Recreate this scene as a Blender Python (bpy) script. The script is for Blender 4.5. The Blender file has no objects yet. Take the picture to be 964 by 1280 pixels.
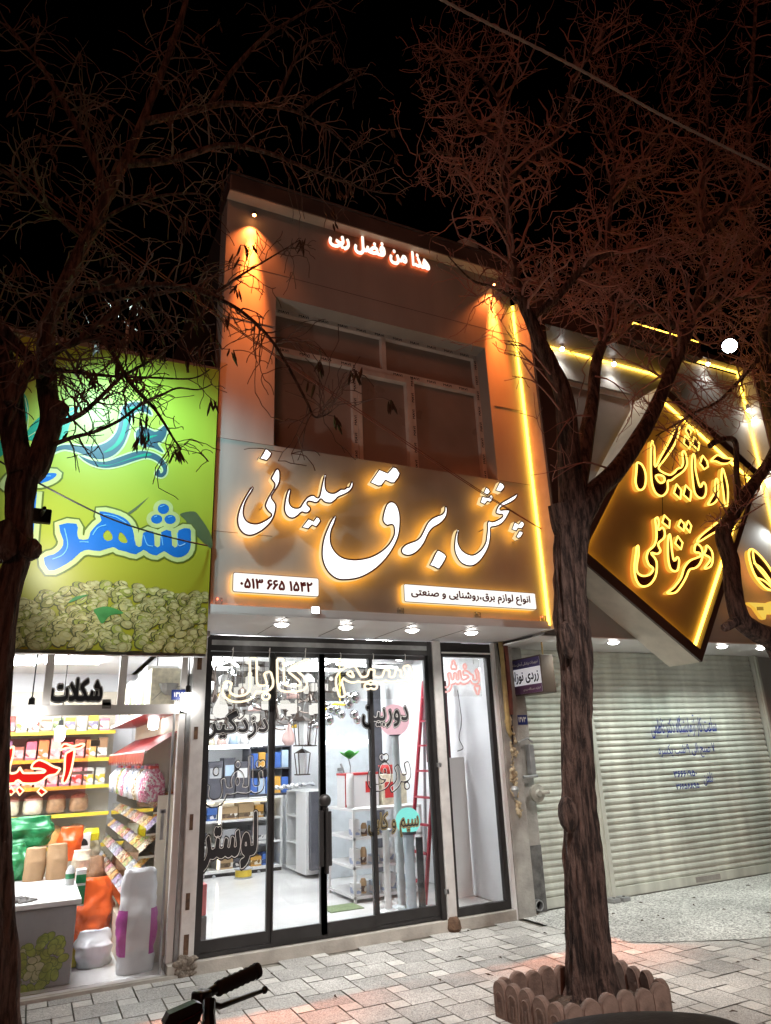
import bpy, bmesh, math, random
from mathutils import Vector, Matrix, noise
random.seed(11)
R_ = math.radians
SC = bpy.context.scene
COL = SC.collection
PI = math.pi
# ------------------------------------------------------------------ camera model
FPX, PITCH, ROLL, YAW = 864.4, R_(18.9686), R_(-2.3308), R_(26.4049)
CAM = Vector((0, 0, 1.6))
_F = Vector((math.sin(YAW)*math.cos(PITCH), math.cos(YAW)*math.cos(PITCH), math.sin(PITCH)))
_R0 = Vector((math.cos(YAW), -math.sin(YAW), 0)); _U0 = _R0.cross(_F)
_R = math.cos(ROLL)*_R0 + math.sin(ROLL)*_U0
_U = -math.sin(ROLL)*_R0 + math.cos(ROLL)*_U0
def ray(x, y): return (_F*FPX + _R*(x-482) - _U*(y-640)).normalized()
def P(x, y, Y): d = ray(x, y); return CAM + d*(Y/d.y)          # survey point on the plane at depth Y
def PX(x, y, X): d = ray(x, y); return CAM + d*(X/d.x)
def PZ(x, y, z): d = ray(x, y); return CAM + d*((z-1.6)/d.z)
# ------------------------------------------------------------------ tagging
def tag(o, label=None, cat=None, group=None, kind=None):
    if label: o['label'] = label
    if cat: o['category'] = cat
    if group: o['group'] = group
    if kind: o['kind'] = kind
    return o
def thing(name, label, cat, loc=(0, 0, 0), group=None):
    o = bpy.data.objects.new(name, None); COL.objects.link(o); o.location = loc; o.empty_display_size = .1
    o['_base'] = tuple(loc)
    return tag(o, label, cat, group)
def base_of(p):
    v = Vector((0, 0, 0))
    while p is not None: v += p.location; p = p.parent
    return v
def link(name, me, parent=None, world=True):
    """mesh is in world coordinates; it is moved into its parent's frame"""
    o = bpy.data.objects.new(name, me); COL.objects.link(o)
    if parent is not None:
        if world: me.transform(Matrix.Translation(-base_of(parent)))
        o.parent = parent
    return o
def rebase(o, loc):
    """give a top-level mesh its own origin"""
    loc = Vector(loc); o.data.transform(Matrix.Translation(-loc)); o.location = loc; return o
def copy_tree(o, parent=None, dz=None):
    c = o.copy(); COL.objects.link(c); c.parent = parent
    for ch in list(o.children): copy_tree(ch, c)
    return c
# ------------------------------------------------------------------ materials
def lin(c):
    if isinstance(c, str):
        c = c.lstrip('#'); c = tuple(int(c[i:i+2], 16)/255 for i in (0, 2, 4))
        return tuple((v/12.92 if v <= .04045 else ((v+.055)/1.055)**2.4) for v in c)
    return c
MATS = {}
def M(name, col=(.5, .5, .5), rough=.6, metal=0., var=.12, scale=6., bump=0., bscale=40., emis=None, es=0., spec=.5, stretch=(1, 1, 1), coat=0., alpha=1.):
    m = bpy.data.materials.new(name); m.use_nodes = True; nt = m.node_tree; N = nt.nodes; L = nt.links
    b = N['Principled BSDF']; col = lin(col)
    b.inputs['Base Color'].default_value = (*col, 1); b.inputs['Roughness'].default_value = rough
    b.inputs['Metallic'].default_value = metal; b.inputs['Specular IOR Level'].default_value = spec
    b.inputs['Coat Weight'].default_value = coat
    if emis is not None:
        b.inputs['Emission Color'].default_value = (*lin(emis), 1); b.inputs['Emission Strength'].default_value = es
    if var > 0 or bump > 0:
        tc = N.new('ShaderNodeTexCoord'); mp = N.new('ShaderNodeMapping'); mp.inputs['Scale'].default_value = stretch
        L.new(tc.outputs['Object'], mp.inputs['Vector'])
        nz = N.new('ShaderNodeTexNoise'); nz.inputs['Scale'].default_value = scale; nz.inputs['Detail'].default_value = 6
        L.new(mp.outputs[0], nz.inputs['Vector'])
        if var > 0:
            cr = N.new('ShaderNodeMapRange'); cr.inputs['From Min'].default_value = .3; cr.inputs['From Max'].default_value = .7
            cr.inputs['To Min'].default_value = 1-var; cr.inputs['To Max'].default_value = 1+var
            L.new(nz.outputs['Fac'], cr.inputs['Value'])
            mx = N.new('ShaderNodeVectorMath'); mx.operation = 'SCALE'; mx.inputs[0].default_value = col
            L.new(cr.outputs[0], mx.inputs['Scale']); L.new(mx.outputs[0], b.inputs['Base Color'])
            rr = N.new('ShaderNodeMapRange'); rr.inputs['To Min'].default_value = max(.02, rough-.12); rr.inputs['To Max'].default_value = min(1, rough+.12)
            L.new(nz.outputs['Fac'], rr.inputs['Value']); L.new(rr.outputs[0], b.inputs['Roughness'])
        if bump > 0:
            n2 = N.new('ShaderNodeTexNoise'); n2.inputs['Scale'].default_value = bscale; n2.inputs['Detail'].default_value = 8
            L.new(mp.outputs[0], n2.inputs['Vector'])
            bp = N.new('ShaderNodeBump'); bp.inputs['Strength'].default_value = bump; bp.inputs['Distance'].default_value = .02
            L.new(n2.outputs['Fac'], bp.inputs['Height']); L.new(bp.outputs[0], b.inputs['Normal'])
    MATS[name] = m
    return m
def E(name, col, s):
    m = bpy.data.materials.new(name); m.use_nodes = True; nt = m.node_tree; nt.nodes.clear()
    o = nt.nodes.new('ShaderNodeOutputMaterial'); e = nt.nodes.new('ShaderNodeEmission')
    e.inputs[0].default_value = (*lin(col), 1); e.inputs[1].default_value = s; nt.links.new(e.outputs[0], o.inputs[0])
    MATS[name] = m; return m
def glassmat(name, tint=(1, 1, 1), refl=.06, rough=.02):
    m = bpy.data.materials.new(name); m.use_nodes = True; nt = m.node_tree; nt.nodes.clear(); N = nt.nodes; L = nt.links
    o = N.new('ShaderNodeOutputMaterial'); t = N.new('ShaderNodeBsdfTransparent'); t.inputs[0].default_value = (*tint, 1)
    g = N.new('ShaderNodeBsdfGlossy'); g.inputs['Roughness'].default_value = rough
    f = N.new('ShaderNodeFresnel'); f.inputs[0].default_value = 1.45
    mr = N.new('ShaderNodeMath'); mr.operation = 'MULTIPLY'; mr.inputs[1].default_value = refl/.04
    x = N.new('ShaderNodeMixShader'); L.new(f.outputs[0], mr.inputs[0]); mr.use_clamp = True
    L.new(mr.outputs[0], x.inputs[0]); L.new(t.outputs[0], x.inputs[1]); L.new(g.outputs[0], x.inputs[2]); L.new(x.outputs[0], o.inputs[0])
    MATS[name] = m; return m
# ------------------------------------------------------------------ mesh builder
class MB:
    def __init__(s): s.v = []; s.f = []; s.mi = []; s.cur = 0
    def add(s, vs, fs):
        n = len(s.v); s.v += [tuple(v) for v in vs]
        for f in fs: s.f.append([i+n for i in f]); s.mi.append(s.cur)
        return s
    def quad(s, *p): return s.add(p, [list(range(len(p)))])
    def box(s, x0, x1, y0, y1, z0, z1, c=0.):
        if c > 0: return s.cbox(x0, x1, y0, y1, z0, z1, c)
        v = [(x, y, z) for z in (z0, z1) for y in (y0, y1) for x in (x0, x1)]
        return s.add(v, [(0, 2, 3, 1), (4, 5, 7, 6), (0, 1, 5, 4), (2, 6, 7, 3), (0, 4, 6, 2), (1, 3, 7, 5)])
    def cbox(s, x0, x1, y0, y1, z0, z1, c):
        bm = bmesh.new(); bmesh.ops.create_cube(bm, size=1)
        for v in bm.verts: v.co = Vector((x0+(v.co.x+.5)*(x1-x0), y0+(v.co.y+.5)*(y1-y0), z0+(v.co.z+.5)*(z1-z0)))
        bmesh.ops.bevel(bm, geom=bm.edges[:], offset=c, segments=2, affect='EDGES', profile=.5)
        return s.addbm(bm)
    def addbm(s, bm, mat=None):
        bm.verts.index_update()
        vs = [(mat @ v.co if mat else v.co) for v in bm.verts]; fs = [[v.index for v in f.verts] for f in bm.faces]
        bm.free(); return s.add(vs, fs)
    def obox(s, c, size, rot=None, ch=0.):
        t = MB(); h = [q/2 for q in size]; t.box(-h[0], h[0], -h[1], h[1], -h[2], h[2], ch)
        m = rot or Matrix.Identity(3); c = Vector(c)
        return s.add([c + m @ Vector(v) for v in t.v], t.f)
    def tube(s, pts, r, n=8, cap=True, rf=None):
        pts = [Vector(p) for p in pts]; k = len(pts)
        if isinstance(r, (int, float)): r = [r]*k
        t0 = (pts[1]-pts[0]).normalized(); a = t0.orthogonal().normalized(); vs = []; fs = []
        for i, p in enumerate(pts):
            t = ((pts[min(i+1, k-1)]-pts[max(i-1, 0)])); t = t.normalized() if t.length > 1e-9 else t0
            a = (a - t*a.dot(t)); a = a.normalized() if a.length > 1e-6 else t.orthogonal().normalized(); b = t.cross(a)
            for j in range(n):
                q = 2*PI*j/n; rr = r[i] if rf is None else r[i]*rf(i, q, p)
                vs.append(p + (a*math.cos(q)+b*math.sin(q))*rr)
        for i in range(k-1):
            for j in range(n): fs.append((i*n+j, i*n+(j+1) % n, (i+1)*n+(j+1) % n, (i+1)*n+j))
        if cap: fs.append(tuple(range(n-1, -1, -1))); fs.append(tuple((k-1)*n+j for j in range(n)))
        return s.add(vs, fs)
    def ring(s, pts, r, n=6):
        """closed tube"""
        pts = [Vector(p) for p in pts]; k = len(pts); vs = []; fs = []; a = None
        for i, p in enumerate(pts):
            t = (pts[(i+1) % k]-pts[i-1]).normalized() if (pts[(i+1) % k]-pts[i-1]).length > 1e-9 else Vector((1, 0, 0))
            a = Vector((0, -1, 0)) if abs(t.y) < .9 else Vector((1, 0, 0))
            a = (a - t*a.dot(t)).normalized(); b = t.cross(a)
            for j in range(n): q = 2*PI*j/n; vs.append(p+(a*math.cos(q)+b*math.sin(q))*r)
        for i in range(k):
            for j in range(n): fs.append((i*n+j, i*n+(j+1) % n, ((i+1) % k)*n+(j+1) % n, ((i+1) % k)*n+j))
        return s.add(vs, fs)
    def lathe(s, prof, c=(0, 0, 0), axis='Z', n=20):
        vs = []; fs = []; c = Vector(c)
        for (r, h) in prof:
            for j in range(n):
                q = 2*PI*j/n; x, y = r*math.cos(q), r*math.sin(q)
                d = {'Z': (x, y, h), 'Y': (x, h, y), 'X': (h, x, y)}[axis] if isinstance(axis, str) else axis @ Vector((x, y, h))
                vs.append(c+Vector(d))
        k = len(prof)
        for i in range(k-1):
            for j in range(n): fs.append((i*n+j, i*n+(j+1) % n, (i+1)*n+(j+1) % n, (i+1)*n+j))
        if prof[0][0] > 1e-5: fs.append(tuple(range(n-1, -1, -1)))
        if prof[-1][0] > 1e-5: fs.append(tuple((k-1)*n+j for j in range(n)))
        return s.add(vs, fs)
    def ball(s, c, r, n=14, sq=(1, 1, 1)):
        m = max(6, n//2); prof = [(math.sin(PI*i/m), -math.cos(PI*i/m)) for i in range(m+1)]
        vs = []; fs = []; c = Vector(c)
        for (a, h) in prof:
            for j in range(n): q = 2*PI*j/n; vs.append(c+Vector((a*math.cos(q)*sq[0], a*math.sin(q)*sq[1], h*sq[2]))*r)
        for i in range(m):
            for j in range(n): fs.append((i*n+j, i*n+(j+1) % n, (i+1)*n+(j+1) % n, (i+1)*n+j))
        return s.add(vs, fs)
    def build(s, name, mats, parent=None, smooth=False, weld=True, angle=None):
        me = bpy.data.meshes.new(name); me.from_pydata(s.v, [], s.f)
        if not isinstance(mats, (list, tuple)): mats = [mats]
        for m in mats: me.materials.append(m)
        if len(mats) > 1: me.polygons.foreach_set('material_index', s.mi)
        if weld:
            bm = bmesh.new(); bm.from_mesh(me); bmesh.ops.remove_doubles(bm, verts=bm.verts, dist=1e-5)
            bmesh.ops.recalc_face_normals(bm, faces=bm.faces); bm.to_mesh(me); bm.free()
        if smooth:
            me.polygons.foreach_set('use_smooth', [True]*len(me.polygons))
            if smooth != 'all':
                try: me.set_sharp_from_angle(angle=R_(40))
                except Exception: pass
        me.update()
        return link(name, me, parent)
def smooth_loop(p, k=4):
    n = len(p); out = []
    for i in range(n):
        p0, p1, p2, p3 = (Vector(p[(i+j-1) % n]) for j in range(4))
        for q in range(k):
            t = q/k; out.append(.5*((2*p1)+(p2-p0)*t+(2*p0-5*p1+4*p2-p3)*t*t+(3*p1-p0-3*p2+p3)*t**3))
    return out
def spline(p, k=5):
    p = [Vector(q) for q in p]; n = len(p); out = []
    for i in range(n-1):
        p0, p1, p2, p3 = p[max(i-1, 0)], p[i], p[i+1], p[min(i+2, n-1)]
        for q in range(k):
            t = q/k; out.append(.5*((2*p1)+(p2-p0)*t+(2*p0-5*p1+4*p2-p3)*t*t+(3*p1-p0-3*p2+p3)*t**3))
    out.append(p[-1]); return out
def area2(l): return sum(l[i-1][0]*l[i][1]-l[i][0]*l[i-1][1] for i in range(len(l)))/2
def inset(l, d):
    """move a closed 2-D loop inwards by d (outwards if d < 0)"""
    n = len(l); s = 1 if area2(l) > 0 else -1; out = []
    for i in range(n):
        a = Vector(l[i])-Vector(l[i-1]); b = Vector(l[(i+1) % n])-Vector(l[i])
        a = a.normalized() if a.length > 1e-9 else b.normalized(); b = b.normalized() if b.length > 1e-9 else a
        t = (a+b); t = t.normalized() if t.length > 1e-6 else a
        out.append(Vector(l[i])+Vector((-t.y, t.x))*d*s)
    return out
FRONT = Matrix(((1, 0, 0, 0), (0, 0, -1, 0), (0, 1, 0, 0), (0, 0, 0, 1)))      # (x, up, out) -> facade facing -Y
def flat(loops, depth):
    """filled, extruded mesh of 2-D loops: back at 0, front at depth (local z)"""
    cu = bpy.data.curves.new('c', 'CURVE'); cu.dimensions = '2D'; cu.fill_mode = 'BOTH'; cu.extrude = max(depth, .0002)/2
    for l in loops:
        sp = cu.splines.new('POLY'); sp.points.add(len(l)-1); sp.use_cyclic_u = True
        for q, v in zip(sp.points, l): q.co = (v[0], v[1], 0, 1)
    ob = bpy.data.objects.new('c', cu); me = bpy.data.meshes.new_from_object(ob); bpy.data.objects.remove(ob); bpy.data.curves.remove(cu)
    bm = bmesh.new(); bm.from_mesh(me); bmesh.ops.remove_doubles(bm, verts=bm.verts, dist=1e-6); bmesh.ops.recalc_face_normals(bm, faces=bm.faces)
    bm.to_mesh(me); bm.free(); me.transform(Matrix.Translation((0, 0, max(depth, .0002)/2))); me.materials.clear()
    return me
def frame(o, xd=(1, 0, 0), up=(0, 0, 1), nrm=(0, -1, 0)):
    m = Matrix.Identity(4)
    for i in range(3): m[i][0], m[i][1], m[i][2], m[i][3] = xd[i], up[i], nrm[i], o[i]
    return m
def plate(name, loops, depth, mats, mat4, parent=None):
    """mats: one, or (front, side, back)"""
    me = flat(loops, depth)
    if not isinstance(mats, (list, tuple)): mats = [mats]
    for m in mats: me.materials.append(m)
    if len(mats) == 3:
        for p in me.polygons: p.material_index = 0 if p.normal.z > .5 else 2 if p.normal.z < -.5 else 1
    me.transform(mat4)
    return link(name, me, parent)
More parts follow.
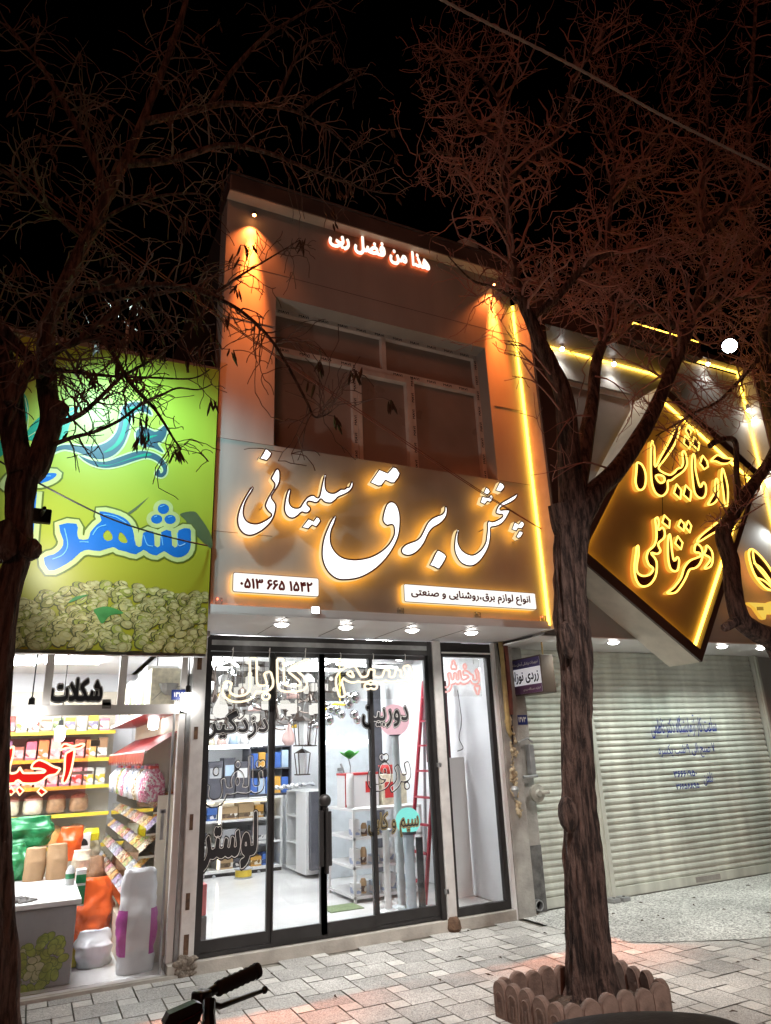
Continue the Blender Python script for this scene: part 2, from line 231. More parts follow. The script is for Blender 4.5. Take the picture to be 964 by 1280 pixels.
TXT = {
 'top': (1391, 209, [[55,1,29,-1,28,5,24,12,15,14,4,-13,7,-8,17,-1,12,8,7,-13,5,-3,11,1,25,12,22,20,10,17,4,16,-2,31,-3,13,-9,17,-7,5,-7,1,-19,-11,-1,-10,9,-19,4,-13,-3,-15,-5,-9,-8,-8,-12,-7,-18,-7,-13,13,15,12,5,9,4,13,0,19,-9,37,-4,6,-4,3,-6,0,-13,-4,-7,-4,-3,-5,0,-8,10,-35,-2,-7,-19,-1,-42,13,-7,0,-4,-3,-6,-21,1,-8,4,-4,17,-5,6,-4,-5,-6,-11,-5,-20,-4,-12,0,-15,3,-8,4,-7,6,-3,9,6,24,-1,10,-17,9,-12,-2,-4,-5,-8,-27,0,-19,3,-14,7,-11,13,-11,13,-7], [381,1,25,-1,23,5,14,8,13,13,12,19,29,1,15,7,16,-6,15,-3,45,-2,24,3,21,6,31,-6,38,1,17,3,17,7,11,10,9,13,4,15,0,24,-3,16,-9,18,-9,9,-15,7,9,11,1,13,-3,6,-3,4,-7,4,-10,1,-9,-3,-7,-10,1,-16,3,-5,8,-6,-13,-8,-8,-9,-7,-12,-4,-15,0,-20,4,-9,8,-8,0,-3,-13,-2,-12,3,-1,23,-6,15,-13,12,-9,4,-12,3,8,12,1,13,-2,5,-9,8,-12,1,-9,-3,-5,-5,-3,-8,2,-13,10,-9,0,-3,-23,-9,-11,-8,-19,-17,-16,-18,2,20,-3,7,-5,4,-10,3,-11,-1,-6,-6,-8,-27,-4,-4,-6,-1,-8,4,-4,10,-4,106,-3,4,-5,3,-19,0,-5,-2,-3,-4,-1,-6,4,-130,-3,-11,-5,-8,-10,-8,-19,-4,-11,2,-12,5,-5,6,-3,9,6,24,0,7,-4,5,-14,7,-8,0,-5,-2,-8,-20,-3,-13,0,-18,5,-17,7,-10,12,-10,13,-7], [864,1,37,0,21,8,17,14,12,22,25,1,16,8,26,-8,15,0,14,6,11,11,6,15,0,20,-7,18,-10,12,-11,8,-8,1,-20,-1,-10,-5,-7,-7,-7,-10,-13,-26,-5,-5,-5,-1,-7,2,-3,4,-8,26,-4,6,-5,2,-7,0,-13,-3,-6,-4,-2,-7,9,-37,-2,-18,-4,-7,-7,-5,-20,-5,-23,4,-6,4,-4,5,-1,13,6,22,-3,9,-17,8,-11,-2,-8,-13,-4,-17,0,-23,3,-12,7,-12,13,-12,14,-6], [1200,46,23,-1,14,3,11,5,14,-6,9,-2,25,1,21,6,24,-7,23,0,10,4,12,10,5,14,0,16,-4,12,-6,10,-19,20,-40,32,-10,3,-6,-2,-9,-12,-3,-14,-10,-16,-3,-9,0,-15,3,-14,-3,-2,-8,2,-4,4,-9,24,-17,32,-7,12,-10,6,6,10,0,12,-2,5,-7,7,-11,3,-10,-3,-5,-5,-3,-7,0,-12,3,-7,6,-4,13,-3,-11,-10,-1,-11,21,-36,3,-14,-9,-4,-12,-1,-19,7,-6,0,-6,-3,-9,-12,-2,4,-3,123,-2,5,-4,2,-22,1,-6,-4,-2,-7,4,-145,3,-4,5,-3,20,0,6,3,4,9,13,-8], [579,79,-1,3,9,8,17,11,12,2,5,-1,3,-4,0,-7,-10,-7,-17,-4], [1018,84,-5,2,-2,2,6,10,4,2,5,-4,3,-9,-3,-3], [1321,98,-4,8,2,5,3,1,3,-6], [714,114,-2,3,-1,4,6,8,4,-5,2,-8,-2,-2], [874,127,14,0,7,4,5,6,1,15,-4,7,-8,6,-6,1,-9,-1,-7,-5,-5,-7,0,-15,5,-7]]),
 'phone': (1087, 152, [[188,0,19,1,4,2,2,5,1,17,-4,49,-8,48,-6,24,-8,6,-17,-6,-6,-7,11,-57,7,-76], [244,0,19,1,7,8,-4,76,17,5,11,-3,19,0,10,5,11,12,2,7,0,17,-5,16,-7,7,-12,-2,-11,-8,-12,4,-12,0,-5,-5,-4,-18,-4,-5,-5,3,-7,25,-5,6,-19,-3,-6,-7,-1,-5,10,-46,8,-84], [751,0,20,1,5,5,1,5,-5,65,-7,48,-6,20,-6,6,-5,1,-14,-4,-5,-6,0,-3,8,-44,7,-56,1,-32], [1014,0,19,1,6,5,1,22,-6,64,29,6,16,13,4,8,4,16,0,7,-6,6,-12,3,-6,-2,-4,-4,-5,-15,-10,-4,-16,2,-6,18,-6,6,-17,-4,-7,-7,9,-50,8,-85], [81,1,17,0,9,3,10,-3,19,1,13,13,7,15,1,12,-1,18,-5,22,-7,17,-17,30,-9,12,-11,9,-6,-1,-15,-13,0,-6,4,-8,-18,-30,-12,-33,-1,-24,3,-14,7,-12], [404,1,8,0,5,3,24,41,34,34,0,9,-11,13,-6,0,-16,-10,-10,7,-4,8,1,8,4,4,8,2,17,-2,5,4,4,18,-1,4,-5,4,-10,3,-17,0,-12,-3,-15,-10,-9,-16,-2,-21,3,-10,19,-23,-16,-26,-13,-26,0,-5,3,-3], [489,1,8,0,5,3,24,41,34,34,0,9,-11,13,-6,0,-16,-10,-10,7,-4,8,1,8,4,4,8,2,17,-2,5,4,4,18,-1,4,-5,4,-10,3,-17,0,-12,-3,-15,-10,-9,-16,-2,-21,3,-10,19,-23,-16,-26,-13,-26,0,-5,3,-3], [589,1,17,0,8,3,9,-3,19,1,14,11,7,18,0,27,-2,14,-8,23,-16,30,-14,18,-9,7,-8,-2,-13,-12,0,-6,5,-8,-22,-36,-10,-32,0,-22,3,-12,12,-14], [809,1,17,0,8,3,10,-3,19,2,15,13,7,19,-2,26,-9,34,-18,33,-9,11,-13,11,-6,-1,-14,-13,0,-6,4,-8,-21,-34,-9,-30,-2,-18,4,-21,9,-11], [917,1,17,0,7,7,-4,75,31,3,15,6,6,6,-2,16,-9,8,3,19,-6,8,-9,2,-19,-2,-8,-5,-10,-11,-2,2,-4,10,-6,5,-19,-4,-5,-5,12,-67,5,-60,2,-8], [123,32,-5,9,-6,5,-13,-2,-4,-4,-3,-7,-3,3,0,15,6,20,9,19,5,6,8,-14,8,-24,1,-20], [629,32,-3,9,-7,5,-13,-2,-6,-5,-1,-5,-2,1,-2,9,3,15,8,22,10,14,2,-1,7,-14,7,-22,1,-20,-1,-5], [851,32,-4,9,-5,4,-15,-1,-4,-4,-4,-7,-3,5,0,11,4,16,8,19,9,12,9,-16,6,-21,3,-18,-2,-7], [23,42,4,0,4,2,15,16,1,5,-1,4,-17,17,-7,3,-5,-1,-12,-13,-5,-7,2,-6], [962,116,-2,2,1,2,6,-1], [302,117,-3,2,0,3,3,10,4,-11]]),
 'sub': (2596, 234, [[1852,1,17,3,6,5,-10,58,0,9,4,8,7,4,8,2,37,-5,6,6,4,7,3,11,0,12,-4,20,-9,13,-15,12,-22,1,-12,-4,-15,-12,-10,-15,-1,-5,3,-4,15,-9,3,0,12,16,9,5,10,-3,7,-13,-3,-4,-36,-1,-13,-9,-12,-13,-5,-14,0,-23,10,-52], [2314,1,23,-1,27,5,12,5,3,4,1,4,-5,14,-6,4,-26,-6,-20,-1,-21,5,-10,6,-5,7,-4,14,1,8,4,12,7,10,19,14,30,9,6,8,-3,15,-6,5,-18,-2,-17,-7,-10,4,-5,5,-2,7,3,8,14,5,18,-1,5,5,3,12,-1,6,-5,5,-25,2,-15,-4,-8,-4,-12,-11,-4,-9,-2,-6,0,-20,4,-9,12,-16,-11,-13,-7,-15,-4,-17,0,-14,4,-19,15,-18,19,-11], [51,33,31,0,32,7,14,8,13,13,8,16,20,2,15,6,12,-5,17,-3,29,2,32,9,24,-8,20,-2,26,1,17,7,16,-7,25,-1,14,2,11,7,17,-8,15,-3,44,-1,23,3,23,8,15,12,8,18,0,17,-5,14,-15,14,-11,4,-18,0,-15,-4,-21,-13,-21,-19,-17,-20,-3,1,-3,4,3,24,-5,5,-14,3,-4,0,-4,-4,-6,-23,-5,-9,-12,-4,-17,3,-4,7,4,17,-1,8,-5,4,-14,2,-5,-1,-3,-4,-4,-19,-5,-13,-14,-4,-15,2,-9,3,8,12,4,11,0,18,-3,6,-15,13,-12,3,-14,0,-13,-3,-15,-6,-17,-18,-1,-6,4,-10,17,-18,0,-3,-24,-4,-20,3,-3,5,4,27,-7,5,-15,1,-6,-5,-7,-29,-7,-5,-19,0,-41,13,-6,-1,-4,-8,-3,-16,4,-4,23,-9,2,-5,-4,-5,-12,-6,-25,-6,-15,0,-13,3,-14,8,-4,6,-2,9,6,25,-1,5,-8,6,-13,3,-6,-5,-7,-27,0,-16,3,-12,6,-10,10,-11,17,-8], [641,33,20,2,25,10,18,17,7,12,4,14,1,14,-3,24,-9,19,-15,12,-16,2,-12,-4,-13,-13,-8,-14,-2,-11,0,-14,4,-11,14,-12,20,-4,-9,-7,-29,-7,-4,-4,-1,-5,2,-12], [827,33,29,-1,23,5,19,7,16,12,6,-10,8,-6,10,0,9,5,7,-5,9,0,8,4,5,7,0,8,-2,5,-5,6,-6,2,-6,0,-10,-6,-9,6,-14,-1,-1,2,1,4,19,2,15,4,10,8,6,10,3,12,0,15,-5,25,-6,17,-4,2,-4,0,-15,-6,-4,-5,0,-7,10,-30,0,-8,-3,-7,-19,-3,-20,4,-28,10,-5,0,-4,-3,-5,-16,1,-7,23,-9,5,-4,-6,-9,-15,-7,-17,-4,-17,0,-13,3,-14,6,-5,7,-2,9,6,31,-5,4,-12,5,-5,0,-3,-2,-10,-28,0,-22,4,-11,5,-7,16,-14,15,-7], [1277,33,24,4,22,10,14,12,10,17,4,20,0,17,-3,15,-7,15,-10,11,-7,3,-16,2,-11,-4,-12,-11,-7,-11,-4,-12,0,-15,0,-8,4,-7,12,-10,21,-5,-12,-8,-25,-6,-4,-4,-1,-6,2,-13], [1354,33,10,1,23,12,21,19,9,14,5,19,0,19,-7,25,-5,11,-6,5,-7,0,-11,-6,-4,-4,0,-6,12,-26,1,-9,-2,-10,-5,-11,-7,-10,-12,-7,-20,-8,-3,-4,-1,-5,3,-9], [1648,33,5,0,9,2,22,13,15,13,13,19,14,-3,22,2,14,5,10,10,7,15,0,22,-6,23,-4,12,-3,3,-9,2,-11,-5,-5,-4,-1,-6,11,-37,-2,-8,-6,-3,-11,-2,-11,5,-15,37,-7,9,-7,1,-15,-8,-2,-7,12,-26,1,-15,-5,-14,-7,-10,-12,-8,-20,-9,-5,-5,0,-7,5,-12], [1934,33,5,0,10,4,13,6,15,11,13,14,8,16,3,13,-1,29,-9,23,-8,9,-7,0,-12,-7,-3,-4,1,-6,9,-19,3,-10,0,-10,-6,-15,-11,-13,-29,-13,-4,-4,0,-5,5,-13], [2066,33,18,2,17,5,16,10,13,13,8,14,20,1,16,2,9,5,9,11,4,12,0,45,-2,64,-2,12,-4,4,-19,0,-5,-5,3,-84,0,-31,-1,-4,-13,-3,-10,1,-8,31,-10,13,-12,6,-14,2,-8,-2,-8,-5,-11,-11,-7,-13,-2,-12,2,-19,4,-6,9,-8,23,-7,-12,-8,-25,-6,-4,-3,-1,-11,3,-11], [2417,33,20,2,25,10,18,17,9,15,20,1,17,2,8,4,8,7,6,7,3,10,0,24,-7,30,-5,7,-10,2,-11,-5,-5,-4,0,-5,11,-36,-1,-9,-6,-4,-24,-1,-4,24,-5,10,-12,12,-6,4,-10,2,-14,-2,-6,-3,-12,-12,-5,-8,-4,-11,-1,-17,1,-8,4,-6,8,-8,26,-8,-10,-7,-29,-7,-4,-4,-1,-5,3,-12], [1747,41,5,-1,7,3,7,9,0,11,-10,9,-13,-1,-5,-4,-4,-6,0,-7,2,-6,6,-5], [1546,42,30,-1,28,7,19,11,15,18,8,24,1,18,-1,17,-8,21,-14,14,-13,4,-15,-3,-15,-12,-8,-13,-4,-23,4,-16,14,-12,25,-5,-3,-6,-8,-6,-17,-6,-18,-3,-13,1,-20,8,-6,9,-2,10,0,6,8,20,0,5,-5,5,-14,6,-3,-1,-6,-5,-5,-11,-5,-19,0,-20,3,-11,5,-8,16,-14,15,-7], [1030,78,29,1,17,7,10,-6,17,-3,24,2,14,6,8,-5,13,-2,21,1,13,6,7,-5,13,-2,12,0,14,3,14,12,6,16,0,23,-7,31,-6,7,-6,1,-14,-5,-5,-4,0,-5,11,-36,-1,-9,-6,-4,-6,-1,-10,2,-1,8,2,24,-5,4,-12,2,-5,0,-4,-4,-6,-27,-7,-8,-7,-1,-9,3,-1,3,4,25,-5,4,-14,4,-5,-1,-4,-4,-6,-23,-4,-9,-11,-3,-18,3,-4,7,4,17,-1,8,-5,4,-12,2,-5,0,-5,-5,-4,-19,-5,-13,-13,-4,-12,2,-6,4,-2,14,-4,102,-6,5,-18,0,-5,-5,0,-16,6,-109,3,-10,9,-9,8,-4], [1457,78,7,0,8,2,5,6,2,5,-1,10,-4,8,4,12,0,5,-5,5,-12,5,-5,-2,-6,-8,-9,-23,2,-15,8,-8], [2026,79,18,0,5,3,1,4,-4,137,-2,8,-6,3,-16,-1,-4,-2,-2,-4,4,-135,2,-9], [2376,79,18,0,5,3,1,4,-3,128,-1,15,-7,5,-16,-1,-4,-2,-1,-4,3,-141], [2572,79,19,0,4,3,1,4,-4,141,-1,4,-5,3,-17,-1,-4,-2,-1,-4,4,-141], [484,104,0,3,7,8,13,11,14,7,14,3,7,-3,4,-5,1,-5,-2,-6,-11,-8,-17,-4], [671,107,-5,5,1,7,5,8,6,2,5,-6,4,-15,-9,-2], [1307,107,-5,5,1,7,4,8,6,2,7,-7,2,-14,-3,-2], [2107,107,-11,2,-4,3,2,11,4,5,6,0,6,-7,2,-12,-1,-2], [2458,107,-11,2,-4,3,2,10,6,7,6,-2,4,-8,2,-11], [1606,122,-7,3,-1,6,4,10,6,4,5,-4,5,-15,-2,-4], [276,124,-15,14,1,3,14,4,11,-4,1,-4,-6,-10], [167,157,11,-1,10,6,8,-6,11,1,9,9,1,6,-1,6,-7,8,-6,3,-6,-1,-10,-5,-10,5,-9,0,-8,-6,-2,-6,0,-10], [352,157,12,0,7,6,2,5,-1,11,-6,7,-5,2,-10,-1,-9,-10,0,-11], [1067,157,12,0,7,6,2,5,-1,11,-6,7,-5,2,-10,-1,-9,-10,0,-11], [1176,167,12,-1,9,6,7,-6,10,0,5,3,5,5,2,8,-2,7,-5,6,-6,3,-3,14,-8,7,-10,1,-6,-3,-6,-8,-1,-10,-12,-11,0,-11], [1964,171,13,0,9,8,0,13,-9,9,-6,1,-7,-1,-8,-8,-1,-14], [2522,181,11,0,10,11,-1,11,-10,9,-11,-1,-9,-9,0,-13], [1587,183,10,0,7,5,12,-5,10,0,8,10,0,13,-6,6,-5,3,-9,-1,-8,-5,-9,5,-11,0,-9,-8,-2,-8,3,-7]]),
 'kabl': (346, 199, [[47,0,24,0,23,6,12,6,13,13,10,22,23,-2,20,4,9,5,10,13,3,11,0,19,-9,35,-6,5,-16,-5,-5,-5,11,-42,-3,-9,-8,-3,-14,-1,-6,2,-5,5,-3,10,-1,23,-2,72,-1,10,-3,4,-19,0,-4,-4,4,-126,-3,-19,-8,-12,-11,-7,-18,-4,-13,1,-12,5,-9,8,-4,12,6,26,0,5,-5,4,-10,4,-6,-1,-4,-3,-7,-28,0,-16,4,-14,7,-9,11,-10,11,-6], [159,9,14,0,7,8,1,11,-8,9,-14,0,-7,-8,0,-11], [247,45,36,0,21,3,15,6,10,10,3,11,0,8,-4,16,-14,21,-24,24,8,6,47,24,1,8,-9,15,-8,-1,-47,-24,-13,-9,-9,-10,-2,-9,1,-10,37,-34,10,-16,-1,-6,-3,-3,-26,-4,-27,2,-8,4,-2,10,-4,107,-6,5,-16,-1,-4,-3,2,-101,3,-26,4,-9,9,-9]]),
 'sim': (341, 168, [[17,0,16,2,6,6,-13,67,2,14,3,7,18,-15,19,-7,13,1,15,6,12,-4,21,0,14,3,9,5,10,-5,15,-3,24,0,11,3,9,5,8,-5,12,-3,22,1,13,6,17,-7,19,0,16,7,8,8,5,13,0,26,-8,31,-4,5,-5,1,-15,-5,-3,-3,-1,-5,10,-27,1,-14,-4,-9,-10,-2,-9,2,-3,4,2,30,-4,3,-14,2,-6,-3,-7,-30,-5,-6,-9,-2,-10,3,-1,5,3,25,-3,3,-15,4,-6,-4,-7,-24,-5,-9,-16,-3,-16,3,-3,3,-1,3,4,27,-4,3,-15,2,-6,-3,-5,-22,-4,-10,-6,-4,-13,-2,-6,2,-5,5,-15,35,-10,13,-8,2,-7,1,-20,-7,-16,-11,-12,-12,-11,-17,-7,-18,-1,-26,3,-20,10,-45], [132,40,11,0,9,5,9,-5,11,0,7,8,0,13,-5,6,-6,2,-9,-1,-7,-5,-10,6,-9,-1,-7,-4,-2,-6,0,-10], [69,102,-12,8,-9,10,4,5,12,7,6,-4,8,-22,-1,-4]]),
 'pakhsh': (432, 200, [[397,0,10,0,5,3,5,6,1,12,6,3,6,6,1,12,-8,8,-12,1,-9,-5,-8,5,-10,0,-5,-3,-3,-4,-2,-7,2,-8,5,-5,6,-2,2,-14], [45,15,33,0,20,5,18,13,8,11,7,16,22,0,15,7,15,-7,19,0,12,3,10,7,9,-6,10,-4,26,0,33,7,31,15,13,-15,12,-5,31,-2,15,2,18,8,9,13,1,29,-4,20,-5,15,-4,3,-6,1,-15,-8,-2,-5,9,-24,2,-17,-3,-8,-12,-3,-18,0,-11,4,4,5,0,7,-1,10,-3,3,-15,4,-32,17,-20,5,-19,0,-14,-4,-3,-7,3,-15,5,-3,16,3,15,-2,15,-5,3,-3,0,-2,-31,-13,-24,-4,-15,1,-7,5,-5,13,-3,28,-2,5,-3,2,-15,-2,-4,-3,1,-41,-3,-5,-8,-3,-9,1,-6,4,3,28,-3,5,-16,3,-5,-1,-8,-33,-5,-5,-6,-2,-7,2,-4,4,-11,33,-5,2,-9,-1,-9,-3,-3,-5,9,-34,1,-12,-3,-12,-4,-6,-9,-8,-18,-5,-23,2,-11,5,-5,4,-6,15,6,25,0,6,-10,6,-10,1,-5,-6,-7,-25,0,-16,3,-11,6,-10,10,-10,10,-7], [145,148,9,0,9,5,10,-5,8,0,5,2,5,7,1,7,-1,6,-4,5,-8,3,-1,12,-9,9,-8,1,-6,-3,-6,-8,-1,-11,-7,-3,-4,-6,-1,-11], [281,152,11,1,6,7,0,13,-9,8,-12,-1,-8,-10,2,-11,5,-5]]),
 'dozd': (523, 237, [[16,0,5,0,9,3,19,9,17,13,19,21,14,-3,-2,-18,3,-6,9,-9,12,-3,13,4,15,-4,10,3,10,10,2,7,-1,17,29,1,25,4,11,5,13,10,12,-11,20,-7,25,-1,20,4,13,8,8,8,5,8,3,11,0,14,-5,20,-11,22,-14,20,-6,6,-9,1,-17,-10,-6,-7,-1,-6,1,-6,21,-33,3,-10,0,-3,-5,-2,-16,0,-20,6,-13,-5,-4,19,-7,12,-24,26,-2,4,44,22,6,6,2,8,-7,15,-5,7,-7,20,-9,7,-12,-1,-70,-40,-8,-8,-2,-6,2,-8,11,-15,1,-15,2,-6,33,-29,10,-12,1,-5,-20,-3,-31,1,-2,4,4,19,-3,7,-6,6,-19,4,-8,-2,-6,-6,-6,-27,-3,-4,-15,-1,-20,44,-6,5,-5,2,-11,-3,-12,-6,-6,-10,13,-37,0,-7,-4,-11,-4,-8,-7,-5,-26,-13,-8,-11,0,-5,6,-17], [348,0,6,0,11,4,24,13,17,16,15,25,22,-10,16,-3,15,0,22,5,10,6,8,8,6,9,3,11,-1,23,-11,26,-22,31,-8,3,-7,-1,-14,-10,-5,-9,1,-10,21,-35,1,-10,-4,-2,-16,0,-19,6,-6,-2,-8,-6,-11,35,-6,11,-8,8,8,13,0,10,-3,8,-7,8,-12,4,-11,-3,-9,-8,-4,-9,1,-12,3,-6,13,-10,-9,-10,-2,-9,12,-29,1,-11,-3,-10,-7,-10,-10,-7,-22,-9,-7,-8,-1,-7,7,-18]]),
 'telefon': (372, 208, [[52,0,37,1,22,7,18,16,12,21,38,1,23,4,25,-4,30,-2,26,7,20,-6,14,-1,20,3,12,6,11,9,6,16,0,27,-6,26,-7,14,13,6,3,4,3,9,-2,14,-5,6,-7,3,-11,0,-9,-3,-7,3,-10,0,-9,-4,-5,-8,-2,-14,9,-11,8,-3,7,0,9,3,7,-2,-19,-8,-6,-6,0,-8,11,-36,-1,-5,-4,-3,-19,0,-4,3,-3,5,-2,35,-2,75,-3,5,-6,3,-21,0,-5,-3,-2,-5,3,-98,0,-16,-3,-4,-10,-1,-7,2,2,27,-3,11,-6,11,-8,8,-9,6,-9,3,9,12,1,14,-7,10,-9,4,-12,-1,-10,-9,-1,-18,11,-12,-19,-11,-12,-15,-4,-14,0,-15,3,-10,-2,-3,-11,1,-5,4,-9,29,-5,6,-14,0,-10,-3,-6,-4,-2,-9,6,-20,4,-23,-4,-13,-9,-8,-25,-5,-22,5,-6,7,-3,8,6,25,-1,10,-17,9,-12,-1,-7,-11,-5,-22,0,-20,3,-11,6,-11,13,-13,15,-7], [199,91,-4,3,-2,7,3,7,5,3,4,-3,2,-7,-2,-6], [63,126,16,1,7,5,3,7,0,15,-5,6,-8,5,-9,0,-6,-2,-7,-5,-3,-6,0,-13,5,-8]]),
 'luster': (482, 221, [[17,0,10,0,26,11,21,16,15,19,21,-1,28,6,27,-6,18,0,22,5,20,-5,24,1,11,4,12,-4,21,-1,20,5,9,6,10,11,14,-15,-16,-6,-6,-9,1,-17,7,-15,6,-4,9,-1,20,4,18,7,19,13,16,20,24,2,14,4,11,8,8,10,5,19,0,25,-3,93,-2,7,-4,5,-8,4,-18,0,-10,-3,-6,-8,-1,-32,4,-78,-1,-3,-3,-2,-4,2,-4,16,-9,16,-14,12,-14,5,-16,0,-10,-4,-10,-7,-12,-13,-13,31,-6,4,-8,2,-13,-3,-13,-7,-4,-5,-3,-12,-20,3,-10,-4,-5,-8,-7,-26,-1,2,2,15,-4,10,-7,5,-20,5,-8,-3,-7,-7,-8,-27,-5,-2,-10,0,-2,3,2,15,-1,11,8,9,6,11,0,10,-3,8,-8,8,-11,6,-9,0,-9,-3,-12,3,-13,-2,-10,-8,-5,-13,0,-9,3,-7,5,-7,11,-7,-4,-23,-3,-4,-9,-1,-4,2,-15,37,-4,6,-6,4,-7,2,-9,-2,-15,-7,-5,-6,-1,-12,13,-32,-2,-12,-4,-7,-7,-8,-32,-17,-5,-10,0,-6,7,-18,3,-5]]),
 'durbin': (545, 173, [[57,0,35,1,22,8,8,4,14,14,11,18,8,-2,-2,-12,2,-10,9,-10,5,-3,12,-1,10,4,10,-4,7,0,8,3,11,11,11,-10,6,-3,12,1,11,5,9,-12,10,-2,20,7,20,14,19,20,12,26,18,-19,-17,-5,-6,-7,-2,-10,4,-16,6,-7,6,-3,17,2,24,8,15,10,15,16,9,19,18,-8,18,-2,24,1,17,6,12,11,5,7,5,14,0,15,-5,19,-12,22,-14,21,-10,6,-8,-2,-12,-7,-6,-7,-3,-6,2,-7,21,-35,3,-10,-4,-3,-18,0,-18,6,-13,-4,-7,19,-9,15,-11,10,-14,5,-13,-1,-16,-7,-11,-12,-11,-21,-14,32,-8,7,-8,2,-18,-8,-5,-5,-3,-7,2,-8,9,-20,3,-9,-4,-16,-12,-14,-25,-12,-3,2,-6,7,13,13,4,7,5,18,0,11,-10,43,-8,8,-6,2,-9,-1,-11,-4,-8,-8,-1,-10,9,-32,0,-7,-3,-1,-10,-1,-13,1,-1,6,4,17,-2,6,-8,7,-17,4,-9,-2,-6,-7,-9,-30,-17,-1,-6,5,-8,28,-6,5,-12,1,-16,-5,-7,-8,-1,-6,6,-20,4,-25,-4,-13,-12,-6,-21,-3,-19,6,-3,4,-2,7,6,26,-3,10,-8,7,-15,5,-8,-2,-7,-6,-9,-32,0,-18,5,-16,9,-13,12,-10,13,-6], [68,126,10,0,6,2,10,9,3,8,0,10,-4,8,-6,6,-10,4,-15,-4,-9,-9,-3,-9,0,-6,4,-9,8,-7]]),
 'bargh': (291, 190, [[155,0,8,0,9,3,21,11,17,14,14,18,19,-2,-3,-10,0,-12,7,-10,6,-3,11,0,11,5,4,8,0,12,-11,14,14,11,6,9,3,11,0,26,-5,23,-7,15,-5,3,-10,0,-13,-6,-5,-5,-1,-8,11,-37,0,-5,-5,-2,-14,0,-4,2,-12,30,-10,17,-12,1,-16,-9,-3,-10,11,-24,2,-16,-4,-12,-8,-10,-12,-9,-20,-9,-4,-5,-1,-6,1,-6,5,-13], [55,9,29,0,32,7,21,13,8,8,9,16,6,26,0,21,-3,15,-6,15,-9,11,-10,7,12,9,3,8,-1,14,-5,6,-5,4,-13,1,-9,-4,-8,4,-10,0,-8,-5,-7,-8,0,-14,3,-5,8,-7,11,-3,-14,-11,-9,-14,-6,-21,1,-18,4,-9,8,-8,14,-5,10,-2,1,-2,-3,-3,-7,-4,-19,-5,-19,0,-15,4,-8,8,-3,9,1,11,7,17,-2,10,-17,9,-8,1,-6,-5,-6,-10,-4,-11,-3,-16,0,-18,5,-16,6,-9,13,-11,18,-7], [116,97,-4,1,-1,4,2,7,4,2,3,-3,2,-9,-1,-2]]),
 'simkabl': (891, 244, [[558,0,8,0,12,3,7,4,4,6,-13,65,0,10,2,2,15,-10,15,-5,16,0,15,6,12,-3,13,-1,-4,-13,0,-9,8,-11,10,-4,9,0,7,3,9,-3,10,0,8,3,6,6,3,6,0,12,-4,8,2,2,24,2,12,5,19,-7,19,1,17,5,17,-5,17,-1,18,6,14,14,6,17,-1,29,-10,31,-6,6,-8,1,-15,-5,-7,-6,-1,-10,10,-37,-2,-5,-5,-2,-6,3,2,21,-1,9,-6,5,-13,3,-9,0,-6,-5,-8,-32,-6,-3,-4,0,-3,2,3,24,-3,5,-5,4,-15,4,-9,-2,-5,-6,-9,-29,-5,-2,-7,-1,-12,2,-2,2,4,22,-2,8,-6,4,-17,3,-8,-1,-5,-6,-7,-30,-4,-2,-10,-2,-7,3,-16,39,-12,13,-8,2,-11,1,-20,-7,-15,-10,-19,-19,-12,-21,-4,-17,0,-30,5,-31,7,-31], [50,33,29,-1,22,6,12,6,9,8,19,26,14,-1,-4,-10,1,-12,4,-7,10,-7,10,-1,5,2,9,7,3,6,0,13,-10,14,17,15,6,17,0,21,-7,32,-5,10,-7,4,-9,0,-17,-8,-3,-5,0,-8,10,-38,-2,-4,-9,-2,-11,3,-4,11,-2,95,-2,12,-7,6,-23,0,-5,-4,-3,-5,4,-134,-4,-12,-6,-8,-10,-6,-12,-3,-9,0,-14,4,-6,5,-4,10,6,25,0,7,-3,5,-8,5,-15,4,-6,-3,-6,-9,-7,-26,0,-19,4,-12,6,-10,13,-13,14,-7], [409,33,8,-1,16,3,23,9,18,15,12,18,5,25,0,15,-4,18,-10,19,-14,12,-9,2,-11,1,-15,-6,-13,-11,-8,-15,-4,-18,1,-19,4,-7,6,-7,14,-8,-2,-3,-19,-4,-8,-8,0,-11,3,-12], [249,78,45,-1,14,2,18,6,14,13,3,7,2,10,0,10,-4,14,-11,18,-23,25,7,5,37,18,6,5,1,12,-7,15,-4,4,-10,1,-46,-23,-20,-13,-11,-12,-3,-10,2,-14,37,-33,9,-13,0,-4,-2,-1,-16,-3,-25,0,-7,2,-2,2,-3,29,-3,84,-1,5,-7,5,-7,1,-15,-1,-7,-5,-1,-5,0,-33,2,-68,3,-28,4,-9,7,-8,12,-7], [694,79,-2,3,6,1,1,-3], [447,115,-5,3,1,6,3,3,3,-2,2,-6,-2,-3], [609,117,-9,8,4,5,3,0,2,-2,3,-10]]),
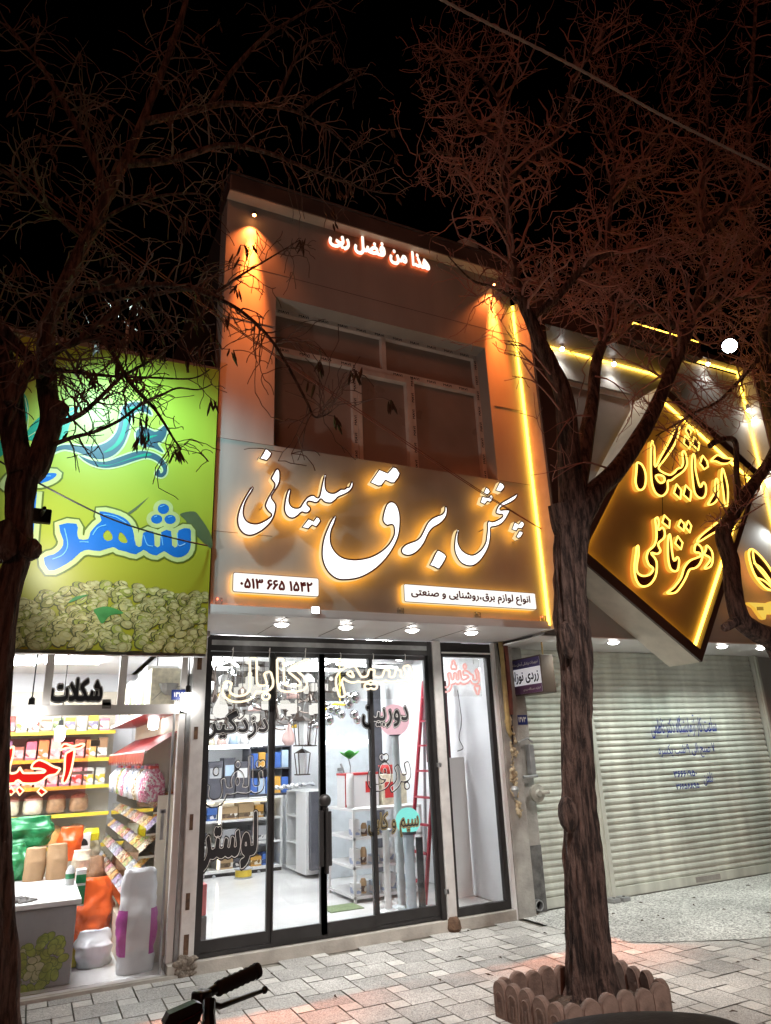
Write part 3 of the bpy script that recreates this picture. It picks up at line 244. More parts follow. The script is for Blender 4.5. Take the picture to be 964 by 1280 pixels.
 'shokolat': (599, 185, [[71,1,47,-1,33,3,27,6,24,11,9,-11,17,-5,28,0,18,5,13,6,14,-7,15,-4,52,0,29,9,26,-9,24,0,16,5,16,-5,25,0,14,4,15,-4,24,0,21,9,9,9,9,17,3,24,-7,31,-7,19,-11,8,-12,2,-6,13,-8,8,-6,14,-13,10,-16,2,-11,-5,-7,-7,-6,-14,-7,-8,-4,-8,-2,-7,2,-9,7,-13,14,-8,-2,-9,-3,-1,-6,7,-15,7,-9,1,-7,-1,-6,-4,-4,-5,-9,-27,-6,-1,-9,4,-15,24,-23,26,2,3,39,19,4,5,4,9,-1,6,-8,18,-4,5,-12,5,-8,-1,-48,-24,-27,-20,-2,2,-2,28,-5,11,-13,7,-17,0,-12,-6,-6,-11,0,-43,-3,1,-24,24,-13,4,-10,-5,-13,-12,-6,-16,-12,1,-19,-6,-7,-5,-6,-13,10,-32,0,-5,-4,-2,-46,-5,-32,0,-26,4,-2,1,-2,5,3,24,-5,12,-8,5,-18,5,-14,-5,-7,-12,-5,-25,1,-22,7,-17,13,-13,15,-8,17,-5], [232,58,-10,1,-2,2,-1,17,-7,23,1,2,16,-14,23,-27,0,-3,-6,-1], [329,58,-3,5,-1,26,2,2,14,-11,19,-21,-3,-1], [90,86,11,-1,10,2,17,-2,13,5,7,8,4,10,0,10,-6,13,-7,6,-11,4,-17,-2,-9,2,-10,0,-14,-6,-9,-14,-1,-12,6,-14,5,-5]]),
 'p1477': (381, 149, [[21,1,21,3,2,19,-9,84,-9,36,-7,4,-16,-4,-3,-6,9,-40,8,-91], [197,1,17,2,5,4,19,60,26,63,18,-41,27,-86,8,-3,16,4,22,68,26,61,-1,8,-14,6,-10,-2,-34,-83,-33,84,-8,3,-18,-7,-20,6,-10,-19,-26,-67,-33,84,-8,3,-14,-6,-3,-10,22,-56,21,-71], [79,2,15,-1,4,5,-4,77,38,5,15,9,-4,19,-6,1,-14,-5,-6,5,2,4,14,-1,4,3,1,18,-5,5,-20,0,-9,-3,-11,-11,-4,-12,-10,26,-8,0,-14,-7,12,-72,5,-60]]),
 'p1473': (380, 148, [[21,0,21,3,2,19,-9,84,-9,36,-7,5,-16,-5,-3,-6,9,-40,8,-91], [197,0,17,2,5,4,19,60,28,68,-2,6,-16,8,-6,-1,-4,-7,-31,-78,-33,83,-8,3,-17,-8,0,-8,22,-56,21,-70], [291,0,16,1,6,5,-4,79,20,5,12,-3,17,0,11,5,7,8,4,8,0,18,-5,15,-4,5,-10,-1,-10,-5,-1,-5,5,-16,-6,-6,-6,3,2,19,-6,5,-17,0,-6,-22,-5,-6,-8,4,-9,29,-7,1,-16,-6,10,-61,7,-75], [79,1,15,0,4,4,-4,78,38,4,15,9,-4,19,-6,1,-14,-5,-6,5,2,4,14,0,4,2,1,18,-5,5,-20,1,-9,-3,-11,-11,-4,-12,-10,25,-8,0,-14,-6,12,-73,5,-60]]),
 'zardi': (806, 201, [[140,1,5,-1,14,6,19,11,16,16,9,14,5,19,0,18,-7,25,-6,12,-5,5,-7,-1,-12,-5,-3,-4,0,-7,11,-25,1,-13,-5,-15,-7,-10,-15,-10,-18,-8,-4,-4,0,-5,3,-8], [225,1,24,3,22,10,15,13,12,18,31,2,12,4,12,10,6,17,0,19,-5,25,-7,16,-7,1,-14,-5,-5,-5,0,-6,11,-37,-2,-8,-6,-3,-23,-1,-7,31,-6,9,-13,10,-9,2,-12,0,-13,-6,-7,-8,-7,-10,-5,-15,2,-23,11,-12,25,-9,-12,-8,-25,-5,-5,-3,-1,-6,3,-13], [471,1,25,-1,22,4,25,13,16,16,5,9,3,10,-3,14,-9,9,-34,15,-2,4,4,8,11,9,10,3,14,-4,7,1,8,16,0,6,-4,4,-15,5,-24,-1,-11,-5,-10,-7,-14,-16,-5,-14,0,-15,1,-5,14,-14,30,-13,-5,-9,-19,-10,-28,-4,-15,3,-12,5,-5,6,-3,8,5,33,-5,5,-12,5,-5,-1,-4,-4,-6,-16,-3,-17,2,-17,2,-7,6,-9,15,-14,15,-6], [665,1,13,2,21,11,18,17,11,17,4,13,1,20,-6,26,-8,15,-4,4,-7,-1,-12,-5,-3,-4,-1,-7,12,-26,1,-9,-1,-7,-6,-15,-9,-9,-29,-15,-4,-4,1,-11,4,-9], [738,2,10,0,26,14,19,18,10,18,3,12,-2,29,-9,24,-7,9,-8,-1,-11,-5,-4,-4,0,-5,12,-25,1,-18,-5,-14,-9,-10,-9,-6,-22,-10,-4,-4,2,-12], [31,46,19,-1,18,4,7,4,8,8,7,12,2,13,-5,22,-14,27,-9,12,-6,5,-5,-1,-12,-7,-3,-3,-1,-4,22,-39,3,-10,-2,-9,-7,-4,-12,-1,-28,7,-6,-4,-7,-13,1,-6,7,-6], [603,46,20,-1,17,4,16,12,7,13,0,19,-5,18,-14,25,-8,12,-6,4,-5,0,-12,-8,-3,-8,22,-39,2,-10,-1,-8,-9,-4,-10,0,-10,0,-19,6,-5,-4,-8,-13,1,-5,6,-6], [110,47,19,-1,4,3,1,4,-2,129,-2,15,-6,4,-16,0,-5,-3,-1,-4,4,-141], [258,75,-6,3,-1,6,4,9,6,3,4,-2,4,-6,2,-12], [171,138,13,0,9,10,-1,13,-7,6,-5,2,-10,-1,-9,-10,1,-11], [769,138,12,0,10,10,-1,13,-5,5,-6,3,-11,-1,-8,-9,0,-12], [330,148,13,1,7,9,0,13,-10,8,-11,0,-9,-10,0,-12]]),
 'arman': (2415, 236, [[1633,0,6,0,7,4,5,8,-1,10,8,2,5,5,0,11,-6,8,-11,0,-9,-6,-9,6,-9,0,-8,-8,0,-10,6,-6,7,-3,0,-13], [704,15,25,0,20,5,14,9,12,14,9,22,0,24,-7,24,-10,17,-14,-4,-5,-6,12,-37,-3,-24,-9,-12,-15,-7,-22,-1,-24,9,-7,15,5,31,-16,9,-6,-4,-7,-25,3,-29,15,-19,14,-7], [953,15,18,5,21,14,11,11,11,20,3,13,-1,24,-6,18,-9,15,-15,-6,-4,-5,13,-32,-4,-24,-15,-18,-30,-15,1,-7], [1179,15,34,0,28,7,16,8,11,11,8,18,42,2,13,4,12,8,13,-8,16,-5,25,2,12,6,19,-8,20,0,15,8,19,-8,24,2,16,12,7,16,0,20,-9,33,-7,5,-17,-8,10,-40,0,-8,-5,-7,-14,-1,-9,3,1,32,-17,5,-4,-4,-7,-30,-5,-5,-13,-1,-9,3,-1,5,3,25,-15,5,-7,-3,-11,-33,-14,-2,-12,3,-9,6,-22,33,-30,29,2,4,55,30,1,4,-5,12,-7,4,-58,-31,-11,-10,-4,-9,2,-12,44,-45,2,-9,-4,-6,-16,-3,-31,0,-48,13,-4,-5,-2,-15,27,-14,2,-4,-3,-6,-11,-8,-15,-5,-34,-1,-15,4,-14,10,-3,19,6,22,-13,8,-8,0,-8,-27,0,-20,3,-10,13,-17,13,-8], [1536,15,17,5,19,12,14,15,10,15,13,-2,27,1,12,4,11,10,6,12,1,18,-12,42,-12,-1,-9,-7,11,-42,-3,-9,-5,-3,-22,-1,-8,3,-23,48,-5,0,-13,-7,-1,-6,12,-29,-1,-19,-12,-19,-35,-20,0,-7], [1976,15,11,2,26,16,25,30,10,-3,21,0,24,8,21,-8,28,-1,7,-17,10,-13,14,-9,14,-3,17,2,14,10,6,13,1,17,23,1,25,5,38,17,3,0,12,-15,12,-5,44,0,14,5,12,17,2,24,-5,25,-8,15,-19,-6,-1,-5,10,-35,-1,-13,-12,-5,-20,0,-16,5,7,9,-4,15,-14,3,-45,21,-23,2,-13,-3,-6,-8,6,-15,31,0,15,-4,8,-6,-34,-15,-42,-4,-16,4,8,26,-5,24,-12,11,-15,2,-15,-8,-11,-13,-8,-13,-9,-33,-19,0,-14,3,-2,12,3,20,-17,6,-5,-3,-9,-33,-6,-4,-14,-1,-13,4,-18,42,-6,6,-13,-7,-4,-5,13,-34,-3,-21,-14,-17,-31,-17,-1,-5], [2073,23,10,0,9,7,9,-7,10,0,7,6,0,11,-9,8,-9,0,-8,-7,-9,7,-10,0,-8,-11,2,-9], [2279,24,12,1,6,9,-1,9,-9,8,-10,-2,-7,-7,1,-10], [2188,42,-15,8,-4,14,15,2,17,-7,0,-14], [64,57,23,-1,35,4,32,9,18,8,12,-11,20,-6,27,1,15,10,20,-9,22,-1,10,4,11,12,3,8,0,20,-4,13,-9,12,-12,8,-13,2,-13,-5,-9,-7,-21,-38,-9,-6,-13,0,-12,4,0,17,-15,10,-25,-18,-26,-10,-30,-6,-43,0,-16,3,-13,6,-5,14,3,25,-5,4,-13,3,-4,-4,-5,-24,0,-15,7,-15,17,-14], [1795,57,31,-1,46,4,25,7,14,8,8,12,3,13,-1,18,-9,28,-6,2,-17,-8,10,-33,-3,-14,-13,-7,-32,-5,-60,0,-27,7,-5,5,-3,9,3,27,-6,4,-14,2,-7,-26,1,-16,5,-14,11,-11,14,-6], [337,60,24,0,13,3,25,14,13,-12,17,-5,29,1,14,8,19,-9,18,0,18,7,17,-7,23,1,16,11,7,12,1,24,-3,16,-6,19,-4,5,-19,-8,10,-41,-3,-11,-7,-4,-11,0,-7,3,1,32,-16,6,-5,-3,-6,-28,-7,-9,-12,-1,-9,3,-2,6,4,22,-3,4,-12,3,-7,-4,-11,-32,-9,-2,-19,1,-5,7,-2,11,-4,104,-4,4,-15,0,-4,-6,2,-58,-2,-22,-51,53,-6,0,-10,-11,1,-5,37,-38,19,-27,-16,-10,-36,-4,-3,-4,-1,-14,3,-3], [834,60,25,0,19,11,26,-10,22,2,7,4,10,12,2,26,-6,14,-13,16,-10,4,-10,1,-14,-6,-9,-9,-23,-38,-12,-3,-15,3,-4,17,-4,103,-4,4,-15,0,-5,-4,0,-14,5,-108,4,-11,8,-7], [1044,62,17,-1,4,6,-3,110,-1,16,-5,4,-14,0,-4,-5,2,-104,1,-23], [1947,62,15,-1,4,6,-2,130,-2,11,-5,3,-14,0,-4,-6,4,-136], [273,85,-15,8,9,18,9,5,10,-7,5,-15,-5,-8], [906,85,-16,8,9,18,9,5,10,-7,6,-15,-6,-8], [2168,88,6,24,8,11,6,3,4,-12,-4,-15,-9,-9], [716,140,10,2,7,8,-2,10,-7,7,-10,-1,-7,-8,0,-10], [77,142,10,0,9,7,8,-7,10,0,8,7,0,10,-11,9,-8,-1,-7,-7,-9,7,-10,0,-7,-5,-1,-8,1,-6], [1809,142,9,0,10,6,9,-6,9,0,8,7,0,9,-11,10,-7,-1,-8,-7,-11,8,-8,-1,-7,-6,-2,-7,2,-6], [1448,148,8,0,8,7,8,-6,9,-1,10,7,0,12,-7,6,-6,2,-1,13,-6,7,-8,2,-7,-4,-4,-5,-1,-13,-7,-2,-6,-6,0,-12], [1565,152,11,2,5,8,-2,10,-8,6,-12,-2,-5,-9,2,-9], [2005,152,9,1,8,9,-2,10,-7,6,-10,0,-8,-9,1,-10], [2370,163,9,0,10,7,8,-7,10,0,7,6,1,11,-6,7,-6,3,-15,-8,-9,7,-8,0,-8,-7,-2,-7,2,-6], [1057,209,15,1,11,8,1,6,-7,9,-15,-4,-19,7,-12,0,-18,-13,1,-5,8,-7,14,6]]),
 'ejare': (1435, 212, [[47,1,24,-1,21,4,20,9,17,15,8,16,-3,17,-36,18,-9,10,7,12,12,9,13,4,17,-3,6,11,-1,5,-15,5,-21,-1,-18,-10,-13,-16,-6,-18,3,-13,8,-7,31,-14,5,-6,-11,-16,-18,-8,-32,-4,-17,4,-11,6,-6,9,-3,10,6,29,-12,6,-5,-1,-8,-28,0,-15,4,-12,17,-18], [317,1,15,4,19,12,13,12,8,14,5,19,0,16,-6,24,-8,14,-16,-8,13,-35,-4,-21,-14,-18,-31,-17], [1150,1,22,8,16,11,18,24,5,25,-1,13,-5,19,-9,15,-13,-5,-3,-4,12,-30,-2,-24,-18,-21,-28,-14], [243,2,13,2,20,12,15,15,9,15,4,13,0,22,-8,25,-7,10,-16,-8,13,-32,-3,-22,-5,-10,-10,-10,-30,-16,-1,-4], [1334,9,8,1,5,6,0,9,-6,6,-10,-1,-6,-7,2,-9], [180,46,17,-1,19,4,11,8,6,11,2,16,-5,19,-24,39,-16,-10,23,-40,3,-13,-3,-7,-9,-6,-13,-2,-29,7,-8,-12,5,-7], [576,46,46,0,15,5,14,8,15,-10,17,-4,24,2,16,7,16,-7,27,-2,15,3,11,7,9,-7,12,-3,20,2,13,7,13,-7,18,-2,15,4,10,9,5,13,2,18,-7,29,-6,11,-16,-7,11,-41,-3,-10,-7,-6,-17,0,-5,3,-3,9,3,24,-13,4,-4,-2,-7,-30,-9,-8,-15,0,-7,4,-2,10,4,19,-14,5,-4,-2,-8,-28,-5,-6,-13,-3,-21,3,-7,7,3,27,-13,4,-5,-2,-5,-25,-6,-9,-19,-5,-13,3,-11,6,-21,33,-34,33,13,11,46,23,-3,11,-5,6,-57,-29,-11,-10,-4,-9,0,-8,4,-6,38,-37,6,-12,-1,-7,-17,-7,-46,0,-7,5,-3,9,-4,109,-3,3,-14,0,-3,-3,5,-119,4,-11,6,-7], [950,46,17,-1,19,4,11,8,6,11,2,16,-5,19,-24,39,-16,-10,23,-40,3,-13,-3,-7,-9,-6,-13,-2,-29,7,-8,-12,5,-7], [1272,46,30,0,26,7,39,19,24,6,0,14,-58,25,-30,2,-11,-5,4,-15,35,-1,18,-7,4,-5,-21,-12,-26,-8,-23,-2,-19,4,-5,15,-4,105,-3,3,-13,0,-3,-3,0,-24,4,-93,9,-18,9,-5], [477,47,15,-1,15,6,8,9,6,16,0,12,-6,19,-10,14,-23,20,-11,-10,1,-9,-13,-16,-9,-23,0,-13,7,-14,9,-7], [1100,47,14,-1,18,7,9,11,4,17,-2,13,-6,15,-12,17,-19,16,-13,-11,3,-8,-15,-19,-8,-25,6,-21,7,-6], [1418,47,14,-1,3,3,-4,135,-2,6,-3,1,-12,0,-2,-3,3,-132], [483,65,-12,7,-2,12,5,14,13,14,14,-15,4,-14,-6,-13], [1107,65,-12,6,-4,11,7,17,11,13,14,-14,4,-17,-7,-13], [707,124,9,0,6,5,0,9,-4,6,-9,2,-7,-5,-1,-9], [734,124,9,0,6,5,0,12,-7,5,-9,-2,-4,-5,-1,-7], [347,138,9,0,5,5,1,9,-5,6,-9,1,-7,-6,-1,-9], [584,157,73,40,1,5,-4,9,-5,1,-12,-6,-58,-34,-2,-6]]),
 'num1': (680, 144, [[20,0,15,1,5,5,-5,78,24,7,10,-4,15,0,13,6,8,9,2,12,-2,16,-8,14,-16,-6,3,-23,-7,-5,-8,4,2,18,-4,5,-16,1,-5,-22,-7,-7,-9,5,-9,29,-16,-3,-5,-4,9,-48,8,-84], [494,0,15,2,4,4,-15,110,-7,14,-11,11,-24,2,-12,-6,-12,-14,-6,-18,1,-16,6,-11,11,-9,16,-4,20,-1,7,-48,3,-12], [125,1,8,3,30,47,28,25,-2,9,-7,9,-22,-10,-11,7,-6,10,1,10,6,7,10,3,14,-3,5,2,3,16,-6,5,-24,2,-11,-3,-14,-11,-6,-10,-2,-20,3,-10,7,-11,14,-13,-20,-29,-12,-25,2,-5], [210,1,8,3,30,47,28,25,-2,9,-7,9,-22,-10,-11,7,-6,10,1,10,6,7,10,3,14,-3,5,2,3,16,-6,5,-24,2,-11,-3,-14,-11,-6,-10,-2,-20,3,-10,7,-11,14,-13,-20,-29,-12,-25,2,-5], [295,1,8,3,30,47,28,25,-2,9,-7,9,-22,-10,-11,7,-6,10,1,10,6,7,10,3,14,-3,5,2,3,16,-6,5,-24,2,-11,-3,-14,-11,-6,-10,-2,-20,3,-10,7,-11,14,-13,-20,-29,-12,-25,2,-5], [552,1,13,0,10,4,10,-4,17,1,14,14,6,19,-3,27,-9,30,-17,31,-19,21,-16,-13,5,-12,-19,-31,-12,-34,-1,-20,4,-18,10,-11], [559,24,-6,8,2,23,12,30,10,14,12,-19,6,-18,3,-32,-4,-5,-5,-1,-5,13,-14,1,-4,-3,-2,-10], [395,42,19,18,-14,17,-9,5,-16,-20], [660,44,9,3,11,13,-14,17,-9,5,-16,-20], [461,89,-10,5,-3,8,5,13,11,5,8,-6,6,-23,-3,-3]]),
 'num2': (817, 145, [[406,0,8,6,33,86,24,-67,8,-20,5,-5,20,9,17,-9,6,3,35,89,33,-88,6,-4,14,6,3,7,-22,55,-23,75,-16,-1,-6,-4,-22,-68,-25,-57,-21,46,-24,81,-9,3,-13,-4,-22,-65,-25,-61,2,-7], [20,1,16,1,4,4,-5,79,22,7,12,-4,16,0,12,6,8,9,2,12,-3,20,-7,10,-17,-7,4,-20,-2,-5,-5,-2,-8,4,2,19,-2,4,-18,0,-5,-20,-7,-8,-9,5,-9,29,-12,-1,-9,-5,9,-49,8,-84], [127,1,6,3,13,25,20,26,25,23,-1,6,-8,11,-22,-11,-11,8,-6,11,2,10,6,7,28,1,3,15,-5,6,-22,2,-13,-2,-13,-9,-8,-13,0,-29,6,-10,16,-15,-20,-28,-12,-25,3,-6], [212,1,6,3,13,25,20,26,25,23,-1,6,-8,11,-22,-11,-11,8,-6,11,2,10,6,7,28,1,3,15,-5,6,-22,2,-13,-2,-13,-9,-8,-13,0,-29,6,-10,16,-15,-20,-28,-12,-25,3,-6], [689,1,13,1,6,6,-14,106,-6,16,-10,10,-11,4,-16,0,-15,-8,-10,-13,-5,-20,1,-12,8,-14,10,-7,12,-4,24,-1,6,-45,3,-14], [308,3,16,-1,8,4,10,-4,17,1,14,12,6,19,-1,25,-9,31,-21,38,-16,16,-16,-11,5,-13,-21,-35,-11,-32,3,-34,9,-11], [746,3,15,-1,9,4,10,-4,16,1,14,12,7,18,-3,32,-10,31,-13,23,-21,25,-16,-11,4,-13,-20,-32,-11,-35,2,-32,5,-9], [316,25,-5,10,1,20,10,25,10,18,4,2,17,-35,4,-24,-2,-10,-3,-5,-6,-1,-5,13,-10,1,-6,-3,-4,-10], [754,25,-6,11,3,23,13,30,10,12,16,-36,4,-22,-1,-12,-3,-5,-5,-1,-6,13,-10,1,-7,-3,-3,-10], [655,90,-9,6,-2,12,6,10,11,3,8,-8,4,-22]]),
 'saat': (2550, 214, [[49,0,33,1,29,9,18,15,7,19,22,4,14,15,17,-14,19,-7,13,2,12,9,10,-6,14,-3,62,2,32,5,18,9,7,6,6,14,0,15,-6,13,-8,6,-12,5,-13,0,-24,-8,-27,-19,-3,92,-3,4,-12,0,-2,-34,3,-82,-6,-10,-10,-1,-12,4,-25,43,-10,8,-13,2,-12,-5,-10,-10,-21,-35,-6,-6,-16,0,-41,11,-2,-14,25,-11,4,-7,-3,-7,-9,-8,-14,-6,-38,-4,-22,5,-13,11,-5,18,6,24,-13,6,-9,-29,4,-25,15,-16], [560,1,11,2,23,14,14,14,11,20,10,-5,15,-2,19,3,14,9,9,-7,10,-3,40,-2,26,4,12,7,10,15,-5,22,-12,19,-30,28,17,12,42,20,-4,14,-5,0,-44,-22,-17,-12,-6,-9,-1,-7,2,-5,20,-16,24,-26,4,-13,-5,-8,-11,-5,-16,-1,-24,0,-22,3,-4,4,-1,7,3,23,-12,4,-3,-2,-6,-25,-5,-9,-9,-4,-21,0,-8,6,-17,41,-5,3,-11,-7,13,-33,-3,-21,-14,-19,-31,-17], [1582,1,16,5,19,12,10,11,10,17,4,26,-5,23,-9,17,-14,-7,13,-34,-4,-22,-12,-17,-32,-17], [1758,1,9,2,21,12,13,11,11,18,5,26,-5,24,-9,18,-13,-7,9,-23,3,-13,-4,-19,-16,-20,-29,-15], [1364,8,8,1,5,6,-1,6,-7,5,-7,-1,-4,-5,0,-8], [1392,8,7,1,5,6,-1,6,-6,5,-8,-1,-4,-5,1,-8], [2084,42,40,0,22,3,31,7,26,13,8,-12,12,-6,19,-3,30,2,36,6,26,9,5,4,-7,12,-23,-9,-10,2,-11,6,-10,12,0,14,6,9,12,6,22,0,3,12,-9,4,-25,-2,-18,-11,-7,-15,-1,-17,5,-11,11,-13,-20,-3,-24,1,-10,4,-4,8,2,11,-10,7,-27,-19,-32,-11,-29,-4,-51,3,-15,6,-5,7,-3,15,3,20,-11,4,-4,-4,-4,-20,0,-13,4,-12,17,-15], [444,45,28,2,15,10,7,15,-2,27,-8,25,-3,1,-10,-4,-2,-4,10,-32,-2,-16,-8,-6,-16,-2,-15,1,-7,4,-5,26,-2,92,-3,4,-12,0,-3,-4,6,-115,7,-17,10,-5], [830,45,16,0,20,5,12,11,4,11,0,9,-6,20,-23,37,-10,-6,-1,-3,19,-31,5,-24,-5,-8,-10,-4,-13,-1,-27,6,-6,-13], [1079,45,50,2,24,13,16,-12,18,-4,20,3,12,9,10,-8,13,-3,17,1,14,9,11,-8,18,-2,15,4,11,10,20,-13,26,0,17,5,9,8,5,12,0,20,-8,30,-4,4,-13,-6,10,-31,0,-13,-3,-9,-8,-4,-20,-1,-16,5,-8,15,-3,30,-6,3,-8,-1,1,-41,-3,-6,-7,-4,-10,-1,-15,5,-2,12,3,20,-12,4,-3,-2,-6,-29,-8,-9,-12,-1,-13,5,-2,14,3,15,-13,5,-9,-29,-6,-6,-13,-4,-14,3,-13,8,-23,34,-33,32,11,8,49,25,1,5,-7,10,-53,-27,-12,-9,-4,-9,1,-11,42,-42,5,-12,-2,-7,-17,-7,-48,0,-8,7,-3,13,-4,103,-3,3,-10,0,-3,-3,-1,-11,6,-108,9,-15], [1469,45,19,1,16,11,32,-11,17,3,13,12,2,24,-4,13,-8,11,-13,7,-12,1,-16,-9,-20,-37,-8,-7,-10,-3,-19,4,-5,15,-4,105,-3,3,-10,0,-3,-3,-1,-23,5,-92,4,-12,6,-7], [1881,45,51,2,15,6,8,7,4,18,-8,20,-11,15,-28,26,16,11,43,22,-5,14,-48,-23,-21,-17,-2,-15,39,-35,10,-21,-3,-7,-8,-4,-41,-3,-19,3,-6,7,-6,114,-3,3,-13,-2,5,-121,9,-14], [2396,45,26,2,14,9,8,-8,14,-4,18,2,13,9,13,-8,11,-2,21,4,12,11,4,12,0,19,-9,33,-5,1,-11,-6,10,-35,-1,-14,-8,-8,-10,-1,-15,4,-2,14,2,19,-12,4,-2,-2,-8,-30,-7,-8,-11,-1,-14,4,-3,7,4,23,-12,5,-15,-35,-15,-4,-17,2,-6,6,-3,15,-4,101,-3,3,-11,0,-2,-12,5,-110,9,-15], [980,46,19,1,12,6,7,11,4,16,-7,26,-13,16,-18,16,-10,-9,3,-8,-16,-20,-8,-23,6,-20,7,-7], [1674,46,14,2,-3,122,-4,4,-10,0,-2,-4,2,-116], [207,59,-15,7,-11,14,9,16,9,6,7,-1,6,-6,10,-25,-4,-9], [291,61,-1,4,19,21,23,14,11,3,13,-1,7,-5,4,-7,-2,-14,-13,-9,-25,-5], [984,62,-11,6,-4,13,6,18,13,14,16,-17,3,-18,-8,-13], [1536,62,-16,4,-8,6,11,22,10,7,8,-1,7,-7,6,-15,-3,-12], [662,124,7,0,5,6,-1,8,-6,5,-6,-2,-6,-6,1,-6], [689,124,8,0,5,7,-1,7,-7,5,-7,-2,-4,-6,1,-7], [2109,126,7,2,4,6,-1,7,-7,4,-6,-1,-5,-5,1,-8], [2136,126,7,2,4,6,-1,7,-7,4,-6,-1,-5,-8,2,-6], [1257,134,7,0,5,5,0,7,-5,5,-7,1,-5,-4,-1,-9], [1284,134,8,0,5,6,-1,6,-5,6,-8,-1,-5,-6,0,-6], [1613,138,8,0,5,6,-1,6,-6,6,-7,-1,-5,-6,0,-7], [334,141,8,0,5,5,0,8,-5,5,-9,-1,-5,-6,1,-6], [474,148,7,1,5,7,-2,5,-6,6,-7,-2,-5,-6,2,-8], [1273,155,6,2,4,5,-1,8,-6,4,-8,-1,-4,-8,2,-6], [1086,158,71,39,1,3,-4,7,-6,0,-66,-38,-2,-4], [1683,195,13,0,9,5,2,4,-5,6,-13,-4,-28,8,-8,-3,-9,-9,5,-5,15,5]]),
 'sobh': (1973, 221, [[1489,0,29,1,29,10,-6,12,-35,-7,-27,3,-17,7,-13,15,-1,24,7,20,18,19,26,15,8,1,5,-20,9,-12,20,-10,33,0,19,11,16,-10,22,-2,15,3,13,10,20,-12,55,-4,32,6,22,12,10,22,-2,16,-7,12,-12,8,-10,2,-18,-2,-15,-6,-17,-12,-35,-38,-9,3,-4,5,2,27,-12,3,-13,-32,-8,-5,-11,-2,-23,6,-3,12,3,19,-12,4,-3,-2,-9,-32,-8,-5,-14,-2,-22,6,-7,4,-5,11,-2,11,20,5,-1,14,-25,3,-43,13,-14,2,-21,-4,-3,-4,4,-11,30,1,29,-9,-24,-12,-23,-18,-15,-24,-6,-25,3,-20,13,-19,17,-11], [77,32,16,7,21,14,20,30,10,-4,14,-2,15,3,13,8,13,-9,17,-2,13,3,10,7,12,-8,17,-2,16,5,12,10,9,-10,9,-3,35,-2,24,4,18,12,11,-9,14,-6,16,-1,19,3,14,8,7,12,2,17,-6,27,-6,14,-14,-7,11,-38,-2,-11,-5,-6,-25,-3,-13,3,-11,7,-22,33,-34,34,17,13,42,21,0,7,-5,7,-55,-28,-12,-10,-4,-8,3,-11,43,-45,2,-12,-9,-8,-42,-3,-16,4,-8,13,-5,35,-9,2,-5,-5,1,-38,-9,-9,-12,-2,-13,5,-2,10,2,22,-12,4,-2,-2,-6,-27,-8,-10,-12,-2,-13,5,-3,12,3,18,-12,4,-13,-33,-6,-4,-13,-2,-14,7,-15,39,-3,5,-4,1,-10,-7,12,-32,-3,-22,-15,-21,-30,-16], [1180,32,34,1,27,8,20,15,7,20,26,4,14,10,4,12,0,43,-2,64,-3,11,-11,1,-3,-3,3,-117,-8,-6,-12,-2,-50,13,-3,-15,22,-9,6,-6,-2,-8,-8,-9,-14,-7,-20,-4,-21,0,-22,6,-10,8,-5,12,4,34,-10,4,-4,-2,-7,-24,1,-17,3,-10,17,-18], [632,36,6,2,6,7,-2,6,-6,4,-8,-1,-4,-6,1,-7], [432,40,7,0,5,6,0,8,-6,5,-7,-1,-5,-7,1,-6], [459,40,8,0,5,6,-1,9,-7,4,-6,-1,-5,-7,1,-6], [1588,41,8,0,5,4,1,6,-5,7,-9,1,-5,-5,0,-8], [597,75,44,-1,27,4,24,7,26,12,6,-9,6,-6,23,-5,23,2,15,9,10,-8,12,-3,19,2,14,8,11,-8,19,-2,13,4,11,8,6,16,0,17,-9,33,-4,3,-12,-7,10,-41,-2,-10,-8,-5,-12,-2,-13,5,-2,7,3,25,-11,4,-4,-3,-9,-32,-12,-6,-14,2,-5,4,-2,9,4,20,-12,4,-3,-2,-8,-28,-9,-7,-13,-2,-20,5,-5,7,2,12,-12,7,-23,-17,-28,-11,-32,-5,-37,0,-21,3,-14,8,-5,13,3,26,-13,4,-6,-23,0,-14,4,-12,6,-8,11,-6], [26,79,15,-1,13,6,9,8,6,16,-1,13,-7,19,-9,12,-21,19,-9,-9,2,-8,-16,-20,-8,-21,0,-11,5,-11,8,-7], [1043,79,9,0,5,3,-14,104,-7,16,-5,7,-15,5,-12,-1,-11,-6,-10,-13,-4,-12,0,-17,6,-11,11,-8,17,-4,20,0], [1345,79,13,0,2,3,-4,134,-4,5,-10,-1,-2,-4,2,-117], [1912,79,9,-1,7,4,17,56,28,68,-1,4,-11,4,-4,-3,-36,-96,-37,98,-3,2,-12,-5], [1709,91,-6,3,7,10,14,14,20,14,22,3,10,-4,5,-6,0,-15,-12,-12,-21,-6], [31,95,-13,7,-2,13,8,19,12,11,14,-15,5,-19,-7,-12], [1009,159,-13,7,-2,14,7,13,11,5,7,-3,6,-6,6,-27,-7,-4], [828,166,8,0,5,4,1,6,-5,8,-9,0,-5,-5,0,-7], [856,166,7,0,5,4,1,8,-5,5,-8,1,-5,-5,0,-8], [844,188,7,1,5,7,-2,5,-6,6,-7,-2,-5,-6,2,-8]]),
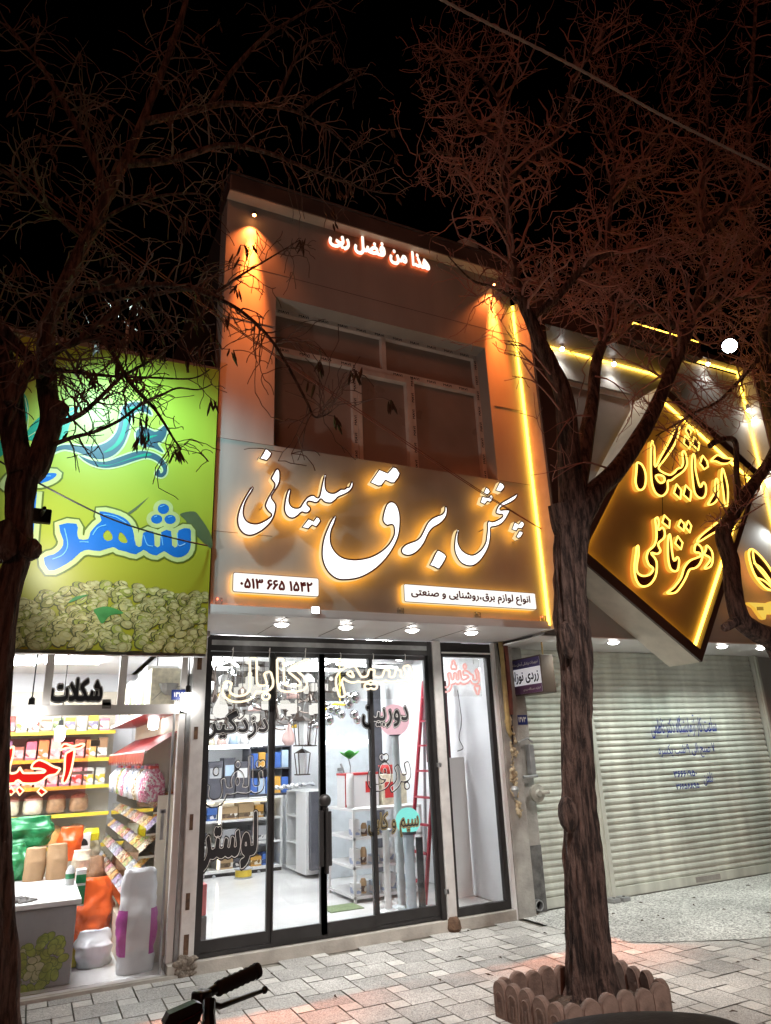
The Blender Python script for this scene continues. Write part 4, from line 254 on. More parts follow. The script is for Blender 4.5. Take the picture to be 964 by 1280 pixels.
 'tel': (352, 188, [[46,0,29,1,22,8,16,16,10,24,25,-5,42,7,53,-7,20,5,11,7,10,-8,13,-3,30,4,13,9,6,13,0,20,-8,31,-5,3,-12,-6,10,-34,0,-13,-3,-6,-8,-4,-16,-1,-16,4,-6,6,-3,13,-3,101,-3,3,-13,0,-1,-7,3,-106,-4,-10,-16,-4,-28,1,9,24,0,13,-3,11,-16,16,-21,2,-17,-11,-9,-19,1,-18,9,-18,-23,-1,-15,3,-9,10,-8,26,-14,-1,-2,-4,9,-40,-5,-21,-8,-9,-9,-5,-31,-4,-20,5,-12,10,-4,18,5,25,-12,6,-9,-28,3,-24,15,-18], [187,68,-11,11,-3,15,9,15,12,3,11,-11,2,-13,-8,-14], [56,126,8,0,5,6,0,8,-7,5,-8,-2,-4,-7], [313,148,7,1,5,6,-2,7,-6,5,-8,-2,-4,-6,2,-7], [340,148,8,1,4,7,-2,7,-6,4,-7,-2,-4,-6,2,-8], [186,150,7,0,5,6,0,8,-6,5,-7,-1,-5,-6,0,-7]]),
 'jil': (347, 210, [[52,0,35,1,21,7,8,5,13,14,10,17,3,1,15,-1,-4,-12,0,-7,2,-7,8,-8,6,-3,8,0,11,4,9,-4,7,0,10,4,7,9,1,12,-3,12,49,5,-8,-15,2,-14,10,-10,6,-2,9,1,7,3,6,6,2,6,0,11,-3,7,-6,6,-15,4,36,19,29,9,4,8,-1,17,-8,8,-17,4,-37,18,-11,3,-26,0,-14,-3,-6,-6,-1,-8,4,-16,8,-6,28,0,10,-3,-2,-2,-33,-9,-28,0,-3,4,4,20,-2,7,-10,7,-16,1,-6,-2,-4,-4,-8,-30,-6,-3,-14,0,-3,4,-3,9,-4,104,-7,8,-23,0,-5,-4,-3,-6,4,-131,-3,-13,-5,-7,-9,-7,-19,-4,-11,2,-12,5,-3,5,-3,9,6,23,-1,8,-5,6,-13,7,-9,0,-6,-3,-8,-20,-3,-14,0,-17,5,-18,7,-9,13,-12,13,-6], [187,46,-2,2,1,2,5,0,0,-2]]),
 'mavi': (437, 145, [[337,0,7,1,5,9,53,126,-3,8,-17,0,-6,-3,-37,-83,-37,83,-4,3,-16,0,-6,-3,55,-131], [3,1,20,0,4,4,1,90,4,-1,29,-37,7,-3,6,3,32,40,2,-92,5,-4,20,1,0,141,-22,0,-44,-51,-43,51,-23,-1,-1,-134], [146,1,22,1,16,37,5,2,48,-1,20,-38,20,-1,5,3,-58,134,-6,7,-14,0,-5,-5,-56,-131], [414,1,19,0,4,5,0,133,-5,5,-16,0,-5,-5,0,-131]]),
 'dozd_in': (507, 222, [[8,0,5,0,9,3,22,12,14,12,15,21,11,-3,14,0,18,3,11,5,16,-7,48,-1,25,4,12,7,9,9,3,8,0,15,-3,10,-12,20,-26,25,0,2,12,8,38,19,5,5,0,6,-6,11,-5,6,-1,9,-5,11,-5,2,-8,-2,-67,-38,-7,-8,1,-4,5,-8,9,-7,-1,-10,1,-11,31,-26,9,-10,7,-14,-1,-5,-12,-4,-15,-1,-18,0,-20,3,-3,2,-1,4,4,25,-7,5,-13,2,-4,-1,-4,-4,-5,-22,-4,-10,-7,-3,-16,0,-6,5,-17,40,-5,5,-6,1,-13,-7,-4,-6,14,-35,-3,-18,-10,-15,-36,-21,0,-9,4,-11], [341,0,5,0,10,4,12,6,15,11,13,14,9,17,2,11,0,25,-7,22,-5,12,-4,3,-10,0,-9,-5,-4,-6,0,-6,12,-28,0,-11,-5,-15,-16,-15,-25,-11,-3,-4,-1,-5,5,-12], [107,8,10,0,9,5,8,-5,12,0,8,9,0,13,-6,7,-5,3,-9,-1,-8,-5,-9,5,-11,0,-8,-7,-2,-10,2,-7], [279,45,19,0,20,5,13,10,7,15,1,17,-4,15,-15,28,-10,14,-4,3,-5,0,-12,-8,-5,-7,21,-37,5,-13,-2,-7,-9,-5,-10,0,-8,0,-22,6,-5,-4,-6,-12,0,-6,6,-6,12,-5], [447,45,19,0,17,3,15,11,8,13,1,18,-4,17,-15,28,-9,14,-5,3,-5,0,-12,-9,-3,-8,22,-38,3,-10,-2,-7,-9,-5,-10,0,-10,0,-19,6,-6,-6,-6,-10,0,-6,6,-6,11,-5], [371,138,12,0,9,10,-1,12,-4,6,-6,3,-7,1,-5,-2,-7,-9,0,-12]]),
 'telefon_in': (360, 196, [[49,0,31,1,22,8,16,15,11,23,24,-3,27,3,15,4,27,-5,26,-2,19,4,11,6,10,-7,12,-3,20,2,13,3,7,4,7,7,6,14,0,22,-8,33,-3,3,-5,1,-13,-5,-3,-3,10,-37,0,-10,-3,-6,-6,-2,-15,-2,-14,4,-4,6,-3,11,-3,102,-4,4,-15,1,-4,-2,-1,-4,3,-109,-1,-7,-3,-3,-14,-3,-19,2,-1,2,7,18,0,14,-3,10,-6,9,-8,7,-10,5,-10,2,-17,-6,-10,-8,-7,-11,-4,-11,0,-11,7,-18,-1,-2,-15,-2,-10,2,-7,3,-4,8,-7,25,-2,3,-8,0,-12,-5,-2,-4,6,-19,4,-27,-7,-18,-5,-5,-11,-5,-25,-3,-14,3,-10,5,-7,8,-2,10,5,31,-7,5,-12,2,-5,-8,-5,-22,0,-16,3,-11,10,-14,7,-6,13,-6], [189,77,-6,8,-3,11,6,13,4,2,7,1,7,-7,3,-13,-3,-7,-4,-4,-6,-4], [59,126,10,0,8,9,-1,10,-3,4,-6,4,-10,-3,-7,-9,2,-9], [315,148,8,0,10,7,9,-7,8,0,8,6,2,5,-1,6,-4,6,-6,3,-9,-1,-7,-6,-10,7,-9,0,-6,-5,-3,-9,2,-6], [189,150,9,0,8,9,-1,10,-8,7,-9,0,-8,-8,0,-10]]),
 'luster_in': (468, 208, [[10,1,5,-1,11,4,25,13,12,10,15,20,20,-3,13,2,19,6,19,-6,21,-2,16,3,12,5,15,-6,12,-2,14,2,14,5,13,-5,14,-2,23,6,7,6,7,8,6,18,0,19,-10,38,-4,4,-8,2,-17,-6,-5,-4,-1,-8,10,-33,0,-11,-8,-2,-6,1,-2,3,2,20,-2,9,-11,6,-10,2,-8,-4,-9,-33,-2,-3,-7,-1,-7,3,3,21,-2,8,-15,6,-10,0,-7,-8,-8,-27,-11,-3,-18,3,0,7,3,16,-2,7,-5,4,-16,4,-7,-2,-4,-4,-9,-32,-16,-3,-6,1,-3,4,-10,27,-8,16,-8,3,-6,-1,-14,-7,-3,-7,12,-33,0,-13,-3,-9,-11,-13,-11,-8,-19,-8,-4,-6,1,-11,5,-11], [332,1,18,1,25,9,20,14,12,19,26,2,12,3,11,7,6,6,6,22,0,21,-4,90,-4,10,-7,3,-14,0,-8,-4,-2,-7,3,-97,-2,-18,-16,-1,-6,20,-6,14,-10,11,-12,5,-12,2,-13,-4,-11,-7,-9,-12,-8,-24,0,-11,3,-9,10,-12,20,-9,-5,-4,-22,-5,-8,-4,-3,-7,2,-8,3,-11], [365,82,-2,3,1,6,2,4,4,1,4,-5,2,-7,-2,-2], [115,124,6,-1,12,4,13,-4,12,4,4,5,4,9,-4,13,-6,5,-10,4,-13,-5,-14,5,-11,-4,-7,-8,-3,-10,6,-12]]),
 'durbin_in': (530, 158, [[50,0,34,1,20,7,18,16,10,20,2,2,18,-1,15,1,16,6,16,-6,28,-1,16,2,10,4,12,12,4,10,2,10,-1,20,-9,31,-4,4,-8,0,-11,-4,-5,-5,0,-8,9,-32,0,-10,-8,-4,-12,-1,-14,1,-7,3,-2,3,4,25,-2,5,-5,2,-10,2,-8,-2,-4,-6,-7,-28,-8,-4,-10,-1,-8,1,-7,4,-9,30,-3,4,-10,1,-13,-4,-3,-4,-1,-3,9,-33,1,-11,-2,-9,-7,-13,-19,-7,-18,-2,-15,4,-8,4,-5,8,-2,9,6,26,-1,5,-3,4,-12,5,-8,-1,-6,-11,-5,-20,0,-17,3,-12,10,-14,9,-8,12,-6], [273,0,5,0,15,6,20,12,14,14,10,18,4,18,-1,22,-8,23,-4,7,-5,5,-7,0,-12,-6,-3,-4,-1,-6,12,-25,2,-9,-2,-10,-3,-9,-7,-10,-14,-10,-20,-8,-4,-4,0,-8,5,-12], [358,0,24,4,22,10,15,12,9,17,4,18,0,20,-2,13,-8,16,-6,8,-8,5,-7,3,-12,0,-12,-5,-11,-10,-8,-15,-3,-10,0,-13,3,-13,13,-12,22,-5,-12,-8,-25,-6,-5,-3,-1,-7,3,-13], [164,8,10,0,9,5,9,-5,11,0,9,10,-1,12,-5,7,-5,2,-9,0,-9,-6,-9,6,-11,0,-8,-8,-2,-8,2,-8], [236,9,12,0,9,7,1,12,-3,6,-6,5,-13,0,-9,-9,0,-12], [470,45,19,0,20,5,13,10,7,15,1,16,-4,15,-15,29,-10,14,-4,3,-5,-1,-11,-7,-6,-8,21,-36,5,-14,-2,-6,-8,-5,-10,-1,-9,1,-21,6,-5,-4,-7,-12,0,-6,7,-7,11,-5], [388,74,-4,4,0,8,4,8,6,2,7,-7,2,-14,-2,-2], [60,126,13,0,9,10,0,12,-5,6,-6,4,-12,-2,-8,-10,1,-11]]),
 'bargh_in': (279, 177, [[152,0,12,3,23,13,13,12,13,20,16,-4,19,2,12,4,10,6,5,8,3,8,1,22,-6,25,-5,13,-8,1,-11,-5,-3,-3,10,-39,-1,-11,-7,-5,-14,-1,-7,1,-5,3,-13,32,-9,14,-5,1,-14,-8,-1,-3,9,-19,4,-14,-1,-16,-5,-11,-8,-9,-10,-8,-24,-12,0,-6], [51,9,24,-1,30,7,19,11,14,16,8,23,1,26,-6,25,-6,8,-10,9,-13,4,-14,-4,-12,-9,-9,-18,-3,-18,1,-9,4,-7,7,-7,7,-3,16,-2,8,0,2,-1,-7,-13,-10,-6,-14,-5,-33,-2,-15,4,-7,5,-6,8,-2,11,2,13,6,18,-15,9,-4,0,-4,-3,-6,-16,-4,-16,0,-15,3,-12,6,-10,14,-12,15,-6], [248,9,10,0,7,7,0,10,-7,8,-10,0,-8,-7,0,-11], [107,84,-8,4,-1,8,5,13,9,3,5,-3,3,-4,3,-17,-3,-4], [90,150,9,0,9,8,9,-8,8,0,9,8,0,10,-4,6,-6,3,-7,-1,-9,-7,-10,7,-8,0,-8,-6,-1,-5,1,-7]]),
 'simkabl_in': (876, 228, [[552,0,17,2,4,4,-12,64,0,14,5,13,21,-17,16,-6,14,1,14,7,13,-5,22,0,12,3,10,5,14,-6,11,-2,30,1,14,6,19,-7,17,0,18,6,18,-6,23,1,9,4,6,6,6,8,3,12,0,18,-9,35,-3,4,-5,1,-16,-7,0,-7,8,-23,3,-15,-5,-9,-11,-4,-10,2,-4,5,3,30,-16,4,-6,-3,-7,-29,-2,-5,-5,-3,-9,-1,-10,4,-2,5,4,17,-1,8,-16,6,-5,-2,-8,-29,-5,-6,-12,-3,-20,3,-4,2,-2,5,5,26,-7,3,-11,2,-5,-3,-9,-31,-7,-5,-14,-2,-7,3,-4,4,-16,37,-9,10,-6,3,-9,0,-18,-5,-15,-10,-16,-16,-11,-19,-4,-17,1,-37,6,-34], [44,32,27,0,20,5,11,5,10,9,8,11,7,17,14,-2,23,2,14,6,10,13,3,11,0,17,-7,32,-6,7,-16,-4,-4,-3,11,-42,-3,-10,-7,-4,-13,-1,-10,3,-5,6,-3,10,-2,22,-1,73,-3,13,-18,0,-4,-3,4,-134,-6,-16,-7,-9,-10,-7,-17,-3,-17,1,-11,5,-8,8,-4,11,6,27,-1,6,-16,7,-4,-2,-2,-4,-7,-26,0,-17,3,-11,6,-9,10,-10,12,-6], [403,32,21,3,20,7,16,12,11,16,5,24,-1,22,-8,22,-13,12,-11,3,-15,-2,-13,-10,-8,-12,-5,-20,1,-9,4,-11,11,-10,8,-2,16,0,2,-2,-6,-7,-10,-5,-28,-8,-1,-10], [160,40,11,0,7,8,0,11,-6,7,-13,0,-7,-6,0,-11], [668,40,11,0,9,6,8,-6,11,0,7,8,0,11,-3,5,-7,3,-8,-1,-8,-6,-10,6,-10,0,-6,-6,-2,-8,3,-8], [242,78,56,0,16,6,12,10,3,6,1,14,-5,18,-17,22,-20,18,-1,3,15,10,40,20,1,7,-7,14,-7,0,-42,-21,-15,-9,-12,-11,-2,-9,0,-10,38,-35,8,-11,2,-9,-3,-5,-10,-4,-35,-1,-16,3,-4,6,-6,115,-4,3,-15,0,-4,-2,0,-34,5,-93,3,-8,5,-6,9,-5], [609,99,-10,3,-10,8,-6,9,1,4,12,7,5,2,3,-2,12,-26,-2,-4], [438,100,-9,3,-3,7,4,13,8,5,5,-2,5,-6,4,-14,-2,-5]]),
 'shokolat_in': (584, 170, [[62,1,51,-1,46,5,19,7,9,5,16,17,0,-22,6,-6,10,-2,30,0,15,4,17,8,12,-8,14,-4,55,0,15,3,12,6,14,-6,11,-3,27,0,15,5,15,-5,27,0,13,4,13,-4,27,0,15,7,11,12,5,14,2,20,-7,31,-6,14,-8,5,-16,-3,-2,15,-12,14,-4,14,-10,7,-13,1,-5,-2,-7,-6,-5,-14,-10,-10,-3,-6,1,-10,5,-9,9,-6,12,-1,9,3,7,-3,15,0,11,-38,-1,-9,-6,-2,-6,2,2,17,-1,12,-7,7,-12,2,-10,0,-6,-5,-6,-26,-4,-8,-7,0,-3,1,3,20,-2,9,-8,5,-13,3,-7,-1,-6,-4,-11,-32,-8,-2,-10,3,-6,4,-20,32,-24,25,5,4,42,22,5,5,1,10,-7,14,-6,5,-8,1,-47,-22,-19,-13,-10,-10,-5,-15,1,-6,2,-7,37,-36,8,-11,-2,-3,-9,-2,-37,1,-4,3,-2,11,-4,105,-8,7,-20,1,-6,-3,-4,-6,0,-63,-42,40,-10,-1,-13,-13,-3,-5,0,-6,3,-5,23,-22,28,-33,0,-5,-6,-3,-13,-3,-22,2,-10,-6,1,26,-3,14,-8,23,-8,6,-7,0,-15,-5,-7,-8,0,-7,9,-30,-1,-8,-8,-4,-29,-5,-50,-1,-31,5,-5,4,-3,8,3,20,-2,11,-6,4,-15,4,-10,-3,-4,-5,-5,-25,0,-19,7,-17,11,-12,13,-7,15,-4], [81,86,13,-1,9,3,6,-3,12,0,6,2,10,11,0,11,-2,7,-7,8,-5,2,-12,0,-8,-3,-10,3,-10,0,-5,-2,-8,-8,-2,-13,3,-10]])}
def text_loops(key, x0, x1, z0, z1=None, pad=0.):
    """lettering outline (stored as steps on a grid of 200 per em) scaled into x0..x1, standing on z0"""
    w, h, ls = TXT[key]; out = []
    sx = (x1-x0)/w; sz = sx if z1 is None else (z1-z0)/h
    for q in ls:
        l = []; a = b = 0
        for i in range(0, len(q), 2): a += q[i]; b += q[i+1]; l.append((x0+a*sx, z0+b*sz))
        out.append(l)
    return out
def trace(ox, oy, sc, pts, Y, k=4):
    """outline measured on the photograph, laid on the real plane at depth Y -> (X, Z) loop"""
    l = []
    for (x, y) in pts:
        p = P(ox+x/sc, oy+y/sc, Y); l.append((p.x, p.z))
    return smooth_loop(l, k) if k > 1 else [Vector(q) for q in l]
def spot(name, loc, target, energy, col, angle, blend=.5, size=.03):
    l = bpy.data.lights.new(name, 'SPOT'); l.energy = energy; l.color = col; l.spot_size = R_(angle); l.spot_blend = blend; l.shadow_soft_size = size
    o = bpy.data.objects.new(name, l); COL.objects.link(o); o.location = loc
    o.rotation_euler = (Vector(target)-Vector(loc)).to_track_quat('-Z', 'Y').to_euler(); return o
# ================================================================== materials
def hopmat(name, col, grain, gscale, bump=.25):
    m = M(name, col, .75, 0, 0, bump=0); nt = m.node_tree; N = nt.nodes; L = nt.links; b = N['Principled BSDF']
    tc = N.new('ShaderNodeTexCoord'); v = N.new('ShaderNodeTexVoronoi'); v.inputs['Scale'].default_value = gscale
    n1 = N.new('ShaderNodeTexNoise'); n1.inputs['Scale'].default_value = 1.3; n1.inputs['Detail'].default_value = 5
    n2 = N.new('ShaderNodeTexNoise'); n2.inputs['Scale'].default_value = gscale*.7; n2.inputs['Detail'].default_value = 3
    g = N.new('ShaderNodeNewGeometry')
    for q in (v, n1, n2): L.new(tc.outputs['Object'], q.inputs['Vector'])
    a = N.new('ShaderNodeMapRange'); a.inputs['To Min'].default_value = 1-grain; a.inputs['To Max'].default_value = 1+grain
    c = N.new('ShaderNodeSeparateColor'); L.new(v.outputs['Color'], c.inputs[0]); L.new(c.outputs[0], a.inputs['Value'])
    d = N.new('ShaderNodeMapRange'); d.inputs['From Min'].default_value = .3; d.inputs['From Max'].default_value = .7; d.inputs['To Min'].default_value = .68; d.inputs['To Max'].default_value = 1.16
    L.new(n1.outputs['Fac'], d.inputs['Value'])
    e = N.new('ShaderNodeMapRange'); e.inputs['To Min'].default_value = .82; e.inputs['To Max'].default_value = 1.15; L.new(g.outputs['Random Per Island'], e.inputs['Value'])
    p1 = N.new('ShaderNodeMath'); p1.operation = 'MULTIPLY'; p2 = N.new('ShaderNodeMath'); p2.operation = 'MULTIPLY'
    L.new(a.outputs[0], p1.inputs[0]); L.new(d.outputs[0], p1.inputs[1]); L.new(p1.outputs[0], p2.inputs[0]); L.new(e.outputs[0], p2.inputs[1])
    s = N.new('ShaderNodeVectorMath'); s.operation = 'SCALE'; s.inputs[0].default_value = lin(col); L.new(p2.outputs[0], s.inputs['Scale']); L.new(s.outputs[0], b.inputs['Base Color'])
    bp = N.new('ShaderNodeBump'); bp.inputs['Strength'].default_value = bump; bp.inputs['Distance'].default_value = .01; L.new(n2.outputs['Fac'], bp.inputs['Height']); L.new(bp.outputs[0], b.inputs['Normal'])
    return m
m_paver = hopmat('granular paver', (.45, .438, .41), .34, 170); m_paver2 = hopmat('pale paver', (.58, .565, .525), .12, 120, .1)
m_grout = M('sand joints', (.20, .185, .155), .95, 0, .3, 9); m_apron = hopmat('washed gravel concrete', (.45, .445, .42), .6, 75, .6)
m_fac = M('grey facade panel', (.39, .375, .35), .5, 0, .10, 1.6, spec=.35, stretch=(2.2, 1, .5)); m_cope = M('brown coping', (.10, .075, .065), .5)
m_alu = M('white soffit panel', (.78, .775, .77), .35, 0, .05, 3); m_pvc = M('white pvc frame', (.66, .63, .60), .35, 0, .06, 4)
m_black = M('anthracite aluminium', (.035, .033, .033), .35, .3, .15, 9); m_wallw = M('white interior wall', (.80, .81, .83), .6, 0, .03, 3)
m_floor = M('polished white floor', (.74, .74, .73), .12, 0, .07, 2.2); m_steel = M('brushed white steel post', (.66, .65, .63), .4, .2, .12, 10, .1, 30)
m_conc = M('grey concrete post', (.34, .33, .30), .85, 0, .28, 5, .35, 30); m_stone = M('door step stone', (.42, .395, .35), .7, 0, .18, 6, .15, 50)
m_brown = M('brown composite panel', (.085, .05, .04), .45, 0, .1, 4); m_grayw = M('grey rendered wall', (.36, .35, .33), .7, 0, .14, 2, .05, 60)
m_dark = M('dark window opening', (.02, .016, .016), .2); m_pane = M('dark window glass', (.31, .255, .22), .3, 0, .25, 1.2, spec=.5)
m_shut = M('pale green shutter steel', (.58, .60, .53), .45, .15, .24, 3, stretch=(1.6, 1, .35)); m_cream = M('cream box side', (.60, .55, .46), .5)
m_glass = glassmat('clear shop glass', (.97, .98, .98), .05); m_glass2 = glassmat('clear glass pane', (.95, .97, .97), .07)
m_ink = M('black sticker vinyl', (.018, .018, .02), .5, 0, .05); m_line = M('white sticker outline', (.75, .74, .70), .5, 0, .02)
m_gold = M('gold sticker outline', (.45, .36, .14), .45, 0, .1); m_navy = M('navy enamel', (.02, .035, .16), .3)
m_rust = M('rusty steel', (.13, .075, .045), .85, .2, .5, 14, .5, 40); m_rail = M('galvanised steel', (.35, .36, .36), .45, .5, .2, 12)
m_redink = M('dark red lettering', (.20, .012, .008), .5); m_letside = E('glowing amber letter side', (1, .72, .34), 1.05)
m_letrim = M('dark red letter rim', (.11, .012, .008), .5, 0, .2); m_letback = E('amber halo back', (1, .40, .028), 5.6)
m_letface = E('lit white letter face', (1, .97, .93), 1.6); m_panelface = E('lit white sign face', (1, .96, .90), 1.15)
m_led = E('warm LED strip', (1, .57, .06), 8.0); m_neonY = E('yellow neon tube', (1, .58, .09), 3.2); m_neonW = E('warm white neon', (1, .86, .62), 1.5)
m_neonP = E('pink neon', (1, .50, .45), 1.15); m_neonR = E('cream neon tube', (1, .72, .40), 2.6); m_redface = E('red lit letter face', (1, .02, .015), 1.0)
m_lampW = E('white lamp lens', (1, .97, .92), 30); m_lampB = E('bluish LED lens', (.80, .92, 1), 30); m_lampO = E('orange lamp', (1, .35, .10), 30)
m_panelL = E('white ceiling panel light', (.96, .98, 1), 78); m_panelN = E('white nut shop panel light', (.97, .98, 1), 42); m_tubeL = E('white tube light', (.97, .99, 1), 12); m_bulb = E('frosted LED bulb', (1, .98, .95), 14)
m_white = M('white melamine', (.80, .80, .80), .35, 0, .02); m_rope = M('black cable sheath', (.02, .018, .018), .6); m_cable = M('grey twisted cable', (.10, .085, .08), .6)
# ================================================================== setting
g = MB(); g.quad((-150, -150, -.012), (150, -150, -.012), (150, 150, -.012), (-150, 150, -.012)); g.build('ground', m_grout, weld=False)['kind'] = 'structure'
# hopscotch paving: big granular squares with small pale squares
pv = MB(); A_, B_ = .285, .135; GAP = .007
cut = [(4.43, 6.3), (4.47, 5.25), (4.85, 4.95), (5.5, 4.62), (9.5, 3.85)]
def apron_y(x):
    for (xa, ya), (xb, yb) in zip(cut[1:], cut[2:]):
        if xa <= x <= xb: return ya+(yb-ya)*(x-xa)/(xb-xa)
    return 99 if x < 4.45 else 3.85
def lim(x, y): return -4 < x < 9.2 and .3 < y < 6.36 and not (x > 4.45 and y > apron_y(x)+.05) and not (2.86 < x < 3.56 and 3.80 < y < 4.25)
for i in range(-60, 60):
    for j in range(-60, 60):
        x = 1.0+i*A_+j*B_; y = 5.741-i*B_+j*A_
        if lim(x+.1, y-.1):
            z = .004+random.uniform(-.0015, .0015); t = random.uniform(-.0015, .0015)
            pv.cur = 0; w = A_-GAP      # big square sits below-right of the small one
            pv.quad((x+.003, y-w, z), (x+w, y-w, z+t), (x+w, y-.003, z), (x+.003, y-.003, z-t))
            pv.cur = 1; w = B_-GAP; z = .005+random.uniform(-.001, .0015)
            pv.quad((x+.003, y+.003, z), (x+w, y+.003, z), (x+w, y+w, z), (x+.003, y+w, z))
pv.build('pavement', [m_paver, m_paver2], weld=False)['kind'] = 'structure'
ap = MB(); pts = [(4.43, 6.42)]+cut[1:]+[(9.5, 6.42)]
ap.add([(x, y, .010) for x, y in pts]+[(12.5, 6.42, .010), (12.5, 3.85, .010)], [[0, 1, 2, 3, 4, 5], [5, 4, 7, 6]]); ap.build('forecourt', m_apron, weld=False)['kind'] = 'structure'
# ================================================================== ELECTRICAL SHOP (middle)
YF = 5.45; YD = 6.345
m_cream0 = M('cream soffit board', (.50, .45, .37), .6)
shop = thing('electrical_shop', 'two storey grey panelled shop with a glass front and a dark upper window', 'shop', (1.125, YF, 0))
X0, X1 = 1.125, 4.44; ZB, ZT = 2.672, 6.76; WX0, WX1, WZ0, WZ1 = 1.624, 4.018, 4.19, 5.762
w = MB()
def wall_hole(w, x0, x1, z0, z1, hx0, hx1, hz0, hz1, y0, y1):
    o = [(x0, z0), (x1, z0), (x1, z1), (x0, z1)]; h = [(hx0, hz0), (hx1, hz0), (hx1, hz1), (hx0, hz1)]
    for y in (y0, y1):
        for i in range(4):
            k = (i+1) % 4; w.quad((o[i][0], y, o[i][1]), (o[k][0], y, o[k][1]), (h[k][0], y, h[k][1]), (h[i][0], y, h[i][1]))
    for l in (o, h):
        for i in range(4):
            k = (i+1) % 4; w.quad((l[i][0], y0, l[i][1]), (l[k][0], y0, l[k][1]), (l[k][0], y1, l[k][1]), (l[i][0], y1, l[i][1]))
wall_hole(w, X0, X1, ZB, ZT, WX0, WX1, WZ0, WZ1, YF, YF+.26)
w.build('facade_wall', m_fac, shop)
for xa_, xb_, z in ((X0+.002, WX0, 4.19), (X0+.002, X0+.5, 3.35), (WX1+.05, X1-.01, 5.06), (X0+.002, WX0-.002, 5.42), (X0+.002, X1-.01, 6.02), (WX1+.02, X1-.01, 4.19)): w = MB(); w.box(xa_, xb_, YF-.0012, YF+.01, z-.0022, z+.0018); w.build('panel_joint', m_cope, shop)
w = MB(); w.box(X0-.012, X1+.01, YF-.13, YF+.34, ZT+.002, ZT+.19, .012); w.build('coping', m_cope, shop); w = MB(); w.box(X0-.010, X1+.008, YF-.126, YF-.003, ZT-.012, ZT+.001); w.build('coping_soffit', m_cream0, shop)
w = MB(); w.box(X0-.02, X1+.02, YF-.14, YF+.35, ZT+.192, ZT+.215); w.build('coping_cap', m_cope, shop)
w = MB(); w.box(X0, X0+.12, YF+.262, 11, 2.75, ZT); w.box(X1-.12, X1, YF+.262, 11, 2.75, ZT); w.box(X0, X1, 10.9, 11, 2.9, ZT); w.box(X0+.13, X1-.13, YF+.30, 10.88, 6.5, 6.6); w.build('upper_shell', M('side brick painted as unlit', (.018, .014, .012), .95), shop)  # near-black colour stands in for the lack of light on this side
w = MB(); w.box(X0, X1+.06, YF-.035, 6.42, 2.662, 2.671); w.box(X0, X1+.06, YF-.037, YF-.003, 2.6725, 2.735); w.build('soffit', m_alu, shop)
for x in (1.75, 2.35, 2.95, 3.6):
    w = MB(); w.box(x, x+.004, YF-.03, 6.3, 2.659, 2.6625); w.build('soffit_joint', m_cope, shop)
w = MB(); w.box(1.10, 4.36, 6.292, 6.62, -.01, .095, .006); w.box(1.33, 4.36, 6.62, 10.7, -.01, .10); w.build('door_step', m_stone, shop)
w = MB(); w.box(1.34, 4.36, 6.47, 10.7, .101, .104); w.build('shop_floor', m_floor, shop)
w = MB(); w.box(1.20, 1.322, 6.44, 10.7, .10, 2.80); w.box(4.385, 4.46, 6.44, 10.7, .10, 2.80); w.box(1.2, 4.46, 10.62, 10.75, .10, 2.80); w.build('interior_wall', m_wallw, shop)
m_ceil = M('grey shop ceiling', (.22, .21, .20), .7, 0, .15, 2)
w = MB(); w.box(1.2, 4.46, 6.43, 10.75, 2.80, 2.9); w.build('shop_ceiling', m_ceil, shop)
w = MB(); w.box(1.33, 4.38, 10.585, 10.615, 2.02, 2.795); w.box(1.325, 1.335, 6.6, 10.58, 2.1, 2.795); w.build('added_dimming_panel', M('added grey dimming board', (.15, .14, .13), .6, 0, .2, 3), shop)  # boards added to dim the upper walls behind the neon words
w = MB()
for y in (7.2, 8.2, 9.2): w.box(1.33, 4.38, y, y+.05, 2.66, 2.71)
for x in (2.0, 3.0, 3.9): w.box(x, x+.04, 6.6, 10.5, 2.711, 2.75)
w.build('ceiling_rail', m_white, shop)
# upper window
wn = MB(); yw = YF+.225; fw = .05
def bars(mb, rects, y0, y1):
    for r in rects: mb.box(r[0], r[1], y0, y1, r[2], r[3])
zt = P(430, 540/2.41+220, yw).z; zt = 5.30
xa = P(439, 520, yw).x; xd = P(520, 570, yw).x; xs = P(476, 410, yw).x
rects = [(WX0, WX0+fw, WZ0, WZ1), (WX1-fw, WX1, WZ0, WZ1), (WX0+fw, WX1-fw, WZ1-fw, WZ1), (WX0+fw, WX1-fw, WZ0, WZ0+.03), (WX0+fw, WX1-fw, zt-.03, zt+.03),
         (xs-.025, xs+.025, zt+.03, WZ1-fw), (xa, xa+.05, WZ0+.03, zt-.03), (xd-.05, xd, WZ0+.03, zt-.03)]
bars(wn, rects, yw-.05, yw+.03)
m_pvcw = M('taped pvc window frame', (.66, .60, .55), .45, 0, .12, 8); win = wn.build('window', m_pvcw, shop)
wn = MB(); bars(wn, [(xa+.055, xa+.095, WZ0+.03, zt-.033), (xd-.10, xd-.055, WZ0+.03, zt-.033), (xa+.095, xd-.10, zt-.08, zt-.033)], yw-.06, yw+.01); wn.build('sash_frame', m_pvcw, win)
wn = MB(); wn.box(WX0+.01, WX1-.01, yw+.005, yw+.012, WZ0+.01, WZ1-.01); wn.build('pane', m_pane, win)
